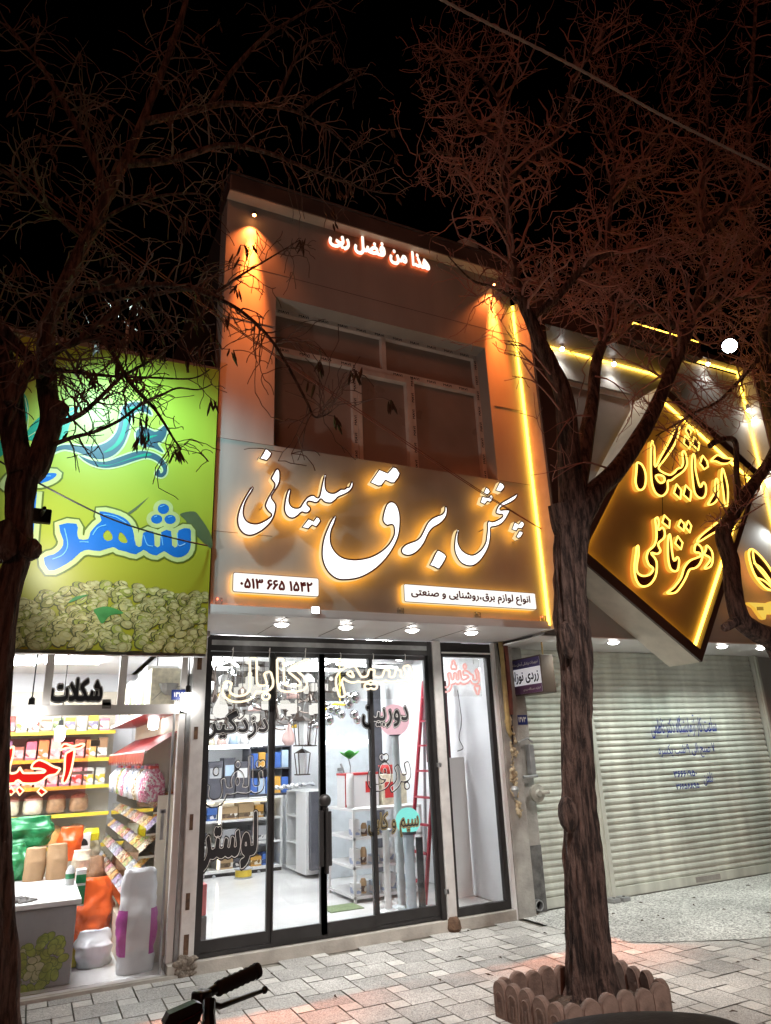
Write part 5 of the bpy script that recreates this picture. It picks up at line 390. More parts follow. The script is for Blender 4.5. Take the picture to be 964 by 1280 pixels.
# printed protective film on the frame
mk = MB
def tape(x0, z0, n, step, vert=False, lowy=yw-.0515):
    loops = []
    for i in range(n):
        l = text_loops('mavi', 0, .105, 0, .028)
        for q in l: loops.append([((x0+a+i*step, z0+b) if not vert else (x0-b, z0+a+i*step)) for a, b in q])
    return loops
film = tape(WX0+.08, WZ1-.04, 11, .21)+tape(WX0+.08, zt-.013, 4, .22)+tape(2.95, zt-.013, 5, .2)+tape(xa+.04, WZ0+.06, 6, .19, True)+tape(xd-.012, WZ0+.06, 6, .19, True)+tape(WX1-.012, WZ0+.06, 8, .19, True)
plate('printed_lettering', film, .0006, m_ink, frame((0, yw-.0505, 0)), win)
# ================================================================== shop front of the middle shop
front = thing('glass_shopfront', 'black framed glass shopfront with sliding doors and vinyl words between two pale posts', 'shopfront', (1.32, YD, .1))
ZD, ZTOP = .10, 2.645
w = MB(); w.box(1.305, 1.335, YD-.02, YD+.06, ZD, ZTOP); w.box(3.552, 3.60, YD-.03, YD+.06, ZD, ZTOP); w.box(1.335, 3.552, YD-.02, YD+.06, 2.505, ZTOP); w.box(1.335, 3.552, YD-.005, YD+.06, ZD, ZD+.03)
w.build('door_frame', m_black, front)
w = MB(); w.box(1.34, 3.55, YD-.024, YD-.0205, 2.555, 2.60); w.build('track_cover', m_rail, front)
def leaf(x0, x1, y, nm='door_leaf', lst=.05, rst=.05, bot=.085):
    w = MB(); w.box(x0, x0+lst, y-.018, y+.018, ZD+.033, 2.50); w.box(x1-rst, x1, y-.018, y+.018, ZD+.033, 2.50)
    w.box(x0+lst, x1-rst, y-.017, y+.017, ZD+.033, ZD+.033+bot); w.box(x0+lst, x1-rst, y-.017, y+.017, 2.46, 2.50)
    d = w.build(nm, m_black, front)
    w = MB(); w.box(x0+lst-.01, x1-rst+.01, y-.004, y+.004, ZD+.10, 2.47); w.build('glass', m_glass, d)
    return d
L1 = leaf(1.337, 1.945, YD+.02, lst=.02, rst=.055); L2 = leaf(1.93, 2.425, YD-.002, lst=.012, rst=.06); L3 = leaf(2.37, 2.92, YD-.002, lst=.055, rst=.03)
L4 = leaf(2.885, 3.553, YD+.02, lst=.05, rst=.03)
w = MB(); w.box(2.345, 2.385, YD-.062, YD-.022, .66, 1.11, .004); w.box(2.43, 2.46, YD-.062, YD-.022, .66, 1.10, .004); w.box(2.40, 2.425, YD-.075, YD-.02, .60, 1.13, .004); w.build('handle', m_black, L2)
w = MB(); w.lathe([(.0, -.085), (.03, -.08), (.052, -.06), (.056, -.03), (.052, -.02)], (2.405, YD, 1.19), 'Y', 18); w.box(2.383, 2.428, YD-.05, YD-.02, 1.1, 1.16); w.build('lock', m_black, L2, 'all')
for zz in (.33, 1.44):
    w = MB(); w.box(3.585, 3.625, YD-.05, YD-.031, zz-.02, zz+.02); w.build('hinge', m_rail, front)
def sticker(key, x0, x1, z0, z1, door, y, rim=m_line, body=m_ink, hollow=False):
    ww, hh, _ = TXT[key]; ls = text_loops(key, x0, x1, z0, z1)
    sx = (x1-x0)/ww; sz = (z1-z0)/hh; w2, h2, _ = TXT[key+'_in']; li = text_loops(key+'_in', x0+7*sx, x0+7*sx+w2*sx, z0+7*sz, z0+7*sz+h2*sz)
    o = plate('lettering', ls+(li if hollow else []), .0012, body, frame((0, y, 0)), door); w = MB()
    for l in li:
        if len(l) > 4: w.ring([(a, y-.0016, b) for a, b in l], .0026, 4)
    w.build('lettering_outline', rim, door, weld=False); return o
gy = YD+.02-.005; gy2 = YD-.002-.005
sticker('dozd', P(258, 900, gy).x+.005, P(337, 900, gy).x, P(300, 925, gy).z, P(300, 886, gy).z, L1, gy)
sticker('telefon', P(254, 970, gy).x+.005, P(332, 970, gy).x, P(300, 1008, gy).z, P(300, 944, gy).z, L1, gy, hollow=True)
sticker('luster', P(250, 1050, gy).x+.005, P(323, 1050, gy).x, P(300, 1089, gy).z, P(300, 1013, gy).z, L1, gy)
sticker('durbin', P(448, 900, gy).x+.03, P(512, 900, gy).x, P(480, 911, gy).z, P(480, 880, gy).z, L4, gy)
sticker('bargh', P(455, 970, gy).x+.03, P(514, 970, gy).x, P(490, 991, gy).z, P(490, 941, gy).z, L4, gy, hollow=True)
sticker('simkabl', P(456, 1035, gy).x+.03, P(524, 1025, gy).x, P(490, 1048, gy).z, P(490, 1013, gy).z, L4, gy, m_gold)
w = MB(); w.box(3.602, 3.70, YD-.05, YD+.05, .0, 2.655, .006); w.build('post', m_steel, front)
w = MB(); w.lathe([(.05, 0), (.07, .03), (.06, .09), (.04, .12)], (3.65, YD-.06, 0), 'Z', 9); w.build('post_foot', m_rust, front)
w = MB(); w.box(3.702, 4.335, YD-.02, YD+.05, 2.50, 2.64); w.box(3.702, 3.745, YD-.01, YD+.05, ZD, 2.50); w.box(4.285, 4.335, YD-.01, YD+.05, ZD, 2.50); w.box(3.745, 4.285, YD-.009, YD+.05, ZD, ZD+.07); wf = w.build('side_window', m_black, front)
w = MB(); w.box(3.74, 4.29, YD+.012, YD+.02, ZD+.06, 2.51); w.build('glass', m_glass, wf)
w = MB(); w.box(4.338, 4.385, YD-.04, YD+.05, .0, 2.655, .005); w.box(3.72, 4.336, YD-.035, YD-.022, 2.53, 2.545); w.build('trim', m_alu, front)
# ================================================================== left post
post = thing('steel_door_post', 'weathered white steel post with rust burns between the two glass shops', 'post', (1.2, 6.3, 0))
w = MB(); w.box(1.185, 1.298, 6.30, 6.42, 0, 2.66, .006); w.build('column', m_steel, post)
w = MB(); w.box(1.155, 1.183, 6.34, 6.40, .02, 2.3); w.build('guide_rail', m_rail, post)
for z, a, b in ((2.42, .03, .09), (1.80, .025, .05), (1.10, .022, .06), (.52, .025, .06), (.22, .03, .07)): w = MB(); w.box(1.215, 1.215+a*1.3, 6.296, 6.2995, z-b, z+b); w.build('rust_plate', m_rust, post)
w = MB()
for i in range(60): w.ball((1.175+random.random()*.13, 6.285+random.random()*.02, .01+.12*random.random()**1.3), .008+.016*random.random(), 6, (1+random.random(), .8, .6+random.random()))
w.build('mortar_lump', M('rusty mortar', (.20, .165, .13), .95, 0, .5, 30, .6, 60), post)
# ================================================================== concrete pillar at the right with its gas pipes
pil = thing('concrete_pillar', 'stained concrete pillar between the glass shopfront and the roller shutter', 'pillar', (4.58, 6.3, 0))
w = MB(); w.box(4.39, 4.60, 6.30, 6.60, 0, 2.655, .01); w.box(4.602, 4.79, 6.38, 6.60, 0, 2.62, .008); w.build('column', m_conc, pil)
w = MB(); w.box(4.606, 4.788, 6.374, 6.3795, .02, .62); w.build('dark_render', M('dark grey render', (.13, .13, .125), .9, 0, .5, 9, .4, 25), pil)
w = MB(); w.lathe([(.05, 0), (.05, -.05), (.038, -.05), (.038, 0)], (4.66, 6.37, .09), 'Y', 16); w.build('pipe_stub', m_rail, pil)
gas = thing('gas_riser_pipe', 'ochre gas pipe with foam lumps and a round regulator on the pillar', 'gas pipe', (4.5, 6.26, .9))
m_och = M('ochre pipe paint', (.42, .30, .12), .5, 0, .25, 12); m_foam = M('old yellowed foam', (.46, .38, .25), .9, 0, .45, 16, .7, 30); m_redp = M('red brown pipe paint', (.20, .055, .035), .6, 0, .3, 10)
w = MB(); w.tube([(4.43, 6.25, 2.655), (4.43, 6.25, 1.75), (4.455, 6.25, 1.7)], .026, 10); w.build('pipe', m_och, gas, 'all')
w = MB(); w.tube([(4.50, 6.27, 2.655), (4.50, 6.27, 2.15), (4.49, 6.27, 1.9)], .030, 10); w.build('pipe', m_redp, gas, 'all')
w = MB()
for i in range(150):
    z = 1.98-1.05*random.random()**.8; w.ball((4.47+.022*math.sin(z*9)+.075*(random.random()-.5), 6.255+.03*random.random(), z), .007+.022*random.random()**2, 6, (1, .8, .7+random.random()))
w.build('foam_lump', m_foam, gas)
w = MB(); w.tube([(4.54, 6.26, 1.62), (4.66, 6.25, 1.66), (4.72, 6.25, 1.62)], .012, 8); w.box(4.675, 4.735, 6.25, 6.33, 1.30, 1.60, .01); w.tube([(4.56, 6.25, 1.28), (4.74, 6.25, 1.285)], .016, 8); w.build('valve', m_rail, gas)
w = MB(); w.lathe([(0, -.05), (.03, -.05), (.04, -.03), (.085, -.02), (.09, 0), (.085, .02), (.05, .03)], (4.69, 6.22, 1.12), 'Y', 20); w.tube([(4.69, 6.20, 1.12), (4.80, 6.16, 1.13)], .02, 8); w.build('regulator', M('grey cast regulator', (.36, .35, .30), .6, .3, .3, 14), gas, True)
w = MB(); w.lathe([(.03, 0), (.045, -.03), (.012, -.1)], (4.44, 6.25, 1.20), 'Z', 10); w.build('valve_cap', m_rail, gas, True)
w = MB()
for i in range(3): w.tube(spline([(4.40+.03*i, 6.27, 2.65), (4.42+.03*i+.02*random.random(), 6.25, 2.2), (4.43+.02*i, 6.26, 1.8-.1*i)], 5), .009, 6)
w.build('wire', m_rope, gas)
# ================================================================== lab building (right)
YR = 5.58
lab = thing('laboratory_building', 'brown framed laboratory building with LED edged frames above roller shutters', 'building', (4.5, YR, 0))
wR0, wR1 = 4.66, 12.0
zs = 2.63
w = MB(); wall_hole(w, 4.50, wR1, zs+.002, 6.45, 5.28, 7.4, 4.55, 5.72, YR, YR+.2); w.build('facade_wall', m_grayw, lab)
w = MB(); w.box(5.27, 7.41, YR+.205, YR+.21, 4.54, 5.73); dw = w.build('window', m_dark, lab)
w = MB(); w.box(5.29, 7.39, YR+.06, YR+.065, 4.56, 5.71); w.build('pane', m_pane, dw)
w = MB(); w.box(5.281, 7.399, YR+.03, YR+.10, 5.66, 5.718); w.box(6.3, 6.35, YR+.03, YR+.1, 4.56, 5.66); w.build('frame', m_pvc, dw)
# fins and beams
fy = YR-.40
w = MB(); w.box(4.475, 4.68, fy+.0, YR-.002, 2.66, 6.42, .004); w.build('frame_fin', m_brown, lab)
w = MB(); w.box(4.448, 4.474, fy+.012, YR-.004, 2.655, 6.41); w.build('fin_side', m_cream, lab)
w = MB(); w.box(4.682, 6.88, fy+.02, YR-.002, 6.10, 6.44, .004); w.box(5.98, 7.1, fy-.10, fy+.017, 6.13, 6.36, .004); w.build('frame_beam', m_brown, lab)
w = MB(); w.box(5.98, 8.6, YR-.12, YR-.002, 6.50, 6.585, .004); w.build('frame_beam', m_brown, lab)
w = MB(); w.box(8.50, 8.75, YR-.22, YR-.002, 2.66, 6.46, .004); w.build('frame_fin', m_brown, lab)
w = MB(); w.box(8.46, 8.497, YR-.21, YR-.004, 2.66, 6.49); w.build('fin_side', m_cream, lab)
w = MB(); w.box(8.76, 12, YR-.05, YR-.003, 2.66, 6.2); w.build('side_panel', m_brown, lab)
w = MB(); w.box(4.45, wR1, YR-.01, 6.6, zs-.012, zs); w.build('soffit', m_alu, lab)
w = MB(); w.box(4.8, 12, 6.52, 6.6, 0, zs-.014); w.build('lower_wall', m_grayw, lab)
w = MB(); w.box(4.5, 12, YR+.22, 11, 2.66, 6.4); w.build('building_body', m_grayw, lab)
# LED strips are fittings of the building
def strip(pts, r=.017, parent=lab): 
    w = MB(); w.tube(pts, r, 6); w.build('led_strip', m_led, parent)
strip([(4.440, YF-.028, 6.40), (4.440, YF-.028, 2.70)], .017)
strip([(4.70, YR-.02, 6.085), (6.86, YR-.02, 6.085)]); strip([(5.98, fy-.085, 6.37), (7.08, fy-.085, 6.37)])
strip([(6.9, YR-.02, 6.485), (8.44, YR-.02, 6.485), ]); strip([(8.448, YR-.02, 6.47), (8.448, YR-.02, 3.0)])
# spot heads on the panel
for i, (x, z) in enumerate(((5.17, 6.06), (5.98, 6.04), (7.75, 6.44), (8.38, 5.86), (8.40, 4.95))):
    t = thing('panel_spotlight', ['small white spotlight under the brown beam nearest the yellow fin', 'small white spotlight under the brown beam beside the dark beam end', 'small white spotlight under the upper brown beam over the diamond sign', 'small white spotlight high on the far fin below the beam corner', 'small white spotlight halfway down the far fin near the diamond corner'][i], 'spotlight', (x, YR-.08, z), 'spotlights on the laboratory panels')
    w = MB(); w.lathe([(.022, 0), (.026, .05), (.02, .07)], (x, YR-.09, z), 'Z', 12); w.build('housing', m_white, t)
    w = MB(); w.ball((x, YR-.09, z-.012), .026, 12); w.build('bulb', m_lampW, t)
    spot('panel_spot_light', (x, YR-.10, z-.05), (x+.05, YR, z-1.0), 9, (1, .97, .90), 110, .9)
t = thing('panel_spotlight', 'small white spotlight tucked behind the tall fin beside the slogan panel', 'spotlight', (4.72, YR-.07, 4.62), 'spotlights on the laboratory panels')
w = MB(); w.lathe([(.02, 0), (.024, .05), (.018, .07)], (4.72, YR-.07, 4.62), 'Z', 12); w.build('housing', m_white, t); w = MB(); w.ball((4.72, YR-.07, 4.61), .022, 10); w.build('bulb', m_lampW, t)
spot('panel_spot_light', (4.74, YR-.09, 4.60), (4.95, YR, 4.5), 7, (.92, 1, 1), 160, 1.)
spot('panel_spot_light', (8.36, YR-.12, 4.1), (8.2, YR, 3.9), 8, (.92, 1, 1), 160, 1.)
# roller shutters
def shutter(name, x0, x1, y, z0, z1, label):
    prof = []; z = z0+.10; pitch = .068
    while z < z1:
        for dz, dy in ((0, 0), (.010, -.014), (.030, -.020), (.050, -.014), (.060, 0)): prof.append((y+dy, z+dz))
        z += pitch
    t = thing(name, label, 'roller shutter', ((x0+x1)/2, y, z0))
    w = MB(); n = len(prof); nx_ = max(6, int((x1-x0)*9)); vs = []
    for k in range(nx_+1):
        xx = x0+(x1-x0)*k/nx_
        for a, b in prof: vs.append((xx, a+.010*noise.noise((xx*1.1, b*2.6, x0))+.006*noise.noise((xx*3.2, b*7, x0+4)), b+.004*noise.noise((xx*.8, b*14, x0))))
    w.add(vs, [(k*n+i, k*n+i+1, (k+1)*n+i+1, (k+1)*n+i) for k in range(nx_) for i in range(n-1)]); w.build('slat_curtain', m_shut, t, weld=False)
    w = MB(); w.box(x0, x1, y-.022, y+.01, z0, z0+.10, .004); w.build('bottom_bar', m_shut, t)
    return t
sh1 = shutter('roller_shutter', 4.80, 5.62, 6.47, .012, zs-.014, 'narrow pale green roller shutter between the stained pillar and the tree trunk')
sh2 = shutter('roller_shutter', 5.74, 8.62, 6.46, .012, zs-.014, 'wide pale green roller shutter bearing blue handwritten opening hours')
for x, lb in ((5.68, 'pale steel guide post between the two roller shutters'), (8.69, 'pale steel guide post at the far end of the wide shutter')):
    w = MB(); w.box(x-.05, x+.05, 6.40, 6.46, .0, zs-.014, .006); w.box(x-.02, x+.02, 6.385, 6.3995, .0, zs-.02); rebase(tag(w.build('shutter_guide_post', m_shut), lb, 'guide post', 'shutter guide posts'), (x, 6.43, 0))
m_blue = M('blue marker ink', (.015, .03, .22), .6)
def handw(key, xa, xb, ytop, ybot):
    Yp = 6.436; a = P(xa, (ytop+ybot)/2, Yp); b = P(xb, (ytop+ybot)/2, Yp); zc = (a.z+b.z)/2; h = (P(xa, ytop, Yp).z-P(xa, ybot, Yp).z)
    plate('handwriting', text_loops(key, a.x, b.x, zc-h/2, zc+h/2), .0012, m_blue, frame((0, Yp-.015, 0)), sh2)
handw('saat', 812, 894, 893, 922); handw('sobh', 822, 893, 929, 948); handw('tel', 878, 890, 965, 982); handw('num1', 841, 870, 963, 971); handw('num2', 844, 873, 979, 986)
w = MB(); w.box(6.95, 7.35, 6.4365, 6.4375, .035, .09); w.build('scuff', m_conc, sh2)
for i, x in enumerate((5.60, 5.735)):
    t = thing('shutter_floor_lock', ['grey floor lock box at the foot of the guide post, close to the trunk', 'grey floor lock box under the corner of the wide shutter'][i], 'lock', (x, 6.30, 0), 'floor locks of the shutters')
    w = MB(); w.box(x-.05, x+.05, 6.26, 6.38, .011, .05, .008); w.build('lock_body', m_rail, t)
    w = MB(); w.lathe([(.014, 0), (.014, .006), (0, .006)], (x, 6.31, .051), 'Z', 10); w.build('keyhole', m_black, t)
# recessed soffit downlights
def downlight(x, y, z, label, grp, s, en, col=(1, .98, .95)):
    t = thing('recessed_downlight', label, 'downlight', (x, y, z), grp)
    w = MB(); w.lathe([(.062, 0), (.075, 0), (.078, -.006), (.062, -.008), (.060, 0)], (x, y, z), 'Z', 20); w.build('rim', m_white, t)
    w = MB(); w.lathe([(.0, -.030), (.03, -.027), (.052, -.017), (.060, -.0085)], (x, y, z), 'Z', 20); w.build('lens', s, t)
    spot('downlight_beam', (x, y, z-.04), (x, y, 0), en, col, 130, .7, .05)
for i, (x, y) in enumerate(((1.80, 5.72), (2.40, 5.73), (3.08, 5.74), (3.74, 5.75))):
    downlight(x, y, 2.66, ['bright round downlight at the banner end of the white soffit', 'bright round downlight second from the banner end of the white soffit', 'bright round downlight third from the banner end of the white soffit', 'bright round downlight at the yellow fin end of the white soffit'][i], 'downlights in the shop soffit', m_lampW, 55)
for i, (x, y) in enumerate(((4.90, 5.78), (5.555, 5.74), (6.34, 5.76), (7.25, 5.74), (7.95, 5.74))):
    downlight(x, y, zs-.013, ['flat round downlight of the laboratory soffit beside the yellow fin', 'flat round downlight of the laboratory soffit just past the tree trunk', 'flat round downlight of the laboratory soffit behind the diamond tip', 'flat round downlight of the laboratory soffit past the diamond tip', 'flat round downlight of the laboratory soffit farthest from the trunk'][i], 'downlights in the laboratory soffit', m_lampW, [20, 38, 70, 84, 62][i], (.90, 1, .95))
# ================================================================== diamond sign
dia = thing('diamond_sign', 'big tilted square brown sign with LED edges and neon words on the laboratory', 'sign', (6.2, YR, 3.9))
yd0 = 5.17
C4 = [P(x, y, yd0) for x, y in ((728.8, 689), (872.5, 812), (942, 596), (827.5, 493.6))]
ctr = sum(C4, Vector())/4
inn = [(p.x, p.z) for p in C4]; out = [(p.x, p.z) for p in [ctr+(q-ctr)*1.085 for q in C4]]
def ringplate(mb, o, i, y):
    for a in range(len(o)):
        b = (a+1) % len(o); mb.quad((o[a][0], y, o[a][1]), (o[b][0], y, o[b][1]), (i[b][0], y, i[b][1]), (i[a][0], y, i[a][1]))
def wallring(mb, l, y0, y1):
    for a in range(len(l)):
        b = (a+1) % len(l); mb.quad((l[a][0], y0, l[a][1]), (l[b][0], y0, l[b][1]), (l[b][0], y1, l[b][1]), (l[a][0], y1, l[a][1]))
w = MB(); ringplate(w, out, inn, yd0-.03); wallring(w, inn, yd0-.03, yd0+.08); wallring(w, out, yd0-.03, yd0-.0); w.build('rim', m_brown, dia)
w = MB(); wallring(w, out, yd0+.0005, YR-.003); w.build('box_side', m_cream, dia)
m_diab = M('tan sign back panel', (.42, .27, .115), .5, 0, .08, 3)
w = MB(); w.add([(a, yd0+.06, b) for a, b in inn], [[0, 1, 2, 3]]); w.build('back_panel', m_diab, dia, weld=False)
i2 = [(p.x, p.z) for p in [ctr+(q-ctr)*.985 for q in C4]]
for a in (0, 1, 2):
    b = (a+1) % 4
    if a == 0: pass
    w = MB(); w.tube([(i2[a][0], yd0+.045, i2[a][1]), (i2[b][0], yd0+.045, i2[b][1])], .018, 6); w.build('led_strip', m_led, dia)
w = MB(); w.tube([(i2[3][0], yd0+.045, i2[3][1]), (i2[0][0], yd0+.045, i2[0][1])], .018, 6); w.build('led_strip', m_led, dia)
m_glit = M('dark red glitter acrylic', (.07, .012, .012), .3, 0, .5, 60)
m_sideY = E('amber lit letter return', (1, .54, .06), .9); m_sideR = E('deep red letter return', (.75, .13, .05), .5); m_halo = E('red amber halo', (1, .33, .05), 2.2)
S1 = (780, 530, 6.886); S2 = (775, 635, 6.886); yl = yd0-.02
LET1 = [
 [(110,330),(150,345),(180,400),(190,470),(180,540),(150,572),(115,560),(95,500),(100,430),(105,370)],
 [(235,145),(258,180),(265,280),(268,365),(310,285),(350,215),(400,120),(440,30),(478,15),(470,90),(430,190),(350,310),(300,385),(385,435),(430,415),(455,385),(490,370),(505,330),(498,250),(515,230),(535,270),(545,340),(530,385),(500,420),(450,455),(405,490),(378,495),(378,560),(360,600),(325,625),(285,610),(255,570),(235,500),(228,400),(228,250)],
 [(545,15),(582,70),(562,118),(527,60)], [(525,100),(575,160),(565,220),(510,170)], [(600,110),(650,170),(640,230),(585,180)],
 [(595,255),(612,290),(615,380),(630,460),(655,540),(680,500),(705,530),(705,600),(680,640),(640,635),(605,590),(590,500),(580,380),(582,300)],
 [(675,270),(715,320),(725,370),(690,395),(650,340)], [(450,515),(495,570),(485,650),(425,595)], [(530,525),(580,580),(570,665),(507,610)],
 [(790,470),(808,490),(812,600),(800,660),(760,695),(720,695),(740,650),(775,590),(780,520)],
 [(845,380),(870,440),(895,560),(890,700),(865,690),(850,580),(835,460)], [(745,320),(800,265),(860,290),(935,300),(900,340),(840,345),(790,325)]]
HOLE1 = [(270,445),(300,435),(340,450),(352,480),(340,505),(310,510),(280,480)]
LET2 = [
 [(158,325),(162,400),(148,480),(150,550),(190,580),(240,575),(270,550),(280,520),(245,490),(225,430),(240,370),(290,320),(310,250),(305,150),(300,95),(325,80),(335,130),(330,185),(360,165),(385,200),(380,260),(330,310),(350,370),(320,400),(270,390),(300,430),(318,480),(310,580),(270,650),(215,680),(165,665),(130,600),(120,500),(135,380),(140,335)],
 [(380,60),(430,110),(425,175),(360,125)],
 [(430,225),(440,280),(450,380),(465,450),(490,420),(510,450),(500,530),(470,550),(430,520),(410,430),(408,300),(415,240)],
 [(495,240),(540,300),(525,360),(470,305)], [(520,100),(555,140),(547,200),(497,155)], [(585,108),(615,155),(600,215),(560,165)],
 [(880,90),(890,120),(850,190),(770,240),(690,290),(660,290),(690,240),(780,165),(850,110)],
 [(660,305),(700,340),(712,410),(690,480),(650,520),(600,535),(570,600),(530,670),(480,730),(420,740),(405,725),(460,680),(520,600),(550,510),(600,450),(660,425),(690,410),(680,390),(640,380),(640,330)],
 [(745,320),(790,370),(800,440),(785,500),(745,525),(725,515),(765,460),(770,430),(722,400),(735,360)]]
for S, LS, nm in ((S1, LET1, 'lettering'), (S2, LET2, 'lettering')):
    loops = [trace(*S, l, yl, 1 if len(l) <= 5 else 4) for l in LS]
    if S is S1: loops.append(trace(*S, HOLE1, yl))
    o = plate(nm, loops, .055, (m_glit, m_sideY, m_halo), frame((0, yl+.055, 0)), dia)
    w = MB()
    for l in loops: w.ring([(a, yl-.004, b) for a, b in inset(l, .005)], .0105, 6)
    w.build('neon_outline', m_neonY, o, weld=False)
for l in ([(828, 617), (828.5, 643)], ):
    w = MB(); w.tube([P(x, y, yl+.06) for x, y in l], .004, 5); w.build('wire', m_rope, dia)
# leaf emblem sign at the far right
yl2 = YR-.16; lf = thing('leaf_neon_sign', 'red and yellow neon leaf emblem sign beyond the diamond', 'sign', P(950, 720, yl2)); S3 = (900, 640, 7.53)
leafl = trace(*S3, [(285,352),(330,370),(400,440),(460,520),(520,620),(540,720),(470,735),(400,690),(330,600),(290,500),(270,400)], yl2)
o = plate('leaf_body', [leafl], .06, (m_glit, m_sideY, m_halo), frame((0, yl2+.06, 0)), lf)
w = MB(); w.ring([(a, yl2-.004, b) for a, b in leafl], .013, 6)
for l in ([(320,480),(400,540),(500,680)], [(350,620),(420,650),(500,720)], [(310,370),(330,480),(420,600),(500,700)]): w.tube(spline([P(900+x/7.53, 640+y/7.53, yl2-.006) for x, y in l], 5), .011, 5)
w.build('neon_outline', m_neonY, o, weld=False)
o = plate('script_band', [trace(*S3, [(258,850),(440,858),(480,840),(700,850),(700,960),(440,960),(430,1010),(400,1000),(330,900)], yl2, 1)], .05, (E('yellow lit face', (1, .66, .10), .9), m_sideY, m_halo), frame((0, yl2+.05, 0)), lf)
o = plate('script_end', [trace(*S3, [(135,850),(150,850),(170,960),(158,965)], yl2, 1)], .05, (m_neonY, m_sideY, m_halo), frame((0, yl2+.05, 0)), lf)
w = MB()
for x in range(350, 410, 9): w.tube([P(900+x/7.53, 640+(892+(x % 2)*2)/7.53, yl2-.002), P(900+(x+3)/7.53, 640+925/7.53, yl2-.002)], .004, 4)
w.build('script_mark', m_redink, lf)
# ================================================================== blade sign "zardi nozad"
bs = thing('hanging_box_sign', 'small purple and white box sign hanging from the soffit beside the gas pipe', 'sign', (4.62, 5.9, 2.3))
Xs = 4.66; pa = PX(635, 832, Xs); pb = PX(674, 812, Xs); ys0, ys1 = pb.y, pa.y; zt_, zb_ = (pa.z+pb.z)/2, PX(677, 866, Xs).z
w = MB(); w.box(Xs, Xs+.17, ys0, ys1, zb_, zt_, .006); w.build('box', M('brown sign box', (.09, .062, .045), .5), bs)
SM = lambda d: frame((Xs-d, 0, 0), (0, -1, 0), (0, 0, 1), (-1, 0, 0))
H = zt_-zb_; q = .015
rect = lambda a0, a1, b0, b1: [(a0, b0), (a1, b0), (a1, b1), (a0, b1)]
o = plate('sign_face', [rect(-ys1+q, -ys0-q, zb_+q, zt_-q)], .002, M('lit white sign print', (.75, .74, .76), .4, emis=(.95, .93, 1), es=.35), SM(0), bs)
m_purp = M('purple sign print', (.09, .07, .22), .5)
plate('colour_band', [rect(-ys1+q, -ys0-q, zt_-q-.25*H, zt_-q)], .0015, m_purp, SM(.002), bs); plate('colour_band', [rect(-ys1+q, -ys0-q, zb_+q, zb_+q+.22*H)], .0015, M('plum sign print', (.16, .07, .17), .5), SM(.002), bs)
ww = ys1-ys0
plate('lettering', text_loops('arman', -ys1+.04, -ys0-.04, zt_-q-.19*H, zt_-q-.07*H), .001, m_line, SM(.0036), bs)
plate('lettering', text_loops('zardi', -ys1+.05, -ys0-.05, zb_+.30*H, zb_+.66*H), .001, m_ink, SM(.002), bs)
plate('lettering', text_loops('ejare', -ys1+.42*ww, -ys0-.04, zb_+.10*H, zb_+.18*H), .001, m_line, SM(.0036), bs)
w = MB()
for y in (ys0+.05, ys1-.08): w.tube([(Xs+.08, y, zt_), (Xs+.08, y, 2.655)], .010, 8)
w.build('hanger', m_och, bs)
def numplate(key, x0, x1, z0, z1, y, label):
    t = thing('house_number_plate', label, 'number plate', ((x0+x1)/2, y, z0), 'house number plates')
    w = MB(); w.box(x0, x1, y, y+.006, z0, z1, .002); w.build('plate', m_navy, t)
    plate('lettering', text_loops(key, x0+.02, x1-.02, z0+.025, z1-.02), .0012, m_line, frame((0, y-.0002, 0)), t)
numplate('p1473', 4.635, 4.775, 1.80, 1.90, 6.37, 'navy house number plate on the pillar beside the gas pipe')
# ================================================================== main lettering of the electrical shop
sign = thing('halo_lit_lettering', 'large white halo lit calligraphy letters on the grey facade', 'sign', (2.8, YF, 3.4))
yf = YF-.14; dp = .06
A1 = (290, 550, 9.14); A2 = (350, 580, 9.64); A3 = (390, 570, 7.53); A4 = (490, 620, 12.05); A5 = (560, 595, 9.64)
W1 = [(A1, [(380,93),(415,105),(462,150),(445,200),(402,245),(355,232),(310,215),(345,150)], 1),
 (A1, [(235,530),(250,548),(235,590),(190,660),(155,735),(140,810),(145,870),(175,920),(225,945),(290,948),(350,925),(410,890),(445,855),(410,820),(380,775),(375,735),(400,670),(440,600),(475,540),(480,500),(455,465),(440,435),(465,385),(490,340),(520,322),(545,340),(557,390),(552,480),(520,550),(480,610),(460,655),(480,690),(505,730),(510,780),(490,870),(450,945),(390,1010),(320,1060),(240,1095),(170,1095),(110,1060),(70,1000),(55,930),(60,860),(85,770),(120,690),(165,610),(205,550)], 4),
 (A2, [(122,295),(138,320),(125,390),(120,450),(140,500),(180,522),(235,515),(275,455),(320,400),(365,375),(410,372),(450,400),(470,380),(485,320),(510,200),(535,125),(560,140),(552,230),(560,300),(590,335),(640,345),(680,330),(730,298),(775,295),(800,275),(830,270),(850,220),(875,210),(890,240),(880,290),(840,340),(780,375),(710,405),(670,445),(620,478),(560,475),(520,455),(495,430),(465,465),(425,475),(380,462),(345,460),(335,485),(370,520),(375,560),(340,595),(300,598),(265,590),(215,635),(160,662),(105,650),(65,610),(45,550),(50,470),(65,390),(90,315)], 4),
 (A2, [(340,652),(400,680),(440,628),(480,645),(500,690),(470,740),(440,768),(390,745),(345,792),(258,765)], 1)]
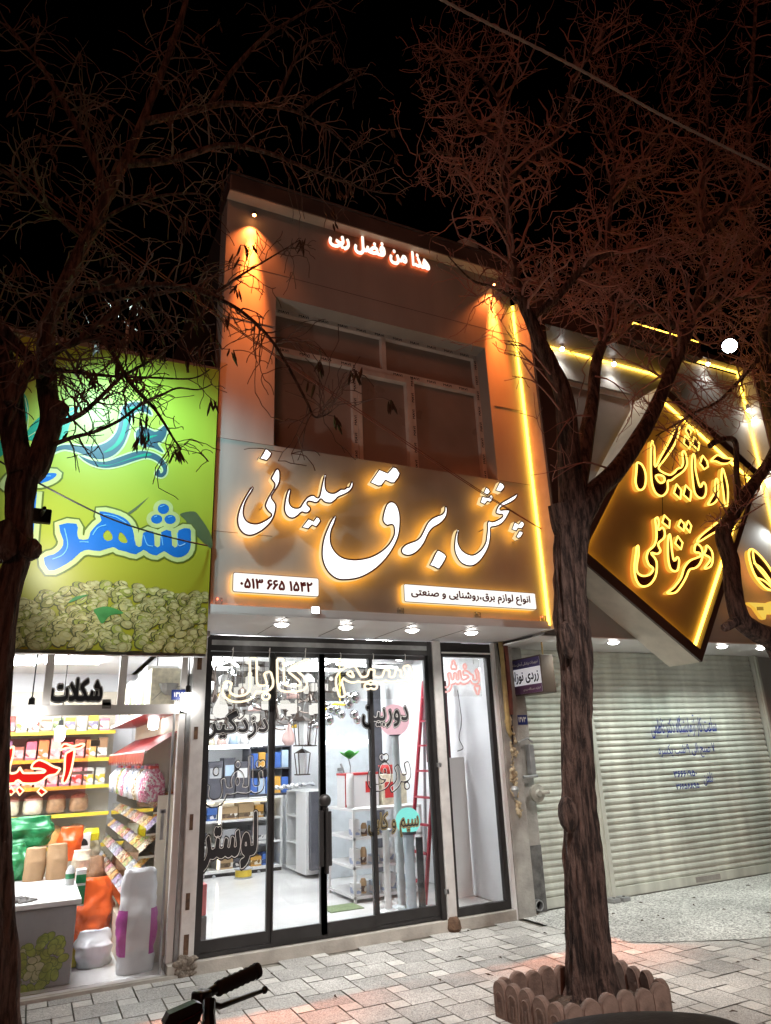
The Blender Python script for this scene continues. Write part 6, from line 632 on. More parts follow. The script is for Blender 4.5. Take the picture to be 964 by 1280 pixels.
W2 = [(A3, [(218,560),(232,575),(215,640),(190,700),(180,770),(190,840),(230,905),(290,950),(370,968),(460,965),(560,940),(650,890),(720,825),(765,745),(770,690),(760,655),(735,655),(710,660),(680,640),(662,605),(665,560),(680,500),(705,445),(745,425),(790,445),(820,500),(835,580),(832,680),(815,770),(770,870),(710,960),(630,1045),(540,1110),(440,1155),(330,1172),(240,1165),(165,1115),(115,1040),(90,950),(92,850),(110,760),(145,670),(185,590)], 4),
 (A3, [(630,122),(710,155),(760,98),(800,110),(835,165),(820,210),(780,260),(745,260),(695,235),(660,285),(625,290),(545,250)], 1),
 (A4, [(810,148),(838,180),(838,260),(815,330),(765,395),(700,445),(630,485),(575,545),(540,610),(500,700),(440,790),(370,860),(290,900),(220,905),(160,880),(135,835),(145,780),(200,725),(280,690),(360,660),(420,610),(470,520),(530,400),(600,330),(680,290),(745,268),(785,220),(790,165)], 4),
 (A4, [(685,805),(740,825),(800,865),(830,910),(810,970),(770,1040),(720,1108),(690,1110),(640,1080),(560,1045),(600,960),(640,870)], 1)]
W3 = [(A5, [(118,640),(135,665),(125,740),(130,810),(165,880),(220,925),(290,945),(350,920),(410,865),(450,790),(460,720),(470,640),(470,570),(490,535),(530,545),(580,530),(640,495),(655,470),(620,470),(575,450),(580,400),(610,345),(650,310),(720,270),(790,230),(830,210),(845,230),(820,280),(770,320),(700,355),(650,380),(630,405),(680,400),(735,405),(750,430),(720,490),(690,540),(640,590),(580,615),(520,630),(520,700),(510,790),(485,880),(430,980),(370,1050),(300,1090),(220,1085),(150,1045),(100,970),(75,890),(75,800),(90,700)], 4),
 (A5, [(455,130),(495,150),(515,190),(500,222),(470,232),(425,205)], 1), (A5, [(410,240),(450,248),(485,252),(505,222),(530,222),(550,260),(540,300),(510,325),(480,310),(445,350),(385,320)], 1),
 (A5, [(620,68),(665,90),(690,130),(670,170),(640,200),(570,175)], 1), (A5, [(800,550),(850,575),(880,535),(920,560),(925,600),(895,642),(850,636),(825,670),(765,645)], 1), (A5, [(855,655),(900,665),(912,695),(880,750),(850,760),(815,735)], 1)]
for W in (W1, W2, W3):
    loops = [trace(*s, l, yf, k) for s, l, k in W]
    o = plate('word', loops, dp, (m_letrim, m_letside, m_letback), frame((0, yf+dp, 0)), sign)
    plate('lit_face', [inset(l, .015) for l in loops], .003, m_letface, frame((0, yf-.0005, 0)), o)
    w = MB()
    for l in loops:
        c = sum((Vector(v) for v in l), Vector((0, 0)))/len(l)
        n = min(l, key=lambda v: (Vector(v)-c).length); 
        w.tube([(n[0], yf+dp, n[1]), (n[0], YF, n[1])], .006, 5)
    w.build('standoff', m_rail, o)
def lit_panel(name, label, corners, key, rad, x_in=.06, hfrac=(.22, .74)):
    y = YF-.085; p = [P(a, b, y) for a, b in corners]; x0 = (p[0].x+p[3].x)/2; x1 = (p[1].x+p[2].x)/2; z1 = (p[0].z+p[1].z)/2; z0 = (p[2].z+p[3].z)/2
    t = thing(name, label, 'sign', ((x0+x1)/2, YF, z0))
    def rr(d):
        l = []; r = max(.004, rad-d)
        for cx, cz, a0 in ((x1-d-r, z1-d-r, 0), (x0+d+r, z1-d-r, 90), (x0+d+r, z0+d+r, 180), (x1-d-r, z0+d+r, 270)):
            for q in range(6): a = R_(a0+q*18); l.append((cx+r*math.cos(a), cz+r*math.sin(a)))
        return l
    plate('panel_box', [rr(0)], .05, (m_letrim, m_letside, m_letback), frame((0, y+.05, 0)), t)
    plate('lit_face', [rr(.006)], .003, m_panelface, frame((0, y-.0005, 0)), t)
    h = z1-z0; plate('lettering', text_loops(key, x0+x_in, x1-x_in, z0+hfrac[0]*h, z0+hfrac[1]*h), .0012, m_redink, frame((0, y-.0036, 0)), t)
lit_panel('phone_number_panel', 'rounded white lit panel with a red telephone number under the big letters', ((290.5, 716), (399, 721.5), (399, 746.5), (291, 740)), 'phone', .022)
lit_panel('slogan_panel', 'long rounded white lit panel with red words at the fin end of the facade', ((504, 730.5), (669, 740.5), (671, 762), (506, 753)), 'sub', .018, .07, (.18, .82))
t = thing('prayer_lettering', 'small white lit words near the top of the facade under the coping', 'sign', (2.9, YF, 6.2))
yq = YF-.05; a = P(411, 300, yq); b = P(537, 326, yq); zc = (a.z+b.z)/2
lo = text_loops('top', a.x, b.x, zc-.13, zc+.12)
plate('lettering', lo, .035, (E('warm white lit face', (1, .88, .72), 1.6), E('red lit letter edge', (1, .16, .05), .8), E('red halo', (1, .2, .06), 1.2)), frame((0, yq+.035, 0)), t)
# coping lamps (orange) + ledge cube lamps + LED floodlight
for i, (px, py) in enumerate(((318, 268), (617, 355))):
    p = P(px, py, YF-.075); t = thing('orange_wall_lamp', ['small orange lamp under the coping at the banner side', 'small orange lamp under the coping at the fin side'][i], 'wall lamp', p, 'orange lamps under the coping')
    w = MB(); w.tube([(p.x, YF-.002, p.z+.05), (p.x, YF-.06, p.z+.05), (p.x, YF-.075, p.z+.03)], .008, 6); w.lathe([(.018, .03), (.022, .0), (.02, -.005)], p, 'Z', 12); w.build('bracket', m_cope, t)
    w = MB(); w.ball((p.x, p.y, p.z-.008), .017, 12); w.build('bulb', m_lampO, t)
    spot('orange_beam', (p.x, p.y+.012, p.z-.04), (p.x, YF-.0, p.z-1.55), 2000, (1, .19, .03), 25, 1., .03)
    spot('orange_wash', (p.x, p.y, p.z-.03), (p.x, YF-.02, p.z-.8), 60, (1, .20, .04), 100, 1., .012)
for i, x in enumerate((1.19, 2.806, 3.618, 4.385)):
    t = thing('ledge_cube_lamp', ['tiny clear cube lamp on the ledge at the banner end', 'tiny clear cube lamp on the ledge below the big letters', 'tiny clear cube lamp on the ledge under the slogan panel', 'tiny clear cube lamp on the ledge beside the yellow LED fin'][i], 'ledge lamp', (x, YF-.03, 2.736), 'cube lamps on the soffit ledge')
    w = MB(); w.box(x-.028, x+.028, YF-.036, YF-.006, 2.736, 2.79, .003); w.build('glass_block', m_glass2, t)
    w = MB(); w.ball((x-.01, YF-.022, 2.782), .007, 8); w.build('bulb', E('red lamp', (1, .12, .05), 8) if i in (0, 3) else m_white, t)
p = P(394, 763, YF-.06); t = thing('led_floodlight', 'small bluish white LED lamp on the ledge under the phone panel', 'floodlight', p)
w = MB(); w.box(p.x-.035, p.x+.035, p.y-.012, p.y+.02, p.z-.03, p.z+.03, .004); w.build('housing', m_white, t)
w = MB(); w.box(p.x-.03, p.x+.03, p.y-.016, p.y-.0125, p.z-.024, p.z+.024); w.build('lens', m_lampB, t)
spot('led_beam', (p.x, p.y-.03, p.z), (p.x, 3, 1), 10, (.75, .88, 1), 150, .8)
# ================================================================== banner of the nut shop
YB = 5.40
def banner_mat():
    m = M('printed green banner', (.3, .4, .05), .42, 0, 0); nt = m.node_tree; N = nt.nodes; L = nt.links; b = N['Principled BSDF']
    tc = N.new('ShaderNodeTexCoord'); sp = N.new('ShaderNodeSeparateXYZ'); L.new(tc.outputs['Object'], sp.inputs[0])
    n1 = N.new('ShaderNodeTexNoise'); n1.inputs['Scale'].default_value = 1.1; n1.inputs['Detail'].default_value = 2; L.new(tc.outputs['Object'], n1.inputs['Vector'])
    # printed ground: lime towards olive, broad soft bands
    a = N.new('ShaderNodeMath'); a.operation = 'MULTIPLY_ADD'; a.inputs[1].default_value = .9; L.new(n1.outputs['Fac'], a.inputs[0]); L.new(sp.outputs['Z'], a.inputs[2])
    mr = N.new('ShaderNodeMapRange'); mr.inputs['From Min'].default_value = .75; mr.inputs['From Max'].default_value = 2.3; mr.interpolation_type = 'SMOOTHSTEP'; L.new(a.outputs[0], mr.inputs['Value'])
    mx = N.new('ShaderNodeMix'); mx.data_type = 'RGBA'; mx.inputs['A'].default_value = (.34, .32, .016, 1); mx.inputs['B'].default_value = (.42, .53, .045, 1); L.new(mr.outputs[0], mx.inputs['Factor'])
    L.new(mx.outputs['Result'], b.inputs['Base Color'])
    return m
ban = thing('shop_banner', 'big lime green banner with blue letters and pistachios over the nut shop', 'banner', (0, YB, 2.35))
bx0 = -1.9; tr_ = P(277, 463, YB); br_ = P(254.5, 815, YB); tl_ = P(0, 414, YB); bl_ = P(20, 813, YB); bx1 = (tr_.x+br_.x)/2
zt0 = tl_.z-.04; zb0 = bl_.z
w = MB(); nx, nz = 60, 50
def bpt(i, j):
    u = i/nx; v = j/nz; x = bx0+(bx1-bx0)*u; z0 = zb0+(br_.z-zb0)*u; z1 = zt0+(tr_.z-zt0)*u
    return (x, YB-.0015*noise.noise((x*1.2, 0, v*2)), z0+(z1-z0)*v)
w.add([bpt(i, j) for j in range(nz+1) for i in range(nx+1)], [(j*(nx+1)+i, j*(nx+1)+i+1, (j+1)*(nx+1)+i+1, (j+1)*(nx+1)+i) for j in range(nz) for i in range(nx)])
w.build('banner_sheet', banner_mat(), ban, 'all', weld=False)
w = MB(); w.box(bx0, bx1, YB+.03, YB+.10, zb0-.012, zb0+.03); w.box(bx0, bx1, YB+.03, YB+.1, zt0-.05, zt0-.02); w.box(bx1-.05, bx1-.004, YB+.03, YB+.1, zb0+.031, zt0-.051); w.build('banner_frame', m_rail, ban)
B6 = (0, 400, 2.976); B3 = (0, 380, 3.324); yb = YB-.002
def pr(name, loops, mat, d, dy=0.): return plate(name, loops, .0003, mat, frame((0, yb-dy*.6, 0)), ban)
m_bl = M('print blue', (.006, .135, .50), .4, 0, .12, 3); m_blh = M('print light blue', (.16, .46, .78), .4); m_blo = M('print pale green outline', (.52, .58, .22), .4); m_bsh = M('print olive shade', (.11, .14, .015), .4)
m_sw = M('print slate blue', (.03, .09, .13), .4, 0, .15, 4); m_teal = M('print teal green', (.0, .33, .20), .4, 0, .15, 3); m_swo = M('print pale lime', (.62, .72, .36), .4); m_leafg = M('print leaf green', (.05, .22, .05), .4, 0, .3, 12)
SHAHR = [(664,783),(705,776),(710,800),(708,850),(690,875),(660,884),(630,872),(610,860),(582,876),(555,868),(535,855),(505,872),(470,862),(440,855),(420,845),(370,860),(330,855),(300,864),(270,892),(225,920),(182,932),(163,885),(200,872),(228,850),(236,820),(220,763),(285,758),(288,790),(294,815),(328,815),(336,790),(360,762),(378,745),(370,712),(420,720),(460,735),(486,760),(498,795),(506,838),(527,840),(533,792),(571,788),(575,838),(595,841),(600,790),(636,785),(640,838),(660,841)]
HO = [(385,795),(400,782),(415,795),(418,815),(400,822),(386,812)]; HO2 = [(446,790),(462,800),(474,822),(468,830),(450,826),(440,812)]
DOTS = [[(608+21*math.cos(a*PI/6), 703+19*math.sin(a*PI/6)) for a in range(12)], [(583+21*math.cos(a*PI/6), 741+17*math.sin(a*PI/6)) for a in range(12)], [(633+21*math.cos(a*PI/6), 742+17*math.sin(a*PI/6)) for a in range(12)]]
MADD = [(20,612),(50,578),(90,568),(130,572),(207,570),(198,590),(150,608),(110,602),(60,604),(34,620)]
ALEF = [(78,640),(138,642),(122,826),(70,826)]
main = trace(*B6, SHAHR, yb, 2); h1 = trace(*B6, HO, yb); h2 = trace(*B6, HO2, yb); dots = [trace(*B6, d, yb) for d in DOTS]; mad = trace(*B6, MADD, yb); alef = trace(*B6, ALEF, yb, 1)
def band(name, loops, hw, mat, y):
    w = MB()
    for l in loops: w.ring([(a, 0, b) for a, b in l], hw, 8)
    w.v = [(a, y+b*.012, c) for a, b, c in w.v]; w.build(name, mat, ban, weld=False)
band('lettering_shade', [main, mad, alef], .050, m_bsh, yb-.0004); band('lettering_outline', [main, mad, alef], .036, m_blo, yb-.0010); band('lettering_outline', dots, .034, m_blo, yb-.0013)
jl = text_loops('jil', -1.55, -.62, 3.15, 4.35); pr('lettering', jl, m_bl, .0006, .0017)
pr('lettering', [main, h1, h2, mad, alef], m_bl, .0006, .003); pr('lettering', dots, m_bl, .0006, .0037)
def hl(a, b): return [(x, y) for x, y in a]+[(x, y+7) for x, y in reversed(a)]
w = MB()
for l in ([(195,890),(235,872),(252,835),(240,775)], [(385,722),(430,732),(470,755)], [(345,800),(365,772),(395,762)], [(535,800),(548,835),(570,842)], [(600,795),(606,838)], [(660,792),(664,838),(690,832)], [(60,592),(120,582),(190,580)], [(296,825),(330,826)], [(595,695),(612,690)], [(573,733),(585,729)], [(625,734),(640,730)]):
    q = spline([P(x/2.976, 400+y/2.976, yb-.002) for x, y in l], 5); w = MB(); w.tube(q, .0045, 4); w.build('lettering_shine', m_blh, ban)
UP = [(220,620),(235,595),(280,585),(340,590),(400,590),(450,570),(485,530),(500,470),(510,430),(545,410),(590,412),(620,436),(630,462),(600,448),(565,450),(545,480),(535,530),(510,590),(470,630),(420,645),(370,635),(320,615),(270,605),(240,612)]
LOW = [(330,630),(380,650),(440,655),(500,635),(560,615),(610,612),(660,630),(690,665),(693,700),(675,720),(650,715),(648,697),(662,690),(668,704),(678,694),(672,675),(645,650),(608,640),(560,652),(500,672),(440,682),(390,672),(350,650)]
LFS = [(566,532),(592,510),(620,520),(650,530),(688,503),(692,540),(672,572),(655,580),(680,618),(640,600),(595,590),(570,565)]
g1 = [(520,450),(545,428),(590,432),(550,452),(530,500),(510,565),(470,605),(430,617),(478,580),(508,520)]; g2 = [(580,552),(610,540),(600,552),(655,545),(612,566),(625,582),(592,566)]; g3 = [(400,668),(460,668),(530,645),(600,622),(630,628),(560,640),(480,664),(440,674)]
sw = [trace(*B3, l, yb) for l in (UP, LOW, LFS)]
pr('swirl_outline', [inset(sw[0], -.014), inset(sw[2], -.014)], m_swo, .0006, .0002); pr('swirl_outline', [inset(sw[1], -.012)], m_swo, .0006, .0012)
pr('swirl', [sw[0], sw[2]], m_sw, .0006, .0024); pr('swirl', [sw[1]], m_sw, .0006, .0034)
pr('swirl_core', [trace(*B3, l, yb) for l in (g1, g2, g3)], m_teal, .0005, .0044)
GL = [[(-40,330),(0,300),(40,340),(100,370),(120,430),(110,500),(105,550),(60,560),(0,540),(-40,480)], [(110,560),(125,510),(180,460),(260,440),(330,430),(290,500),(270,560),(180,570)], [(-30,590),(20,560),(60,565),(20,620),(-20,640)]]
pr('printed_leaf', [trace(*B3, l, yb) for l in GL], m_teal, .0006, .0005)
w = MB()
for l in ([(107,555),(80,470),(20,380)], [(112,556),(200,500),(320,435)], [(108,553),(118,470),(105,390)]): w.tube(spline([P(x/3.324, 380+y/3.324, yb-.0005) for x, y in l], 5), .004, 4)
w.build('printed_vein', m_swo, ban)
pr('printed_leaf', [trace(*B6, l, yb) for l in ([(350,1078),(400,1066),(460,1090),(410,1100),(380,1130),(360,1100)], [(255,1052),(280,1030),(330,1022),(290,1040)])], m_leafg, .0006, .0062)
m_shadow = M('painted branch shadow', (.10, .13, .05), .5)
for l in ([(465,725),(500,700),(552,660),(545,668),(505,708),(475,728)], [(670,722),(720,712),(745,735),(785,800),(785,850),(720,790),(690,745)]): pr('painted_shadow', [trace(*B6, l, yb)], m_shadow, .0005, .0004)  # shadows of branches on the banner, painted as flat grey-green shapes
# printed pistachio kernels along the foot of the banner
rk = random.Random(8); ke, kb, kh = MB(), MB(), MB(); ks = []
for i in range(900):
    x = rk.uniform(-1.85, bx1-.02); zt_ = zb0+.36+.20*noise.noise((x*1.7, 3, 0))+.16*abs(math.sin(x*1.3+.4)); z = rk.uniform(zb0+.02, zt_)
    ks.append((z, x))
ks.sort(reverse=True)
for i, (z, x) in enumerate(ks):
    q = rk.uniform(.030, .052); th = rk.uniform(-.9, .9)+(PI if rk.random() < .5 else 0); e = rk.uniform(.52, .72); y = yb-.00075-.0000022*i
    def el(f, ox=0., oz=0., n=12): return [(min(bx1-.004, x+ox+f*q*(math.cos(c)*math.cos(th)*(1+.18*math.cos(c))-e*math.sin(c)*math.sin(th))), y, max(zb0+.004, z+oz+f*q*(math.cos(c)*math.sin(th)*(1+.18*math.cos(c))+e*math.sin(c)*math.cos(th)))) for c in [2*PI*k/n for k in range(n)]]
    ke.add(el(1.16, -.003, -.004), [list(range(12))]); kb.cur = rk.randrange(4)
    kb.add([(a, y-.0000007, c) for a, _, c in el(1.0)], [list(range(12))])
    kh.add([(a, y-.0000014, c) for a, _, c in el(.55, .006, .008, 8)], [list(range(8))])
    if rk.random() < .4: t_ = Vector((math.cos(th), 0, math.sin(th))); c0 = Vector((x, y-.0000018, z)); nrm_ = Vector((-t_.z, 0, t_.x)); ke.add([c0-t_*q*.9, c0+nrm_*.0035, c0+t_*q*.9, c0-nrm_*.0035], [[0, 1, 2, 3]])
ke.build('kernel_print_edge', M('print kernel shade', (.085, .085, .018), .5, 0, .3, 7), ban, weld=False)
kb.build('kernel_print', [M('print kernel olive', (.37, .34, .09), .5, 0, .2, 12), M('print kernel cream', (.47, .41, .15), .5, 0, .2, 12), M('print kernel green', (.33, .34, .06), .5, 0, .2, 12), M('print kernel tan', (.42, .35, .13), .5, 0, .2, 12)], ban, weld=False)
kh.build('kernel_print_light', M('print kernel light', (.54, .49, .22), .5, 0, .2, 12), ban, weld=False)
# rooftop bits
an = thing('antenna_mast', 'thin pale mast standing above the banner edge', 'mast', P(154, 436, 5.9)); w = MB(); a = P(154, 440, 5.9); w.tube([(a.x, a.y, a.z-1.2), (a.x+.02, a.y, P(158, 402, 5.9).z)], .016, 8); w.build('pole', M('pale mast paint', (.55, .52, .45), .5), an)
w = MB(); w.tube([(a.x+.02, a.y, P(158, 402, 5.9).z), (a.x+.03, a.y, P(158, 402, 5.9).z+.07)], .006, 6); w.build('tip', m_rust, an)
# ================================================================== nut shop behind its glass
nut = thing('nut_shop', 'brightly lit nut and sweets shop with a full glass front', 'shop', (0, 6.4, 0))
w = MB(); w.box(-3, 1.18, 6.34, 10.6, -.01, .026); w.build('shop_floor', m_floor, nut)
w = MB(); w.box(-3.1, -3, 6.4, 10.7, 0, 2.75); w.box(1.195, 1.20, 6.44, 10.7, .03, 2.75); w.box(-3, 1.2, 10.6, 10.7, 0, 2.75); w.build('interior_wall', m_wallw, nut)
w = MB(); w.box(-3, 1.2, 6.42, 10.7, 2.75, 2.8); w.build('shop_ceiling', m_wallw, nut)
w = MB(); w.box(-3, 1.12, YB+.11, 10.7, 2.801, 4.9); w.build('upper_body', m_grayw, nut)
w = MB(); w.box(-3, 1.15, YB+.11, 6.42, 2.50, 2.54); w.build('soffit', m_alu, nut)
w = MB(); w.box(-3, 1.15, 6.32, 6.335, -.01, .03); w.box(-3, 1.18, 6.28, 6.319, -.01, .028); w.build('threshold', m_stone, nut)
w = MB()
bz0, bz1 = 1.965, 2.045
w.box(-3, 1.15, 6.38, 6.44, bz0, bz1); w.box(-3, 1.15, 6.38, 6.44, 2.47, 2.53)
for x in (-1.6, .045, .615): w.box(x-.03, x+.03, 6.385, 6.435, bz1, 2.47)
w.box(1.10, 1.15, 6.38, 6.44, 0.03, 2.53); nf = w.build('window_frame', m_pvc, nut)
w = MB(); w.box(-3, 1.10, 6.40, 6.408, bz1, 2.47); w.box(-3, 1.06, 6.40, 6.408, .03, bz0); w.build('glass', m_glass, nf)
w = MB(); w.box(1.052, 1.066, 6.375, 6.42, .03, bz0); w.box(.995, 1.02, 6.36, 6.375, .98, 1.2); w.box(.985, 1.03, 6.36, 6.375, 1.18, 1.21); w.build('door_handle', m_rail, nf)
w = MB()
for px, py in ((36, 968), (122, 928), (136, 877)): p = P(px/1 if px != 36 else 136, py if px != 36 else 881, 6.37); w.box(p.x-.05, p.x+.02, 6.378, 6.3795, p.z-.03, p.z+.02)
w.build('glass_clip', M('grey clip', (.2, .19, .17), .5), nf)
ys = 6.398; a, b = P(63, 860, ys), P(130, 860, ys)
st = text_loops('shokolat', a.x, b.x, P(95, 879, ys).z, P(95, 846, ys).z)
o = plate('lettering', st, .0012, m_ink, frame((0, ys, 0)), nf)
w = MB(); w_, h_, _ = TXT['shokolat']; k = (b.x-a.x)/w_; kz = (P(95, 846, ys).z-P(95, 879, ys).z)/h_; w2, h2, _ = TXT['shokolat_in']
for l in text_loops('shokolat_in', a.x+8*k, a.x+8*k+w2*k, P(95, 879, ys).z+8*kz, P(95, 879, ys).z+8*kz+h2*kz): w.ring([(x, ys-.0018, z) for x, z in l], .003, 4)
w.build('lettering_outline', m_conc, nf, weld=False)
numplate('p1477', 1.02, 1.16, 2.08, 2.165, 6.365, 'navy house number plate under the banner beside the hanging bulb')
def bulb(px, py, Y, ztop, label, r=.058):
    p = P(px, py, Y); t = thing('hanging_bulb', label, 'light bulb', p, 'hanging LED bulbs of the nut shop')
    w = MB(); w.tube([(p.x, p.y, ztop), (p.x, p.y, p.z+.14)], .005, 6); w.build('cord', m_rope, t)
    w = MB(); w.lathe([(.012, .15), (.022, .14), (.024, .10), (.03, .085)], p, 'Z', 14); w.build('socket', m_black, t)
    w = MB(); w.lathe([(.03, .085), (r*.9, .06), (r*1.02, .04), (r*1.02, -.04), (r*.8, -.065), (0, -.075)], p, 'Z', 18); w.build('globe', m_bulb, t, 'all')
bulb(37.5, 896, 6.30, 2.5, 'white cylindrical LED bulb hanging on a black cord before the red neon word')
bulb(234.5, 879, 6.25, 2.5, 'white LED bulb hanging beside the navy number plate at the post')
bulb(192, 903, 7.6, 2.75, 'white LED bulb hanging inside above the red awning', .05); bulb(75, 918, 8.4, 2.75, 'white LED bulb hanging deep inside behind the red neon word', .05)
# red neon word
yn = 6.40+.06; N1 = (0, 910, 7.415)
NEON = [[(600,250),(640,212),(695,195),(690,280),(665,400),(630,490),(595,520),(570,495),(590,400)], [(550,215),(570,160),(610,140),(680,160),(760,140),(790,150),(770,180),(720,200),(640,190),(590,200)],
 [(130,165),(130,250),(95,395),(130,412),(160,395),(185,355),(215,400),(240,410),(410,405),(370,385),(290,380),(300,330),(360,290),(430,310),(500,350),(560,370),(560,390),(520,435),(450,450),(400,490),(330,520),(210,520),(165,492),(130,520),(30,522),(-80,500),(-110,420),(-60,380),(10,400),(25,330),(28,225),(70,195)],
 [(60,590),(107,545),(145,590),(102,630)], [(145,575),(180,537),(228,580),(182,630)], [(340,590),(380,545),(440,590),(385,635)]]
t = thing('red_neon_word', 'red and cream neon word glowing inside the nut shop glass', 'neon sign', P(50, 960, yn))
loops = [trace(*N1, l, yn, 1 if len(l) < 5 else 4) for l in NEON]
plate('lit_face', loops, .02, m_redface, frame((0, yn+.025, 0)), t)
w = MB()
for l in loops: w.ring([(x, yn, z) for x, z in inset(l, .006)], .0085, 6)
w.build('neon_outline', m_neonR, t, weld=False)
w = MB(); za_, zb_ = P(60, 922, yn).z, P(60, 1000, yn).z; w.box(-.35, P(110, 960, yn).x, yn+.046, yn+.050, zb_, za_); w.build('acrylic_backing', glassmat('pink tinted acrylic', (1, .72, .76), .05), t)
w = MB(); z = P(60, 968, yn).z; w.box(-.35, P(116, 967, yn).x, yn+.03, yn+.04, z-.012, z+.012); w.build('mounting_bar', m_pvc, t)
def packmat(name, base, lab, z0, z1):
    m = M(name, base, .4, 0, 0); nt = m.node_tree; N = nt.nodes; L = nt.links
    tc = N.new('ShaderNodeTexCoord'); sp = N.new('ShaderNodeSeparateXYZ'); L.new(tc.outputs['Object'], sp.inputs[0])
    a = N.new('ShaderNodeMath'); a.operation = 'GREATER_THAN'; a.inputs[1].default_value = z0; b = N.new('ShaderNodeMath'); b.operation = 'LESS_THAN'; b.inputs[1].default_value = z1
    c = N.new('ShaderNodeMath'); c.operation = 'MULTIPLY'; L.new(sp.outputs['Z'], a.inputs[0]); L.new(sp.outputs['Z'], b.inputs[0]); L.new(a.outputs[0], c.inputs[0]); L.new(b.outputs[0], c.inputs[1])
    v = N.new('ShaderNodeTexVoronoi'); v.inputs['Scale'].default_value = 22; L.new(tc.outputs['Object'], v.inputs['Vector'])
    r = N.new('ShaderNodeValToRGB'); r.color_ramp.interpolation = 'CONSTANT'; e = r.color_ramp.elements; e[0].color = (*lab, 1); e[1].position = .5; e[1].color = (.75, .73, .68, 1); x = e.new(.78); x.color = tuple(q*.35 for q in base)+(1,)
    s = N.new('ShaderNodeSeparateColor'); L.new(v.outputs['Color'], s.inputs[0]); L.new(s.outputs[0], r.inputs[0])
    mx = N.new('ShaderNodeMix'); mx.data_type = 'RGBA'; mx.inputs['A'].default_value = (*base, 1); L.new(c.outputs[0], mx.inputs['Factor']); L.new(r.outputs[0], mx.inputs['B']); L.new(mx.outputs['Result'], N['Principled BSDF'].inputs['Base Color']); return m
# ---------------------------------------------------------------- shelving and goods of the nut shop
m_yel = M('yellow shelf edge', (.72, .52, .05), .4); m_redv = M('red awning vinyl', (.22, .006, .006), .4, 0, .05)
wr = thing('wall_shelving', 'pale wall shelves with yellow edges along the back of the nut shop', 'shelving', (-.5, 10.3, 0))
w = MB(); w.box(-2.9, .95, 10.45, 10.58, .03, 2.5); w.build('back_panel', M('cream shelf panel', (.62, .56, .45), .5, 0, .05), wr)
for z in (.62, .98, 1.30, 1.62, 1.95):
    w = MB(); w.box(-2.9, .93, 10.05, 10.449, z, z+.02); w.build('shelf', m_white, wr)
    w = MB(); w.box(-2.9, .93, 10.03, 10.048, z-.012, z+.03); w.build('edge_strip', m_yel, wr)
cand = [(.55, .08, .06), (.6, .42, .06), (.75, .55, .5), (.22, .30, .12), (.65, .22, .28), (.30, .17, .09), (.72, .66, .5), (.25, .22, .32), (.62, .32, .10), (.5, .5, .46)]
m_c = [M('goods colour', c, .5, 0, .25, 20) for c in cand]; m_pk = [packmat('printed pack', c, cand[(i*3+4) % 10], .035, .13) for i, c in enumerate(cand)]
jar_names = ['red', 'yellow', 'pale pink', 'green', 'rose', 'brown', 'cream', 'violet', 'orange', 'grey']
k = 0
for z, zl in ((1.32, 'third'), (1.64, 'fourth'), (1.97, 'top')):
    for i in range(18):
        x = -1.55+i*.138; c = random.randrange(10); h = .16+.1*random.random()
        w = MB(); w.cbox(x-.058, x+.058, 10.10, 10.26, z+.001, z+h, .006); o = w.build('goods_pack', m_pk[c]); rebase(o, (x, 10.18, z))
        tag(o, 'small pack standing on the %s yellow edged back shelf of the nut shop' % zl, 'pack', 'packs on the %s back shelf' % zl)
for z, zl in ((.64, 'lowest'), (1.0, 'second')):
    for i in range(9):
        x = -1.5+i*.26; c = random.choice([5, 6, 8, 5, 6])
        t = thing('nut_sack', 'open sack of nuts on the %s yellow edged back shelf' % zl, 'sack', (x, 10.2, z), 'nut sacks on the %s back shelf' % zl)
        w = MB(); w.lathe([(.09, .021), (.115, .06), (.11, .15), (.10, .19), (.11, .20)], (x, 10.2, z), 'Z', 14); w.build('bag', m_c[c], t, 'all')
        w = MB(); w.ball((x, 10.2, z+.195), .098, 12, (1, 1, .45)); w.build('nuts', M('nut heap', cand[c], .8, 0, .6, 90, .8, 90) if i < 3 else bpy.data.materials['nut heap'], t)
# stepped sweets rack along the right wall
def candymat(name, c1, c2, c3, sc):
    m = M(name, c1, .45, 0, 0); nt = m.node_tree; N = nt.nodes; L = nt.links
    v = N.new('ShaderNodeTexVoronoi'); v.inputs['Scale'].default_value = sc; tc = N.new('ShaderNodeTexCoord'); L.new(tc.outputs['Object'], v.inputs['Vector'])
    s = N.new('ShaderNodeSeparateColor'); L.new(v.outputs['Color'], s.inputs[0]); r = N.new('ShaderNodeValToRGB'); r.color_ramp.interpolation = 'CONSTANT'
    e = r.color_ramp.elements; e[0].color = (*c1, 1); e[1].position = .45; e[1].color = (*c2, 1); x = e.new(.75); x.color = (*c3, 1)
    L.new(s.outputs[0], r.inputs[0]); L.new(r.outputs[0], N['Principled BSDF'].inputs['Base Color'])
    b = N.new('ShaderNodeBump'); b.inputs['Strength'].default_value = .8; b.inputs['Distance'].default_value = .02; b.invert = True; L.new(v.outputs['Distance'], b.inputs['Height']); L.new(b.outputs[0], N['Principled BSDF'].inputs['Normal'])
    return m
CM = [('red and gold', (.45, .05, .04), (.65, .42, .06), (.75, .7, .6)), ('amber yellow', (.70, .40, .03), (.62, .18, .05), (.8, .65, .3)), ('pink and white', (.70, .30, .38), (.78, .72, .70), (.55, .12, .22)),
      ('violet and silver', (.28, .20, .40), (.62, .60, .64), (.38, .26, .42)), ('green and lime', (.28, .42, .10), (.55, .58, .25), (.65, .15, .12)), ('black and white', (.25, .23, .25), (.70, .69, .68), (.50, .48, .50)),
      ('cream and brown', (.68, .56, .38), (.32, .16, .07), (.75, .70, .58)), ('silver blue', (.48, .54, .62), (.72, .74, .78), (.20, .24, .36))]
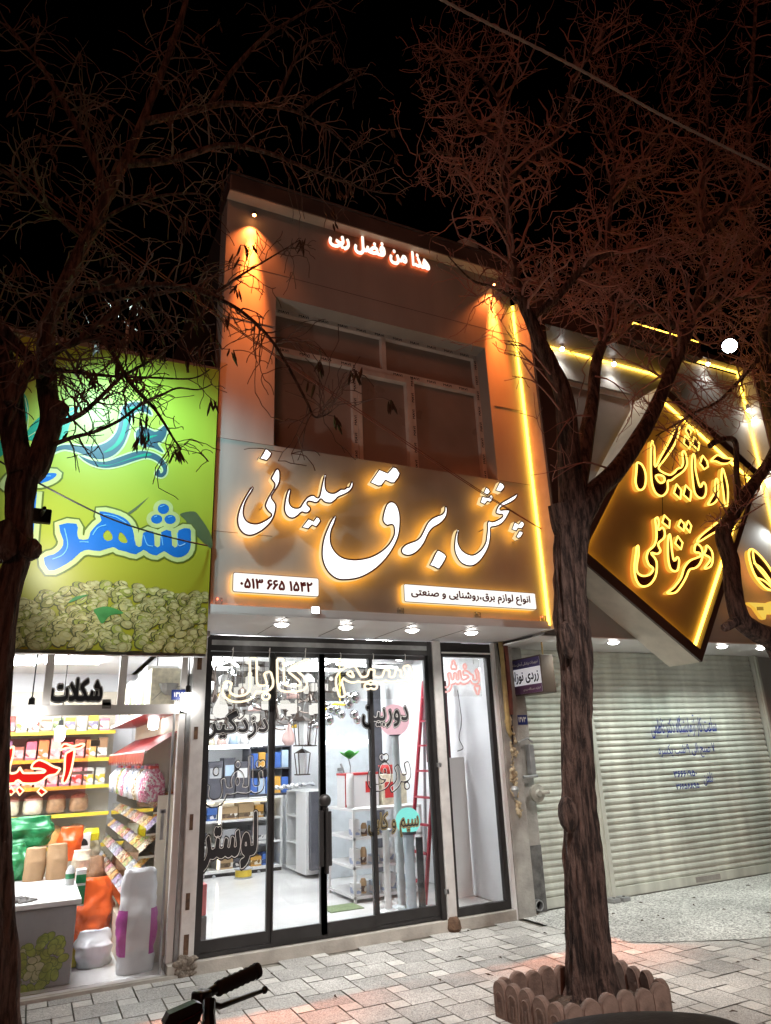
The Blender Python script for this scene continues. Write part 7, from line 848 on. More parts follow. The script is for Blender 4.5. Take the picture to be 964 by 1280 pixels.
cms = [candymat('sweets '+n, a, b, c, 62) for n, a, b, c in CM]
rack = thing('sweets_rack', 'stepped pick and mix rack along the wall of the nut shop', 'rack', (1.0, 8.2, .03))
m_clear = glassmat('clear acrylic bin', (.97, .97, .96), .06)
tiers = [(.99, 1.18), (.94, 1.01), (.89, .84), (.84, .67), (.79, .50)]
ry0, ry1 = 6.75, 9.8
m_rackb = M('cream rack board', (.66, .60, .48), .5, 0, .05); w = MB()
for (xf, z) in tiers: w.box(xf+.13, 1.19, ry0, ry1, z-.15, z-.012); w.box(xf+.002, xf+.14, ry0, ry1, z-.03, z-.012)
w.box(1.15, 1.192, ry0, ry1, 1.2, 2.1); w.box(.80, 1.19, ry0, ry1, .03, .33); w.box(1.02, 1.19, ry0-.03, ry0-.002, .331, 1.30); w.build('rack_frame', m_rackb, rack)
w = MB()
for (xf, z) in tiers: w.box(xf-.004, xf-.001, ry0, ry1, z-.05, z+.035)
w.build('front_edge', m_clear, rack)
names5 = ['top', 'second', 'middle', 'fourth', 'lowest']
proto = None
for ti, (xf, z) in enumerate(tiers):
    nb = 11; dy = (ry1-ry0)/nb
    for i in range(nb):
        y = ry0+(i+.5)*dy; c = (ti*3+i*5+(i*i) % 3) % 8
        t = thing('sweets_bin', '', 'bin', (xf, y, z-.14), 'sweets bins on the %s tier of the rack' % names5[ti])
        pos = 'bin %s from the glass' % ['nearest', 'second', 'third', 'fourth', 'fifth', 'sixth', 'seventh', 'eighth', 'ninth', 'tenth', 'eleventh'][i]
        t['label'] = ('%s sweets on the %s tier of the rack, %s' % (CM[c][0], names5[ti], pos)).replace('nearest from', 'next to')
        w = MB(); w.box(xf+.003, xf+.17, y-dy/2+.003, y-dy/2+.006, z-.01, z+.10); w.box(xf+.003, xf+.17, y+dy/2-.006, y+dy/2-.003, z-.01, z+.10); w.build('divider', m_clear, t)
        w = MB(); n = 7
        vs = []; 
        for a in range(n+1):
            for b in range(n+1):
                u = a/n; v = b/n; xx = xf+.004+u*.17; yy = y-dy/2+.014+v*(dy-.028)
                zz = z+.012+u*.135+.028*math.sin(v*PI)*math.sin(min(1, u*1.4)*PI*.7)+.012*noise.noise((xx*14, yy*14, ti*3.1)); vs.append((xx, yy, zz))
        w.add(vs, [(a*(n+1)+b, a*(n+1)+b+1, (a+1)*(n+1)+b+1, (a+1)*(n+1)+b) for a in range(n) for b in range(n)])
        q = n+1; bot = [(xf+.004, y-dy/2+.014, z-.012), (xf+.004, y+dy/2-.014, z-.012)]
        w.add([vs[b] for b in range(q)]+bot, [list(range(q))+[q+1, q]])
        w.build('sweets', cms[c], t, 'all', weld=False)
# hanging sweet bags above + red awning
m_film = M('clear cellophane bag', (.66, .66, .70), .12, 0, .2, 14)
for i in range(12):
    y = ry0+.1+i*.25; c = random.choice([5, 5, 7, 2, 3, 5])
    t = thing('cellophane_bag', 'cellophane bag of sweets standing under the red awning, %s' % ['next to the glass', 'second from the glass', 'third from the glass', 'fourth from the glass', 'fifth from the glass', 'sixth from the glass', 'seventh from the glass', 'eighth from the glass', 'ninth from the glass', 'tenth from the glass', 'eleventh from the glass', 'twelfth from the glass'][i], 'bag', (1.0, y, 1.25), 'bags under the awning')
    w = MB(); w.lathe([(.10, 0), (.115, .08), (.11, .18), (.06, .25), (.03, .28), (.05, .31)], (.98, y, 1.25), 'Z', 12); ws = [(v[0]+.02*noise.noise((v[0]*20, v[1]*20, v[2]*20)), v[1]+.02*noise.noise((v[0]*17+5, v[1]*20, v[2]*20)), v[2]) for v in w.v]; w.v = ws; w.build('film', m_film if i % 2 else cms[[2, 6, 7, 2, 4, 7][i//2 % 6]], t, 'all')
    w = MB(); w.lathe([(.05, .27), (.045, .285), (.05, .295)], (.98, y, 1.25), 'Z', 8); w.build('ribbon', m_c[[0, 4, 7][i % 3]], t)
aw = thing('red_awning', 'red scalloped vinyl awning over the sweets rack', 'awning', (.9, 8, 1.7))
w = MB(); n = 16
def awn(y): return 1.62+.0*(y)
for i in range(n):
    y0 = ry0-.15+i*.2; y1 = y0+.2
    w.quad((.86, y0, 1.66), (.86, y1, 1.66), (1.19, y1, 1.86), (1.19, y0, 1.86)); w.quad((.86, y0, 1.66), (.86, y1, 1.66), (.855, y1, 1.59), (.855, y0+.1, 1.545), (.855, y0, 1.59))
w.build('canopy', m_redv, aw, weld=False)
w = MB(); w.tube([(.87, ry0-.15, 1.665), (.87, ry0-.15+3.2, 1.665)], .012, 6); w.build('front_rail', m_pvc, aw)
# boxes on the top shelf over the awning
tsh = thing('upper_wall_shelf', 'red and white wall shelf above the awning', 'shelf', (1.1, 8, 2.0)); w = MB(); w.box(.86, 1.19, 6.6, 9.9, 1.99, 2.01); w.build('board', m_redv, tsh); w = MB(); w.box(.85, .859, 6.6, 9.9, 1.985, 2.02); w.build('edge', m_white, tsh)
for i in range(9):
    y = 6.78+i*.34; h = .34+.1*random.random()
    t = thing('carton_box', 'pale carton on the red wall shelf, %s from the glass' % ['first', 'second', 'third', 'fourth', 'fifth', 'sixth', 'seventh', 'eighth', 'ninth'][i], 'box', (1.0, y, 2.01), 'cartons on the red wall shelf')
    w = MB(); w.cbox(.88, 1.17, y-.15, y+.15, 2.011, 2.011+h, .006); w.build('carton', m_white if i % 3 else m_c[6], t)
    w = MB(); w.box(.8785, .8795, y-.10, y+.10, 2.05, 2.05+h*.55); w.build('label_print', [m_conc, m_c[3], m_c[7]][i % 3], t)
    if i == 0:
        w = MB(); w.tube([(.9, 6.625, 2.1), (1.0, 6.624, 2.2), (1.15, 6.624, 2.22)], .004, 4); w.lathe([(.02, 0), (.06, .03), (.09, .10)], (1.03, 6.622, 2.14), 'Z', 10); w.build('print', m_conc, t)
# counter with the printed pistachio front
ct = thing('serving_counter', 'white and grey counter with a printed pistachio picture on its front', 'counter', (0, 6.9, 0))
w = MB(); w.box(-2, .43, 6.52, 7.3, .03, .56, .008); w.build('body', M('grey counter front', (.36, .37, .38), .35, 0, .03), ct)
w = MB(); w.box(-2, .46, 6.50, 7.9, .562, .60, .006); w.build('top', m_white, ct)
m_pist = M('pistachio print green', (.33, .43, .06), .5, 0, .3, 18); m_pist2 = M('pistachio print pale', (.58, .62, .34), .5, 0, .2, 18); m_pist3 = M('pistachio print dark', (.12, .20, .02), .5)
rnd = random.Random(4); nd, nn1, nn2 = MB(), MB(), MB()
for i in range(70):
    a = rnd.random()*2*PI; r = math.sqrt(rnd.random()); px = 48+34*r*math.cos(a); py = 1206+38*r*math.sin(a)-(px-48)*.35
    p = P(px, py, 6.515); q = .028+.012*rnd.random(); th = rnd.random()*PI; e = .7
    def mk(f): return [(p.x+f*q*(math.cos(b)*math.cos(th)-e*math.sin(b)*math.sin(th)), p.z+f*q*(math.cos(b)*math.sin(th)+e*math.sin(b)*math.cos(th))) for b in [c*PI/5 for c in range(10)]]
    pale = 30 < px < 52 and 1190 < py < 1225; y = 6.5193-.00012*i
    nd.add([(u, y, v) for u, v in mk(1.14)], [list(range(10))]); (nn2 if pale else nn1).add([(u, y-.00006, v) for u, v in mk(1.0)], [list(range(10))])
nd.build('nut_print_edge', m_pist3, ct, weld=False); nn1.build('nut_print', m_pist, ct, weld=False); nn2.build('nut_print', m_pist2, ct, weld=False)
# goods on the counter
def bag(name, label, cat, c, sx, sy, h, mat, seed, group=None, pinch=.5, lean=0., nn=44, rough=.16, parent=None):
    bm = bmesh.new(); bmesh.ops.create_grid(bm, x_segments=1, y_segments=1, size=.5); bm.free()
    w = MB(); rows = 30; vs = []
    for j in range(rows+1):
        v = j/rows; zz = h*v; sc = (1-.08*math.sin(v*PI)) if v < .15 else 1
        f = 1.0+.10*math.sin(v*PI); fy = f
        if v > .6: k = (v-.6)/.4; f = f*(1-.12*k*pinch); fy = fy*(1-pinch*1.5*k*(1.2-k*.5)); fy = max(fy, .06)
        for i in range(nn):
            a = 2*PI*i/nn; cx, sy_ = math.cos(a), math.sin(a); se = .78
            x = math.copysign(abs(cx)**se, cx)*sx/2*f; y = math.copysign(abs(sy_)**se, sy_)*sy/2*fy
            nz = noise.noise((x*7+seed, y*7, zz*6))*rough*min(sx, sy)+noise.noise((x*18+seed, y*18+3, zz*15))*rough*.5*min(sx, sy)+(abs(noise.noise((a*2.2+seed, zz*5, seed)))-.25)*rough*.55*min(sx, sy)+(abs(noise.noise((x*9+zz*14, y*9-zz*10, seed)))-.2)*rough*.35*min(sx, sy)
            vs.append((c[0]+x*(1+nz/max(sx, .01)*1.5)+lean*v, c[1]+y*(1+nz/max(sy, .01)*1.5), c[2]+zz+(noise.noise((a*2, seed, 1))*h*.05 if j == rows else 0)))
    w.add(vs, [(j*nn+i, j*nn+(i+1) % nn, (j+1)*nn+(i+1) % nn, (j+1)*nn+i) for j in range(rows) for i in range(nn)]+[tuple(range(nn-1, -1, -1)), tuple(rows*nn+i for i in range(nn))])
    if parent is not None: return w.build(name, mat, parent, 'all')
    o = w.build(name, mat, None, 'all'); rebase(o, c)
    if label: tag(o, label, cat, group)
    return o
m_or = M('orange plastic', (.85, .13, .02), .3, 0, .12, 5); m_wp = M('white woven sack', (.72, .73, .75), .4, 0, .06, 8); m_brp = M('brown paper', (.40, .25, .13), .7, 0, .12, 12); m_gr = M('green foil', (.02, .20, .07), .25, .1, .3, 9); m_mag = M('magenta print', (.38, .04, .28), .4); m_yfo = M('yellow foil', (.75, .65, .02), .3)
bag('orange_plastic_bag', 'bright orange plastic bag standing on the floor in front of the rack', 'bag', (.60, 7.62, .027), .34, .30, .56, m_or, 2.2, rough=.25, pinch=.5)
bag('white_sack', 'slumped white sack on the floor before the orange bag', 'sack', (.62, 7.0, .027), .27, .24, .25, m_wp, 5.5, rough=.22, pinch=.75)
bag('yellow_packet', 'crumpled yellow packet beside the slumped white sack', 'packet', (.47, 7.05, .027), .12, .1, .16, m_yfo, 7.1, rough=.3)
m_wpp = M('white sack with magenta print', (.72, .73, .75), .4, 0, 0); nt = m_wpp.node_tree; tc = nt.nodes.new('ShaderNodeTexCoord'); sp = nt.nodes.new('ShaderNodeSeparateXYZ'); nt.links.new(tc.outputs['Object'], sp.inputs[0])
def mnode(op, a, b):
    q = nt.nodes.new('ShaderNodeMath'); q.operation = op
    for k_, v_ in enumerate((a, b)):
        if isinstance(v_, (int, float)): q.inputs[k_].default_value = v_
        else: nt.links.new(v_, q.inputs[k_])
    return q.outputs[0]
ax_ = mnode('ABSOLUTE', sp.outputs['X'], 0); k1 = mnode('GREATER_THAN', ax_, .088); k2 = mnode('LESS_THAN', sp.outputs['Z'], .44); k3 = mnode('GREATER_THAN', sp.outputs['Z'], .12)
mk_ = mnode('MULTIPLY', mnode('MULTIPLY', k1, k2), k3); mx_ = nt.nodes.new('ShaderNodeMix'); mx_.data_type = 'RGBA'; mx_.inputs['A'].default_value = (.72, .73, .75, 1); mx_.inputs['B'].default_value = (.38, .04, .28, 1); nt.links.new(mk_, mx_.inputs['Factor']); nt.links.new(mx_.outputs['Result'], nt.nodes['Principled BSDF'].inputs['Base Color'])
sk = thing('tall_printed_sack', 'tall white sack with magenta side print right behind the glass', 'sack', (.90, 6.62, .027))
bag('sack_body', None, None, (.90, 6.62, .027), .27, .2, .72, m_wpp, 9.3, pinch=.55, rough=.16, parent=sk)
bag('green_foil_bag', 'shiny green foil bag lying on top of the brown sacks', 'bag', (.02, 8.1, .86), .42, .24, .26, m_gr, 3.1, rough=.3)
bag('green_foil_bag', 'shiny green foil bag standing lower beside the brown sacks', 'bag', (-.1, 7.9, .605), .30, .24, .30, m_gr, 4.1, rough=.3)
bag('brown_paper_sack', 'brown paper sack on the counter end beside the green foil bags', 'sack', (.12, 7.75, .601), .17, .16, .27, m_brp, 1.1, 'brown paper sacks on the counter', rough=.08, pinch=.3)
bag('brown_paper_sack', 'brown paper sack on the counter beside the small orange bag', 'sack', (.30, 7.72, .601), .17, .16, .29, m_brp, 1.9, 'brown paper sacks on the counter', rough=.08, pinch=.3)
bag('small_orange_bag', 'small orange bag behind the brown paper sack on the counter', 'bag', (.42, 8.1, .70), .20, .16, .30, m_or, 6.2, rough=.2)
bag('white_packet', 'pale packet leaning behind the small bottle', 'packet', (.52, 7.9, .60), .16, .14, .20, m_c[6], 6.9, rough=.2)
bag('pale_pink_bag', 'pale pink plastic bag between the orange bag and the rack', 'bag', (.80, 8.5, .027), .26, .22, .40, m_c[2], 8.8, rough=.25)
bag('clear_nut_bag', 'clear bag of brown nuts behind the small orange bag', 'bag', (.66, 8.6, .30), .26, .2, .36, m_c[5], 9.8, rough=.2)
bag('cream_bag', 'cream bag with a yellow top in front of the rack far end', 'bag', (.62, 8.9, .55), .24, .2, .26, m_c[6], 4.8, rough=.25)
bag('yellow_packet', 'small yellow packet on the cream bag', 'packet', (.66, 8.8, .80), .14, .1, .12, m_yfo, 2.7, rough=.3)
t = thing('black_white_carton', 'white carton with a black half circle print near the rack far end', 'box', (.55, 8.7, .9))
w = MB(); w.box(.47, .64, 8.62, 8.76, .72, .88, .004); w.build('carton', m_white, t); w = MB(); w.add([(.565+.055*math.cos(a), 8.6185, .77+.07*math.sin(a)) for a in [PI*k/10 for k in range(11)]], [list(range(11))]); w.build('print', m_black, t)
t = thing('small_bottle', 'clear bottle with a green label at the counter end', 'bottle', (.40, 7.25, .601))
w = MB(); w.lathe([(.035, 0), (.038, .02), (.038, .11), (.02, .14), (.016, .15)], (.40, 7.25, .601), 'Z', 14); w.build('bottle_body', M('clear bottle plastic', (.70, .74, .74), .1), t, 'all'); w = MB(); w.lathe([(.0385, .05), (.0385, .09)], (.40, 7.25, .601), 'Z', 14); w.build('bottle_label', m_gr, t)
t = thing('green_white_carton', 'green and white banded carton at the end of the counter', 'box', (.48, 7.6, .3))
w = MB(); w.box(.465, .55, 7.5, 7.62, .30, .68, .004); w.build('carton', m_white, t); w = MB(); w.box(.466, .549, 7.4985, 7.4995, .40, .55); w.box(.466, .549, 7.4985, 7.4995, .57, .64); w.build('green_band', m_gr, t)
w = MB()
for i in range(160):
    a = random.random()*6.28; r = .16*math.sqrt(random.random()); w.ball((-.02+r*math.cos(a), 6.66+.5*r*math.sin(a), .605+.05*(1-r/.16)*random.random()), .012, 6, (1.3, 1, .8))
rebase(tag(w.build('nut_heap', M('dark seed', (.16, .15, .14), .6, 0, .4, 30)), 'low heap of grey seeds on the counter top by the glass', 'nut heap'), (-.02, 6.66, .6))
for i, (x, y) in enumerate(((-1.6, 7.4), (-.4, 7.4), (.3, 7.2), (-1.6, 9.2), (-.4, 9.2), (.3, 9.0))):
    w = MB(); w.box(x-.3, x+.3, y-.3, y+.3, 2.728, 2.745); rebase(tag(w.build('ceiling_panel_light', m_panelN), 'square white light panel in the nut shop ceiling', 'ceiling light', 'ceiling panels of the nut shop'), (x, y, 2.74))
# ================================================================== interior of the electrical shop
m_kraft = M('kraft carton', (.48, .33, .18), .7, 0, .1, 10); m_bluec = M('blue carton', (.05, .13, .42), .5, 0, .1, 10); m_dkbox = M('dark grey carton', (.07, .07, .085), .5, 0, .15, 12); m_lbl = M('pale blue carton', (.45, .58, .72), .5, 0, .08, 10); m_amb = M('amber carton', (.62, .33, .06), .5, 0, .1, 10); m_redc = M('red carton', (.50, .03, .03), .4, 0, .1, 10)
m_glow = E('warm shelf strip', (1, .86, .62), 4); m_oyel = M('yellow plastic', (.70, .50, .04), .4); m_grp = M('grey plastic', (.40, .41, .43), .5, 0, .1, 12)
CY = 10.1
cu = thing('display_counter', 'long white shelf counter full of boxes along the rear of the electrical shop', 'counter', (2.4, CY, .1))
w = MB(); xl, xr = 1.34, 3.22
w.box(xl, xr, CY, CY+.45, 1.02, 1.05, .003); w.box(xl, xr, CY, CY+.45, .76, .785); w.box(xl, xr, CY, CY+.45, .46, .485); w.box(xl, xr, CY, CY+.45, .15, .18)
for x in (xl, 2.35, xr-.025): w.box(x, x+.025, CY+.002, CY+.45, .181, 1.018)
w.box(xl, xr, CY+.44, CY+.46, .18, 1.0); w.build('carcass', m_white, cu)
w = MB(); w.box(xl, xr, CY+.03, CY+.06, .105, .149); w.build('plinth', m_black, cu)
w = MB()
for x in (1.7, 2.3, 2.9): w.lathe([(.02, 0), (.02, .03)], (x, CY+.0, .115), 'Y', 10)
w.build('castor', m_grp, cu)
w = MB(); w.box(2.33, 2.35, CY-.012, CY-.001, .2, 1.0); w.box(1.4, 3.2, CY+.40, CY+.42, .98, 1.0); w.build('light_strip', m_glow, cu)
pk = lambda n, c, l: packmat(n, c, l, .02, .075)
bm_ = [(pk('printed kraft', (.48, .33, .18), (.10, .06, .04)), 'brown'), (pk('printed amber', (.62, .33, .06), (.75, .7, .6)), 'amber'), (pk('printed pale blue', (.45, .58, .72), (.75, .75, .78)), 'pale blue'), (pk('printed grey', (.40, .41, .43), (.7, .7, .7)), 'grey'), (pk('printed dark grey', (.07, .07, .085), (.6, .6, .6)), 'dark grey'), (pk('printed blue', (.05, .13, .42), (.75, .75, .78)), 'blue'), (pk('printed white', (.78, .78, .78), (.3, .35, .5)), 'white')]
for z, zl, ws_ in ((.786, 'upper', (0, 1, 2, 0, 1, 0)), (.486, 'middle', (3, 6, 2, 4, 3, 2)), (.181, 'lower', (0, 1, 2, 6, 3, 0))):
    x = 1.40; k = 0
    while x < 3.12:
        b_ = .10+.16*random.random(); h = .08+.14*random.random(); c = ws_[k % 6] if random.random() < .7 else random.randrange(6)
        if x < 2.35 < x+b_+.02: x = 2.385
        if x+b_ > 3.19: break
        w = MB(); w.cbox(x, x+b_, CY+.05+.06*random.random(), CY+.33, z, z+h, .004); o = w.build('product_box', bm_[c][0]); rebase(o, (x+b_/2, CY+.2, z))
        tag(o, '%s product box on the %s shelf of the long rear counter' % (bm_[c][1], zl), 'box', '%s boxes on the %s counter shelf' % (bm_[c][1], zl))
        x += b_+.015; k += 1
# things on top of the counter
x = 1.42; k = 0
for b_, h, mt, lb in ((.30, .46, m_lbl, 'pale blue upright carton on the counter top nearest the corner'), (.13, .52, m_dkbox, 'first dark upright carton on the counter top'), (.17, .50, m_dkbox, 'second dark upright carton on the counter top'), (.12, .55, m_grp, 'grey upright carton between the dark ones on the counter top'), (.2, .49, m_dkbox, 'wide dark upright carton on the counter top'), (.16, .53, m_dkbox, 'tall dark upright carton toward the blue cartons'), (.18, .47, m_dkbox, 'short dark upright carton toward the blue cartons')):
    t = thing('upright_carton', lb, 'box', (x+b_/2, CY+.2, 1.05), 'upright cartons on the counter top')
    w = MB(); w.cbox(x, x+b_, CY+.10, CY+.38, 1.052, 1.05+h, .004); w.build('carton', mt, t)
    w = MB(); w.box(x+.02, x+b_-.02, CY+.097, CY+.0985, 1.05+h*.55, 1.05+h*.82); w.build('label_print', [m_white, m_grp, m_lbl][k % 3], t); x += b_+.012; k += 1
ws = thing('wall_shelf', 'white wall shelf with a bright light strip over the rear counter', 'shelf', (2.2, 10.4, 1.72))
w = MB(); w.box(1.33, 3.0, 10.25, 10.61, 1.72, 1.75); w.build('board', m_white, ws); w = MB(); w.box(1.35, 2.95, 10.22, 10.245, 1.70, 1.75); w.build('light_strip', m_tubeL, ws)
for i in range(9):
    x = 1.42+i*.165; t = thing('shelf_lampshade', 'pale lampshade standing in the row on the lit wall shelf', 'lampshade', (x, 10.43, 1.75), 'lampshades on the lit wall shelf')
    w = MB(); w.lathe([(.075, 0), (.055, .13), (.02, .15)], (x, 10.43, 1.751), 'Z', 14); w.build('shade', [m_white, m_c[6], m_c[2], m_lbl][i % 4], t, 'all')
br = thing('blue_carton_rack', 'dark rack of blue and amber cartons beyond the rear counter', 'rack', (3.1, 10.45, 1.05))
w = MB(); w.box(2.78, 3.36, 10.2, 10.6, 1.052, 1.08); w.box(2.78, 3.36, 10.2, 10.6, 1.40, 1.42); w.box(2.78, 3.36, 10.2, 10.6, 1.70, 1.72); w.box(2.76, 2.78, 10.2, 10.6, 1.05, 1.72); w.box(3.36, 3.38, 10.2, 10.6, 1.05, 1.72); w.build('rack_frame', m_dkbox, br)
for z, zl in ((1.081, 'lower'), (1.421, 'upper')):
    for i in range(5):
        c = [m_bluec, m_lbl, m_bluec, m_amb, m_bluec][(i+(z > 1.2)*2) % 5]; nm_ = {m_bluec: 'blue', m_lbl: 'pale blue', m_amb: 'amber'}[c]
        w = MB(); w.cbox(2.79+i*.113, 2.79+i*.113+.10, 10.23, 10.5, z, z+.19+.06*random.random(), .003); o = w.build('rack_carton', c); rebase(o, (2.84+i*.113, 10.36, z)); tag(o, '%s carton on the %s board of the dark rack' % (nm_, zl), 'box', '%s cartons on the %s rack board' % (nm_, zl))
un = thing('white_cabinet', 'white end cabinet with open compartments beside the rear counter', 'cabinet', (3.35, 9.6, .1))
w = MB(); w.box(3.26, 3.9, 9.25, 9.64, .14, 1.12, .004); w.box(3.27, 3.9, 10.06, 10.08, .14, 1.12); w.box(3.6, 3.62, 9.64, 10.06, .14, 1.12)
for z in (.14, .46, .79, 1.10): w.box(3.27, 3.6, 9.641, 10.059, z, z+.02)
w.build('carcass', m_white, un)
w = MB(); w.box(3.30, 3.55, 9.15, 9.24, .2, 1.12, .003); 
for i in range(7): w.box(3.297, 3.2995, 9.16, 9.22, .25+i*.075, .29+i*.075)
w.build('vent_grille', m_dkbox, un)
for i, (z, nm_) in enumerate(((.48, 'grey coil of cable in the middle compartment of the white cabinet'), (.81, 'pale plastic bundle in the top compartment of the white cabinet'))):
    w = MB()
    for k in range(7): w.ring([(3.43+.09*math.cos(a)+.01*random.random(), 9.85+.10*math.sin(a), z+.03+.022*k) for a in [q*PI/7 for q in range(14)]], .012, 5)
    rebase(tag(w.build('cable_coil', m_grp if i == 0 else m_white, smooth=True), nm_, 'cable coil'), (3.43, 9.85, z))
for i in range(5):
    p = (3.05+.07*i, 9.9-.12*i, 1.16+.012*i); w = MB(); w.ring([(p[0]+.09*math.cos(a), p[1]+.10*math.sin(a), p[2]+.01*math.sin(a*3)) for a in [q*PI/7 for q in range(14)]], .022, 6); rebase(tag(w.build('cable_coil', m_white if i % 2 else m_grp, smooth=True), 'coil of pale cable in the pile on the white cabinet', 'cable coil', 'cable coils piled on the cabinet'), p)
# right side display
m_wg = M('milky panel', (.72, .78, .82), .3)
pn = thing('partition_panel', 'tall pale partition panel with small fittings behind the right sliding doors', 'partition', (3.9, 9.1, .1)); w = MB(); w.box(3.42, 4.10, 9.02, 9.1, .105, 2.25, .003); w.build('panel', m_wg, pn); w = MB(); w.box(4.105, 4.25, 8.95, 9.08, .105, 2.45); w.build('dark_edge', m_dkbox, pn)
w = MB(); w.box(3.45, 4.09, 9.0, 9.018, 1.70, 1.735); w.build('light_strip', m_tubeL, pn)
w = MB(); w.tube(spline([(3.66, 9.0, 1.45), (3.70, 8.97, 1.3), (3.72, 8.98, 1.1), (3.64, 9.0, 1.05)], 5), .012, 6); w.box(3.62, 3.69, 8.985, 9.019, 1.36, 1.40); w.box(3.8, 3.87, 9.0, 9.019, 1.2, 1.28); w.build('fitting', m_rail, pn)
gs = thing('glass_display_case', 'low white shelf case of small goods beside the plant', 'display case', (3.5, 7.9, .1))
w = MB()
for z in (.14, .42, .70, .98): w.box(3.16, 4.0, 7.45, 8.2, z, z+.025)
for x in (3.16, 3.975): 
    for y in (7.45, 8.175): w.box(x, x+.025, y, y+.025, .105, .98)
w.build('carcass', m_white, gs)
k = 0
for z, zl in ((.165, 'bottom'), (.445, 'middle'), (.725, 'upper')):
    for i in range(7):
        x = 3.22+i*.11; h = .07+.13*random.random(); c = [bm_[6], bm_[2], bm_[6], bm_[3], bm_[0], bm_[6], bm_[2]][(k*3+i) % 7]; k += 1
        w = MB()
        if i % 3 == 1: w.lathe([(.03, 0), (.035, .02), (.035, h*.8), (.02, h)], (x, 7.55+.06*random.random(), z+.001), 'Z', 12)
        else: w.cbox(x-.04, x+.04, 7.50, 7.62, z+.001, z+h, .004)
        o = w.build('small_item', c[0]); rebase(o, (x, 7.55, z)); tag(o, '%s small boxed item on the %s shelf of the low white case' % (c[1], zl), 'goods', '%s goods on the %s case shelf' % (c[1], zl))
bx = thing('red_white_carton', 'white carton with red edges standing under the green plant', 'box', (3.45, 7.9, 1.005)); w = MB(); w.cbox(3.2, 3.62, 7.75, 8.0, 1.006, 1.36, .004); w.build('carton', m_white, bx); w = MB(); w.box(3.197, 3.623, 7.747, 8.003, 1.34, 1.363); w.box(3.197, 3.215, 7.7465, 7.749, 1.01, 1.339); w.box(3.45, 3.52, 7.747, 7.7485, 1.15, 1.27); w.build('red_edge', m_redc, bx)
bx = thing('printed_carton', 'pale carton with printed front beside the red edged carton', 'box', (3.8, 7.9, 1.005)); w = MB(); w.cbox(3.65, 3.96, 7.72, 7.98, 1.006, 1.33, .004); w.build('carton', m_c[6], bx); w = MB(); w.box(3.68, 3.80, 7.717, 7.7195, 1.08, 1.25); w.build('print', m_redc, bx)
rb = thing('red_bowl', 'red plastic bowl on top of the pale printed carton', 'bowl', (3.8, 7.9, 1.33)); w = MB(); w.lathe([(.06, .001), (.10, .03), (.125, .10), (.115, .10), (.09, .03), (0, .012)], (3.8, 7.85, 1.331), 'Z', 18); w.build('bowl', m_redc, rb, 'all')
pl = thing('potted_plant', 'bright green leafed artificial plant in a white vase', 'plant', (3.42, 7.7, 1.0)); vx, vy = P(438, 1000, 7.6).x, 7.6
w = MB(); w.lathe([(.035, 0), (.045, .05), (.045, .30), (.038, .36)], (vx, vy, 1.006), 'Z', 16); w.build('vase', m_white, pl, 'all')
w = MB(); w.tube([(vx, vy, 1.3), (vx+.01, vy, 1.44), (vx-.01, vy, 1.52)], .006, 6); w.build('stem', m_rail, pl)
m_lf = M('bright green leaf', (.12, .55, .10), .4, 0, .2, 20)
for i in range(6):
    a = i*PI/3+.3; w = MB(); c = Vector((vx, vy, 1.52)); d = Vector((math.cos(a), math.sin(a)*.6, .95)).normalized(); s_ = d.cross(Vector((0, 0, 1))).normalized(); u = s_.cross(d)
    vs = []
    for j in range(6):
        t_ = j/5; wd = .055*math.sin(PI*(.08+.9*t_)); m_ = c+d*.17*t_+Vector((0, 0, -.05*t_*t_)); vs += [m_-s_*wd, m_+u*.008, m_+s_*wd]
    w.add(vs, [(j*3+q, j*3+q+1, j*3+q+4, j*3+q+3) for j in range(5) for q in range(2)]); w.build('leaf', m_lf, pl, 'all', weld=False)
mt = thing('door_mat', 'small green mat on the shop floor behind the centre door', 'mat', (3.2, 7.3, .104)); w = MB(); q = [PZ(x, y, .105) for x, y in ((410, 1134), (455, 1136), (440, 1130), (425, 1141))]
w.cbox(2.80, 3.16, 7.20, 7.50, .1045, .112, .002); w.build('mat_sheet', M('green mat', (.14, .19, .09), .9, 0, .2, 40), mt)
# globe floor lamps
m_pinkg = E('pink white lit globe', (1, .62, .68), 1.05); m_cyang = E('turquoise lit globe', (.30, .95, .85), 1.0)
def globe_lamp(px, py, r, Y, mat, label, pole, pr_=.045):
    p = P(px, py, Y); t = thing('globe_floor_lamp', label, 'lamp', (p.x, Y, .1), 'globe lamps in the shop window')
    w = MB(); w.lathe([(.11, 0), (.11, .015), (pr_, .03), (pr_, p.z-.1-r+.03)], (p.x, Y, .105), 'Z', 18); w.build('pole', pole, t, True)
    w = MB(); w.lathe([(pr_*1.5, 0), (pr_*1.6, .03)], (p.x, Y, p.z-r*.98), 'Z', 16); w.build('collar', m_dkbox, t)
    w = MB(); w.ball(p, r, 24); w.build('globe', mat, t, 'all')
globe_lamp(493, 900, .165, 7.0, m_pinkg, 'floor lamp with a big pink white globe on a pale pole', M('pale grey pole', (.55, .60, .62), .3, 0, .03), .04)
globe_lamp(510, 1026, .125, 6.75, m_cyang, 'floor lamp with a turquoise globe on a two tone pole', M('pale blue pole', (.45, .52, .58), .3, 0, .03), .05)
pp = P(523, 1100, 6.72); w = MB(); w.lathe([(.035, 0), (.035, .66)], (pp.x+.02, 6.70, .105), 'Z', 12); rebase(tag(w.build('dark_pole', M('dark lamp pole', (.04, .045, .05), .3)), 'short dark pole standing against the turquoise globe lamp', 'pole'), (pp.x, 6.7, .105))
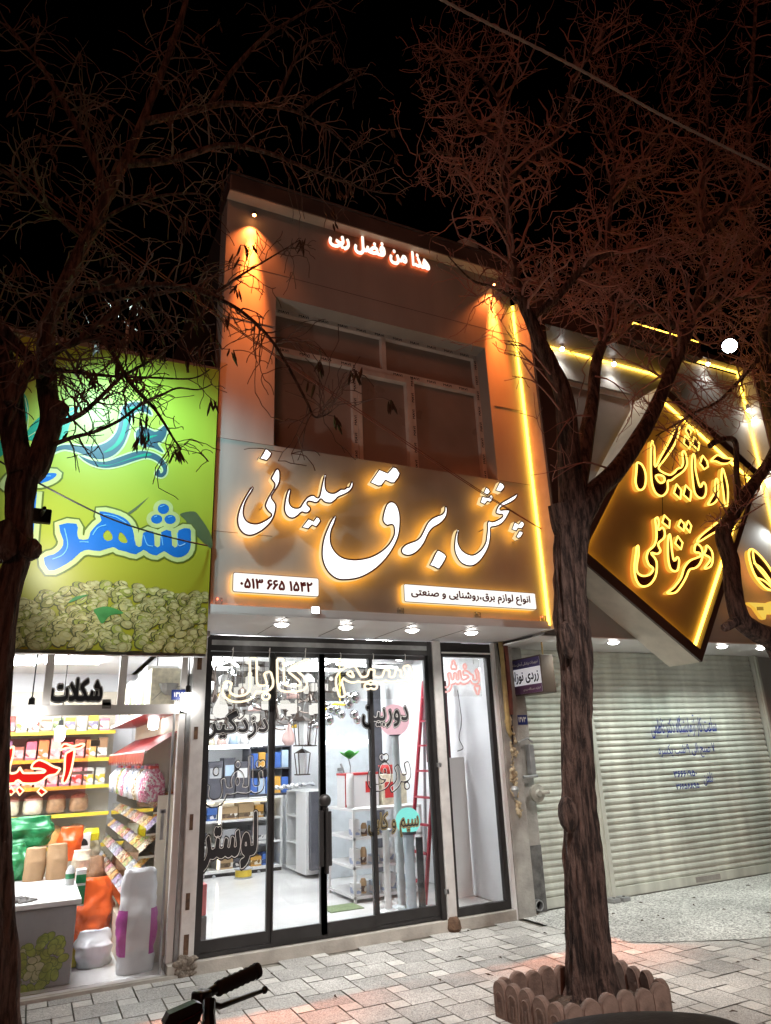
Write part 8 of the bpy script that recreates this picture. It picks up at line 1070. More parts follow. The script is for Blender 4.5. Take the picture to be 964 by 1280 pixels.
pp = P(484, 1090, 6.9); w = MB(); w.lathe([(.10, 0), (.10, .012), (.034, .03), (.034, .72), (.05, .74)], (pp.x, 6.9, .105), 'Z', 14); rebase(tag(w.build('white_pole', m_white, smooth=True), 'short white lamp pole without globe in the shop window', 'pole'), (pp.x, 6.9, .105))
ld = thing('red_stepladder', 'red metal stepladder leaning folded beside the shop window post', 'ladder', (3.8, 6.9, .1)); m_redl = M('red ladder paint', (.27, .015, .03), .4, 0, .08)
w = MB()
l0, l1 = Vector((3.72, 6.95, .11)), Vector((4.10, 7.05, 2.35)); o2 = Vector((-.02, .34, 0))
for q in (Vector((0, 0, 0)), o2): w.tube([l0+q, l1+q], .022, 6)
w.build('rail', m_redl, ld)
w = MB()
for i in range(8): c = l0.lerp(l1, (i+.7)/8.4); w.obox(c+o2/2, (.05, .34, .02))
w.build('rung', m_redl, ld)
w = MB(); 
for q in (Vector((0, 0, 0)), o2): w.tube([Vector((3.95, 6.98, .11))+q, l1+q-Vector((0, 0, .1))], .018, 6)
w.build('rear_rail', m_grp, ld)
mr = thing('wall_mirror_frame', 'dark red framed panel leaning high behind the side window', 'panel', (4.0, 7.3, 1.5)); w = MB(); x0 = 3.98
w.box(x0, x0+.30, 7.2, 7.23, 1.45, 1.49); w.box(x0, x0+.30, 7.2, 7.23, 2.30, 2.34); w.box(x0, x0+.04, 7.2, 7.23, 1.49, 2.30); w.box(x0+.26, x0+.30, 7.2, 7.23, 1.49, 2.30); w.build('frame', M('dark red frame', (.10, .02, .03), .4), mr); w = MB(); w.box(x0+.04, x0+.26, 7.215, 7.225, 1.49, 2.30); w.build('panel', m_wg, mr)
ws2 = thing('white_board_panel', 'plain white board standing behind the side window', 'panel', (4.2, 7.4, .1)); w = MB(); w.obox((4.20, 7.05, .80), (.30, .03, 1.38)); w.build('board', m_white, ws2)
w = MB(); w.tube(spline([P(x, y, 6.9) for x, y in ((572, 862), (577, 900), (574, 922), (579, 935), (572, 939))], 6), .004, 5); rebase(tag(w.build('loose_wire', m_rope), 'thin loose wire hanging down in the side window', 'wire'), (4.1, 6.9, 2))
# chandeliers and pendant lamps
m_smk = M('bronze lamp metal', (.08, .06, .05), .35, .6); m_chr = M('chrome', (.75, .76, .78), .08, 1., 0); m_shade = E('lit opal shade', (1, .95, .88), 1.15); m_amg = M('amber glass', (.60, .40, .04), .1); m_pkg = M('pink frosted glass', (.80, .55, .52), .3)
def chandelier(c, label, arms, r, shade_h=.12, lit=True, ztop=2.79):
    t = thing('chandelier', label, 'chandelier', c, 'chandeliers of the electrical shop'); c = Vector(c)
    w = MB(); w.tube([(c.x, c.y, c.z+.12), (c.x, c.y, ztop)], .006, 6); w.lathe([(.05, 0), (.045, .03)], (c.x, c.y, ztop-.03), 'Z', 12); w.lathe([(0, -.10), (.02, -.08), (.03, 0), (.015, .06), (.02, .12), (0, .14)], c, 'Z', 12); w.build('stem', m_smk, t, True)
    for i in range(arms):
        a = 2*PI*i/arms+.4; d = Vector((math.cos(a), math.sin(a), 0)); e = c+d*r
        w = MB(); w.tube(spline([c+d*.02, c+d*r*.5+Vector((0, 0, -.09)), c+d*r*.95+Vector((0, 0, -.05)), e+Vector((0, 0, .02))], 5), .008, 6); w.lathe([(.03, .02), (.012, .0)], e, 'Z', 10); ar = w.build('arm', m_smk, t)
        w = MB(); w.lathe([(.035, .025), (.05, .04), (.052, .025+shade_h), (.045, .027+shade_h)], e, 'Z', 14); w.build('shade', m_shade if lit else m_white, ar, 'all')
ch = lambda px, py, Y: tuple(P(px, py, Y))
chandelier(ch(372, 896, 8.6), 'chandelier with glowing white cup shades behind the centre door', 5, .26)
chandelier(ch(300, 872, 8.9), 'bronze chandelier hanging behind the black word at the upper door pane', 6, .24)
chandelier(ch(268, 868, 8.2), 'slim chandelier hanging closest to the pale post', 5, .18, .1, False)
chandelier(ch(325, 905, 9.6), 'low chandelier near the lit wall shelf', 5, .2, .1)
chandelier(ch(350, 868, 9.4), 'far chandelier between the two sliding door stiles', 5, .2, .1, False)
chandelier(ch(388, 868, 9.2), 'far chandelier next to the centre stile', 6, .2, .1)
chandelier(ch(282, 905, 9.8), 'pale chandelier above the row of lampshades', 5, .2, .1)
def pendant(px, py, Y, label, prof, mat, cap=True):
    p = P(px, py, Y); t = thing('pendant_lamp', label, 'pendant lamp', p, 'pendant lamps of the electrical shop')
    w = MB(); w.tube([(p.x, p.y, p.z+prof[-1][1]), (p.x, p.y, 2.79)], .004, 5); w.build('cord', m_rope, t)
    w = MB(); w.lathe(prof, p, 'Z', 16); w.build('shade', mat, t, 'all')
tear = [(0, -.10), (.05, -.09), (.085, -.04), (.08, .02), (.04, .10), (.015, .17), (.01, .18)]; cyl = [(.05, -.10), (.05, .08), (.02, .10), (.01, .12)]; bowl = [(.09, -.05), (.08, .0), (.04, .04), (.012, .06)]
pendant(361, 922, 8.9, 'pink teardrop pendant lamp beside the lanterns', tear, m_pkg); pendant(373, 905, 9.2, 'amber glass pendant lamp under the cup chandelier', bowl, m_amg)
pendant(290, 846, 8.0, 'chrome cylinder pendant behind the white neon', cyl, m_chr); pendant(312, 855, 8.4, 'white cylinder pendant behind the neon tube', cyl, m_shade); pendant(262, 846, 8.6, 'smoky teardrop pendant near the pale post', tear, m_smk); pendant(330, 862, 9.0, 'pale bowl pendant beside the door stile', bowl, m_white); pendant(276, 886, 7.8, 'white teardrop pendant low behind the black word', tear, m_shade); pendant(318, 884, 9.5, 'small pink bowl pendant behind the black word', bowl, m_pkg); pendant(344, 840, 8.2, 'dark bowl pendant high behind the tall neon stroke', bowl, m_smk); pendant(356, 858, 8.0, 'chrome cylinder pendant high in the centre pane', cyl, m_chr)
pendant(385, 848, 8.3, 'white bowl pendant high beside the centre stile', bowl, m_white)
def hoop(px, py, Y, r, label, mat):
    p = P(px, py, Y); t = thing('ring_pendant', label, 'pendant lamp', p, 'ring pendants of the electrical shop')
    w = MB(); w.tube([(p.x, p.y, p.z+r), (p.x, p.y, 2.79)], .004, 5); w.ring([(p.x+r*math.cos(a), p.y+.4*r*math.sin(a), p.z+.5*r*math.sin(a)) for a in [2*PI*k/20 for k in range(20)]], .011, 6); w.build('hoop', m_smk, t, True)
    w = MB()
    for k in range(3): a = 2*PI*k/3; w.tube([(p.x, p.y, p.z+r), (p.x+r*math.cos(a), p.y+.4*r*math.sin(a), p.z+.5*r*math.sin(a))], .003, 4)
    w.build('wire', m_rail, t)
    for k in range(5): a = 2*PI*k/5; w = MB(); w.ball((p.x+r*math.cos(a), p.y+.4*r*math.sin(a), p.z+.5*r*math.sin(a)+.03), .032, 10); w.build('globe', mat, t, 'all')
hoop(268, 892, 8.4, .15, 'ring pendant with smoky globes low behind the black word nearest the pale post', m_smk); hoop(306, 838, 8.8, .17, 'ring pendant with lit globes high behind the neon word', m_shade); hoop(328, 880, 8.6, .14, 'ring pendant with chrome globes beside the first door stile', m_chr); hoop(384, 884, 9.6, .17, 'ring pendant with lit globes beside the lanterns', m_shade); hoop(352, 905, 10.0, .16, 'ring pendant with pale globes over the blue carton rack', m_white); hoop(412, 858, 8.9, .16, 'ring pendant with lit globes beyond the silver globes', m_shade)
chandelier(ch(345, 890, 8.0), 'small bronze chandelier between the first door stile and the cup shades', 4, .15, .09)
chandelier(ch(292, 890, 9.2), 'white shaded chandelier low behind the long black word', 5, .17, .1, False)
chandelier(ch(262, 858, 9.0), 'bronze chandelier high in the corner by the pale post', 6, .2, .1, False)
pendant(280, 868, 9.0, 'amber bowl pendant behind the first neon letter', bowl, m_amg); pendant(303, 872, 7.9, 'smoky cylinder pendant over the long black word', cyl, m_smk); pendant(350, 880, 9.3, 'chrome teardrop pendant by the cup shades', tear, m_chr); pendant(366, 868, 9.0, 'pink bowl pendant above the cup shades', bowl, m_pkg); pendant(318, 842, 9.2, 'smoky bowl pendant behind the middle of the neon word', bowl, m_smk); pendant(394, 905, 8.5, 'small chrome bowl pendant half hidden by the centre stile', bowl, m_chr); pendant(456, 850, 8.6, 'dark cylinder pendant high in the right sliding door', cyl, m_smk)
for i, (x, y, r, c, lb) in enumerate(((1.62, 9.75, .13, m_bluec, 'blue'), (1.95, 9.8, .12, m_redc, 'red'), (2.62, 9.85, .12, m_oyel, 'yellow'))):
    t = thing('cable_reel', '%s cable reel lying on the floor before the rear counter' % lb, 'cable reel', (x, y, .105))
    w = MB(); w.lathe([(.04, 0), (r, 0), (r, .012), (.06, .014), (.06, .10), (r, .102), (r, .114), (.04, .114)], (x, y, .106), 'Z', 20); w.build('drum', m_grp, t); w = MB(); w.lathe([(.062, .016), (r*.88, .02), (r*.88, .096), (.062, .10)], (x, y, .106), 'Z', 20); w.build('wound_cable', c, t, True)
def lantern(px, py, Y, h, label):
    p = P(px, py, Y); t = thing('lantern', label, 'lantern', p, 'hanging lanterns'); s_ = h*.28
    w = MB(); w.tube([(p.x, p.y, p.z+h*.7), (p.x, p.y, 2.79)], .004, 5); w.lathe([(s_*1.5, h*.5), (s_*.7, h*.62), (.01, h*.7)], p, 'Z', 4)
    for a, b in ((1, 1), (1, -1), (-1, 1), (-1, -1)): w.tube([(p.x+a*s_*.7, p.y+b*s_*.7, p.z-h*.4), (p.x+a*s_, p.y+b*s_, p.z+h*.5)], .007, 4)
    w.box(p.x-s_, p.x+s_, p.y-s_, p.y+s_, p.z-h*.44, p.z-h*.39); w.build('lantern_frame', m_smk, t)
    w = MB(); w.lathe([(s_*.6, -h*.38), (s_*.85, h*.48)], p, 'Z', 4); w.build('pane', m_white, t)
lantern(378, 918, 8.2, .30, 'dark framed lantern hanging beside the centre stile'); lantern(378, 956, 8.3, .26, 'lower dark framed lantern hanging beside the centre stile'); lantern(388, 922, 8.8, .24, 'smaller lantern half behind the centre stile')
sc_ = thing('silver_globe_chandelier', 'cluster chandelier of silver mirror globes behind the right sliding door', 'chandelier', P(425, 885, 7.8))
w = MB(); q = P(425, 876, 7.8); w.tube([q, (q.x, q.y, 2.79)], .006, 6); w.tube([P(405, 888, 7.8), P(418, 880, 7.75), P(440, 882, 7.8)], .012, 6); w.build('stem', m_oyel, sc_)
for i, (px, py, r) in enumerate(((443, 872, .075), (436, 880, .06), (420, 888, .06), (427, 893, .05), (411, 900, .065), (443, 893, .055), (413, 886, .05), (434, 870, .05), (447, 900, .05), (408, 882, .045))):
    w = MB(); w.ball(P(px, py, 7.7+.2*((i*7) % 5)/5), r, 16); w.build('globe', m_chr, sc_, 'all')
for i, (x0, y0, x1, y1) in enumerate(((1.5, 7.0, 2.1, 8.4), (2.2, 6.9, 3.0, 7.7), (3.1, 6.9, 3.9, 7.6), (3.3, 8.2, 4.2, 8.3))):
    w = MB(); w.tube([(x0, y0, 2.64), (x1, y1, 2.62)], .016, 8); rebase(tag(w.build('tube_lamp', m_tubeL), ['slim white tube lamp under the shop ceiling near the pale post', 'slim white tube lamp under the shop ceiling above the centre doors', 'slim white tube lamp slanting above the right sliding door', 'slim white tube lamp deep above the partition panel'][i], 'tube lamp', 'ceiling tube lamps'), ((x0+x1)/2, (y0+y1)/2, 2.63))
for i, (x, y) in enumerate(((1.9, 7.5), (3.3, 7.4), (1.9, 9.4), (3.3, 9.3))):
    w = MB(); w.box(x-.26, x+.26, y-.26, y+.26, 2.765, 2.785); rebase(tag(w.build('ceiling_panel_light', m_panelL), 'square white light panel in the electrical shop ceiling', 'ceiling light', 'ceiling panels of the electrical shop'), (x, y, 2.775))
w = MB(); w.box(1.338, 1.46, 6.62, 6.80, .105, .34, .01); bxr = w.build('red_box', M('grey red toolbox', (.12, .11, .11), .5)); rebase(tag(bxr, 'dark toolbox on the floor just inside the pale post', 'toolbox'), (1.4, 6.7, .105)); w = MB(); w.box(1.34, 1.455, 6.63, 6.79, .341, .58, .01); rebase(tag(w.build('pink_carton', M('salmon carton', (.70, .16, .16), .5)), 'salmon pink carton stacked on the dark toolbox', 'box'), (1.4, 6.7, .341)); w = MB(); w.box(1.345, 1.43, 6.64, 6.76, .62, .82, .01); w.box(1.35, 1.42, 6.65, 6.75, .581, .619); rebase(tag(w.build('white_canister', m_white), 'white canister on top of the salmon carton', 'canister'), (1.4, 6.7, .581))
# neon words hung inside the glass
def neon(key, c4, Y, mat, label, loc, wires):
    x0, x1 = P(c4[0], (c4[2]+c4[3])/2, Y).x, P(c4[1], (c4[2]+c4[3])/2, Y).x; xm = (c4[0]+c4[1])/2; z1, z0 = P(xm, c4[2], Y).z, P(xm, c4[3], Y).z
    t = thing('window_neon_word', label, 'neon sign', ((x0+x1)/2, Y, z0), 'neon words hanging in the shop window')
    w = MB()
    for l in text_loops(key, x0, x1, z0, z1): w.ring([(a, Y, b) for a, b in l], .011, 6)
    w.build('neon_tube', mat, t, weld=False)
    w = MB(); w.box(x0-.02, x1+.02, Y+.010, Y+.014, z0-.02, z1+.02); w.build('acrylic_backing', m_clear, t)
    w = MB()
    for px in wires: a = P(px, c4[2]+4, Y); w.tube(spline([a, (a.x+.008, Y-.012, a.z+.12), (a.x-.004, Y-.02, 2.50)], 4), .0035, 4)
    w.build('hanging_wire', m_line, t)
yN = YD-.075
neon('kabl', (279, 388, 823, 877), yN, m_neonW, 'warm white neon word hanging in the first two door panes', None, (290, 336, 381))
neon('sim', (420, 515, 831, 871), yN, m_neonW, 'warm white neon word hanging in the right sliding doors', None, (425, 466, 506))
neon('pakhsh', (549, 599, 826, 868), YD+.045, m_neonP, 'pink neon word hanging in the narrow side window', None, (592,))
# ================================================================== trees
def barkmat(name, c, dark):
    m = M(name, c, .9, 0, 0); nt = m.node_tree; N = nt.nodes; L = nt.links; b = N['Principled BSDF']
    tc = N.new('ShaderNodeTexCoord'); mp = N.new('ShaderNodeMapping'); mp.inputs['Scale'].default_value = (1, 1, .14); L.new(tc.outputs['Object'], mp.inputs[0])
    n = N.new('ShaderNodeTexNoise'); n.inputs['Scale'].default_value = 26; n.inputs['Detail'].default_value = 8; n.inputs['Roughness'].default_value = .7; L.new(mp.outputs[0], n.inputs['Vector'])
    r = N.new('ShaderNodeValToRGB'); e = r.color_ramp.elements; e[0].position = .42; e[0].color = (*dark, 1); e[1].position = .60; e[1].color = (*c, 1); L.new(n.outputs['Fac'], r.inputs[0]); L.new(r.outputs[0], b.inputs['Base Color'])
    n3 = N.new('ShaderNodeTexNoise'); n3.inputs['Scale'].default_value = 34; n3.inputs['Detail'].default_value = 7; mp3 = N.new('ShaderNodeMapping'); mp3.inputs['Scale'].default_value = (1, 1, .55); L.new(tc.outputs['Object'], mp3.inputs[0]); L.new(mp3.outputs[0], n3.inputs['Vector'])
    ma = N.new('ShaderNodeMath'); ma.operation = 'MULTIPLY_ADD'; ma.inputs[1].default_value = .6; L.new(n3.outputs['Fac'], ma.inputs[0]); L.new(n.outputs['Fac'], ma.inputs[2])
    bp = N.new('ShaderNodeBump'); bp.inputs['Strength'].default_value = 1.; bp.inputs['Distance'].default_value = .06; L.new(ma.outputs[0], bp.inputs['Height']); L.new(bp.outputs[0], b.inputs['Normal'])
    return m
m_bark = barkmat('furrowed brown bark', (.20, .125, .10), (.028, .016, .013)); m_twig = M('reddish twig bark', (.34, .165, .135), .85, 0, .3, 5); m_twigd = M('dark twig bark', (.15, .095, .08), .85, 0, .3, 5); m_pod = M('dry seed pod', (.075, .045, .03), .7, 0, .3, 20)
def rim(seed, amp=.10):
    def f(i, q, p):
        v = 1+amp*noise.noise((math.cos(q)*2.2+seed, math.sin(q)*2.2, p.z*1.1))*1.4+amp*.8*noise.noise((math.cos(q)*6+seed, math.sin(q)*6, p.z*1.6+seed))
        return v+amp*.6*noise.noise((q*3, p.z*9, seed))
    return f
def limb(mb, pts, r0, r1, n=9, k=6, seed=0., amp=.08):
    q = spline(pts, k); m = len(q); rr = [r0+(r1-r0)*(i/(m-1))**.85 for i in range(m)]
    mb.tube(q, rr, n, True, rim(seed, amp)); return q, rr
def grow(mb, p, d, L, r, lvl, rnd, up=.12, droop=0., wig=.30, spread=.8, kids=(3, 5), segs=6, tips=None):
    pts = [p]; q = p.copy(); d = d.normalized(); ds = [d]
    for i in range(segs):
        d = (d+Vector((rnd.gauss(0, wig), rnd.gauss(0, wig), rnd.gauss(0, wig)+up-droop*i/segs))*.55).normalized(); q = q+d*L/segs; pts.append(q.copy()); ds.append(d.copy())
    mb.tube(pts, [max(.0030, r*(1-.70*i/segs)) for i in range(segs+1)], 4 if lvl > 1 else 3, False)
    if tips is not None: tips.append((pts[-1], ds[-1]))
    if lvl > 0:
        for j in range(rnd.randint(*kids)):
            i = rnd.randint(1, segs); a = Vector((rnd.gauss(0, 1), rnd.gauss(0, 1), rnd.gauss(0, 1))); nd = (ds[i]*(1-spread*.5)+a.normalized()*spread).normalized()
            grow(mb, pts[i], nd, L*rnd.uniform(.4, .75), r*.55, lvl-1, rnd, up, droop, wig, spread, kids, segs, tips)
def pts3(l, Y, y_off=None): return [P(x, y, Y+(y_off[i] if y_off else 0)) for i, (x, y) in enumerate(l)]
def twigs_along(mb, q, rr, n, L, rnd, lvl, r=.007, start=.2, **kw):
    for i in range(n):
        k = int(len(q)*(start+(1-start)*rnd.random()*.999)); k = min(k, len(q)-2); t = (q[k+1]-q[k]).normalized()
        a = Vector((rnd.gauss(0, 1), rnd.gauss(0, 1), rnd.gauss(0, .8))); a = (a-t*a.dot(t)).normalized(); d = (t*.45+a).normalized()
        grow(mb, q[k], d, L*rnd.uniform(.55, 1.2), min(r, rr[k]*.6), lvl, rnd, **kw)
# ---- tree in the planter
YT = 4.16
tree = thing('street_tree', 'bare street tree with a thick furrowed trunk in the scalloped planter', 'tree', P(741, 1243, YT))
w = MB()
prof = [(741, 1262, 92), (741, 1240, 80), (737, 1205, 68), (733, 1150, 60), (729, 1095, 55), (726, 1040, 48), (722, 1000, 46), (721, 960, 45), (721, 900, 42), (722, 850, 42), (721, 820, 44), (718, 790, 45), (714, 740, 44), (713, 690, 47), (715, 655, 50), (716, 632, 46)]
q = []; rr = []
for (x, y, wd) in prof: p = P(x, y, YT); q.append(p); rr.append((P(x+wd/2, y, YT)-P(x-wd/2, y, YT)).length/2*p.y/math.hypot(p.x, p.y))
q2 = spline(q, 14); r2 = [v.x for v in spline([Vector((r, 0, 0)) for r in rr], 14)]
f1 = rim(2.3, .13)
def trunkf(i, a, p):
    rid = .15*abs(math.sin(a*4+p.z*.9+1.8*noise.noise((p.z*.8, 1, 2))))+.09*abs(math.sin(a*9.5+p.z*1.7+2*noise.noise((p.z*1.6, 4, 2)))); fl = max(0, .45-p.z)*.5*math.sin(a*5+1)
    ca, sa = math.cos(a), math.sin(a); fu = abs(noise.noise((ca*5, sa*5, p.z*.55+3)))*.34+abs(noise.noise((ca*11+7, sa*11, p.z*1.3)))*.20+.05*noise.noise((ca*20, sa*20, p.z*9))
    return f1(i, a, p)*(.63+rid*.55+fu)+fl*.5
w.tube(q2, r2, 84, True, trunkf)
kn = P(710, 1018, YT-.10); w.ball(kn, .085, 12, (.75, .9, 1.4)); kn = P(709, 800, YT-.07); w.ball(kn, .075, 10, (.8, .8, 1.9))
limb(w, [P(712, 668, YT), P(704, 650, YT-.02), P(699, 630, YT-.03)], .10, .075, 14, 6, 4., .2)
LB = {}
def lb(name, pts, Y, off, r0, r1, n=10): LB[name] = limb(w, pts3(pts, Y, off), r0, r1, n, 7, hash(name) % 17 if False else len(name)*1.7, .10)
lb('a', [(716, 650), (713, 590), (709, 530), (703, 490), (688, 455), (674, 425), (664, 400), (653, 375), (640, 320), (631, 225), (628, 140), (598, 90), (562, 62)], YT, [0, 0, 0, 0, .02, .05, .08, .1, .15, .2, .25, .3, .35], .115, .010, 12)
lb('b', [(716, 640), (728, 580), (735, 535), (741, 500), (746, 450), (760, 415), (765, 390), (757, 330), (763, 260), (768, 200), (766, 131), (772, 60)], YT, [0, .05, .08, .1, .12, .15, .18, .2, .25, .3, .3, .3], .085, .010, 12)
lb('c', [(720, 655), (744, 615), (770, 590), (794, 556), (814, 521), (838, 466), (858, 421), (866, 395), (877, 350), (882, 300), (879, 226), (884, 160), (880, 60)], YT, [0, -.02, -.04, -.06, -.08, -.1, -.15, -.15, -.2, -.2, -.2, -.25, -.3], .105, .010, 12)
lb('d', [(866, 398), (890, 376), (925, 372), (990, 370)], YT-.15, [0, -.1, -.3, -.5], .045, .012, 7)
lb('e', [(661, 398), (690, 378), (715, 350), (740, 326), (775, 315), (805, 313), (840, 330)], YT+.1, [0, -.1, -.2, -.3, -.35, -.4, -.45], .045, .012, 7)
lb('f', [(632, 235), (655, 205), (690, 180), (720, 95), (745, 60), (760, 30)], YT+.2, [0, -.1, -.2, -.4, -.5, -.6], .042, .010, 7)
lb('g', [(636, 290), (600, 250), (575, 200), (540, 190), (520, 195)], YT+.17, [0, .1, .2, .3, .35], .034, .008, 6)
lb('h', [(881, 290), (910, 260), (940, 250), (970, 220)], YT-.2, [0, -.1, -.3, -.4], .04, .010, 7)
lb('i', [(764, 250), (800, 210), (830, 150), (845, 90), (870, 20)], YT+.27, [0, .1, .2, .3, .4], .042, .010, 7)
lb('j', [(630, 180), (600, 160), (570, 120), (548, 60)], YT+.22, [0, .1, .15, .2], .03, .008, 6)
lb('k', [(860, 418), (800, 380), (770, 372), (735, 350), (700, 340)], YT-.12, [0, .2, .3, .4, .5], .038, .008, 6)
lb('l', [(655, 380), (620, 360), (590, 350), (560, 320)], YT+.12, [0, -.1, -.2, -.25], .02, .004, 5)
w.build('trunk', m_bark, tree, 'all', weld=False)
rnd = random.Random(5); w = MB()
spec = dict(a=(50, .72, .52), b=(54, .70, .38), c=(54, .72, .40), d=(20, .6, .1), e=(28, .52, .1), f=(28, .52, .1), g=(24, .5, .1), h=(22, .52, .1), i=(28, .52, .1), j=(20, .45, .1), k=(22, .5, .1), l=(10, .3, .1))
for k_, (n, L_, st) in spec.items(): twigs_along(w, LB[k_][0], LB[k_][1], n, L_, rnd, 2 if L_ > .3 else 1, .016, st, up=.08, wig=.52, spread=.95, kids=(2, 4), segs=6)
# a few long whips near the fork, in front of the laboratory
for (x, y), (x2, y2) in (((706, 520), (640, 470)), ((704, 500), (630, 440)), ((690, 470), (625, 425)), ((738, 520), (690, 560)), ((744, 470), (800, 520)), ((770, 590), (690, 600)), ((815, 520), (870, 470)), ((838, 466), (900, 510)), ((800, 540), (860, 560)), ((820, 500), (890, 545))):
    a, b = P(x, y, YT), P(x2, y2, YT-.25); m_ = (a+b)/2+Vector((0, 0, .12)); w.tube(spline([a, m_, b], 5), [.010-.0007*i for i in range(11)], 4, False); grow(w, m_, (b-a), .5, .006, 2, rnd, .05, 0, .3, .9, (2, 3), 5)
w.build('crown', m_twig, tree, weld=False)
# ---- tree at the left edge
YL = 4.2
tl = thing('street_tree', 'dark bare tree with hanging seed pods at the green banner', 'tree', P(-8, 1290, YL))
w = MB(); prof = [(-6, 1330, 66), (-6, 1270, 56), (-4, 1200, 54), (-6, 1137, 46), (-8, 1062, 44), (-10, 980, 42), (-6, 900, 38), (0, 803, 38), (12, 735, 34), (24, 690, 33), (24, 640, 34), (27, 605, 38), (30, 585, 34)]
q = [P(x, y, YL) for x, y, _ in prof]; rr = [(P(x+d/2, y, YL)-P(x-d/2, y, YL)).length/2 for x, y, d in prof]
q2 = spline(q, 8); r2 = [v.x for v in spline([Vector((r, 0, 0)) for r in rr], 8)]; f1 = rim(7.7, .14); w.tube(q2, r2, 32, True, lambda i, a, p: f1(i, a, p)*(.95+.10*abs(math.sin(a*4.5+p.z*1.3))))
limb(w, [P(20, 690, YL), P(4, 672, YL-.03), P(-6, 655, YL-.05)], .11, .08, 12, 5, 3.3, .15); limb(w, [P(33, 690, YL-.03), P(42, 688, YL-.1)], .06, .05, 8, 4, 2, .2)
LB = {}
lb('a', [(28, 592), (18, 551), (14, 500), (8, 460), (-2, 430), (-14, 390), (-20, 300)], YL, [0, 0, .02, .03, .03, .05, .1], .085, .05, 10)
lb('b', [(30, 594), (44, 585), (57, 551), (64, 524), (59, 484), (58, 434), (62, 400), (87, 344), (120, 274), (143, 228), (164, 184), (199, 100), (229, 15), (240, -40)], YL, [0, 0, .03, .03, .05, .08, .1, .15, .2, .22, .25, .3, .35, .4], .085, .02, 10)
limb(w, [P(64, 524, YL+.03), P(72, 512, YL), P(76, 506, YL-.03)], .06, .05, 8, 4, 2.2, .2)
lb('c', [(-14, 395), (0, 410), (20, 432), (40, 452), (50, 470)], YL-.1, None, .045, .035, 8)
lb('d', [(14, 505), (22, 482), (42, 458), (60, 446), (78, 434), (99, 425), (130, 400), (180, 372), (240, 362), (280, 372)], YL-.08, [0, 0, -.02, -.04, -.06, -.08, -.1, -.1, 0, .1], .045, .008, 8)
lb('e', [(134, 248), (124, 214), (100, 165), (75, 120), (50, 80), (30, 55), (8, 30)], YL+.25, [0, .1, .2, .25, .3, .35, .4], .035, .012, 7)
lb('f', [(182, 152), (230, 142), (279, 130), (330, 132), (368, 139), (400, 155), (423, 172), (440, 190)], YL+.27, [0, 0, .05, .1, .15, .2, .25, .3], .035, .006, 7)
lb('g', [(160, 205), (215, 200), (279, 182), (330, 190), (368, 204), (410, 220), (448, 234), (470, 240)], YL+.24, [0, -.1, -.15, -.2, -.2, -.2, -.2, -.2], .032, .006, 7)
lb('h', [(262, 133), (290, 90), (329, 48), (365, 25), (398, 5), (430, -20)], YL+.32, [0, .1, .2, .25, .3, .3], .028, .006, 6)
lb('i', [(345, 130), (357, 100), (375, 65), (395, 50), (420, 40)], YL+.38, None, .024, .006, 6)
lb('j', [(372, 140), (400, 120), (430, 103), (455, 92)], YL+.42, None, .018, .005, 6)
lb('k', [(74, 529), (88, 524), (105, 515), (130, 492), (150, 473), (175, 458), (195, 446), (230, 419), (262, 385)], YL-.1, [0, 0, 0, 0, 0, 0, 0, .05, .1], .018, .005, 6)
lb('l', [(99, 425), (125, 424), (140, 440), (159, 473), (178, 495), (192, 509), (206, 530), (217, 548), (227, 562)], YL-.12, [0, -.02, -.05, -.06, -.08, -.08, -.08, -.1, -.1], .020, .005, 6)
lb('m', [(64, 557), (90, 547), (120, 539), (150, 525), (180, 503), (205, 492), (223, 485), (248, 487), (266, 480)], YL-.02, None, .014, .004, 6)
lb('n', [(62, 460), (100, 466), (138, 470), (190, 472), (240, 473), (262, 462)], YL-.05, None, .014, .004, 6)
lb('o', [(96, 332), (115, 290), (150, 262), (200, 245), (245, 242), (262, 245)], YL+.17, [0, -.1, -.2, -.3, -.3, -.3], .022, .004, 6)
lb('p', [(70, 380), (110, 366), (160, 358), (205, 356), (250, 365), (300, 388), (343, 430), (382, 499), (392, 520), (404, 520), (415, 514)], YL-.15, [0, -.1, -.2, -.3, -.3, -.3, -.3, -.3, -.3, -.3, -.3], .024, .003, 6)
lb('q', [(110, 302), (60, 260), (20, 225), (-10, 205)], YL+.2, None, .024, .01, 6)
lb('r', [(262, 372), (300, 345), (325, 330), (350, 315), (375, 300)], YL-.2, None, .012, .003, 5)
w.build('trunk', m_bark, tl, 'all', weld=False)
w = MB(); tips = []; rnd = random.Random(9)
spec = dict(b=(60, .5, .4), d=(50, .45, .2), e=(34, .5, .1), f=(34, .45, .1), g=(34, .45, .1), h=(22, .4, .1), i=(12, .3, .2), j=(8, .3, .2), k=(26, .32, .1), l=(24, .3, .1), m=(18, .28, .1), n=(22, .3, .1), o=(26, .4, .1), p=(52, .36, .1), q=(24, .5, .1), r=(14, .28, .1), a=(26, .5, .4), c=(16, .35, .1))
for k_, (n, L_, st) in spec.items(): twigs_along(w, LB[k_][0], LB[k_][1], n, L_, rnd, 1, .008, st, up=-.02, droop=.35, wig=.38, spread=.95, kids=(1, 3), segs=6, tips=tips)
w.build('crown', m_twigd, tl, weld=False)
w = MB(); sel = [t for t in tips if t[0].z > 3.3]; rnd.shuffle(sel)
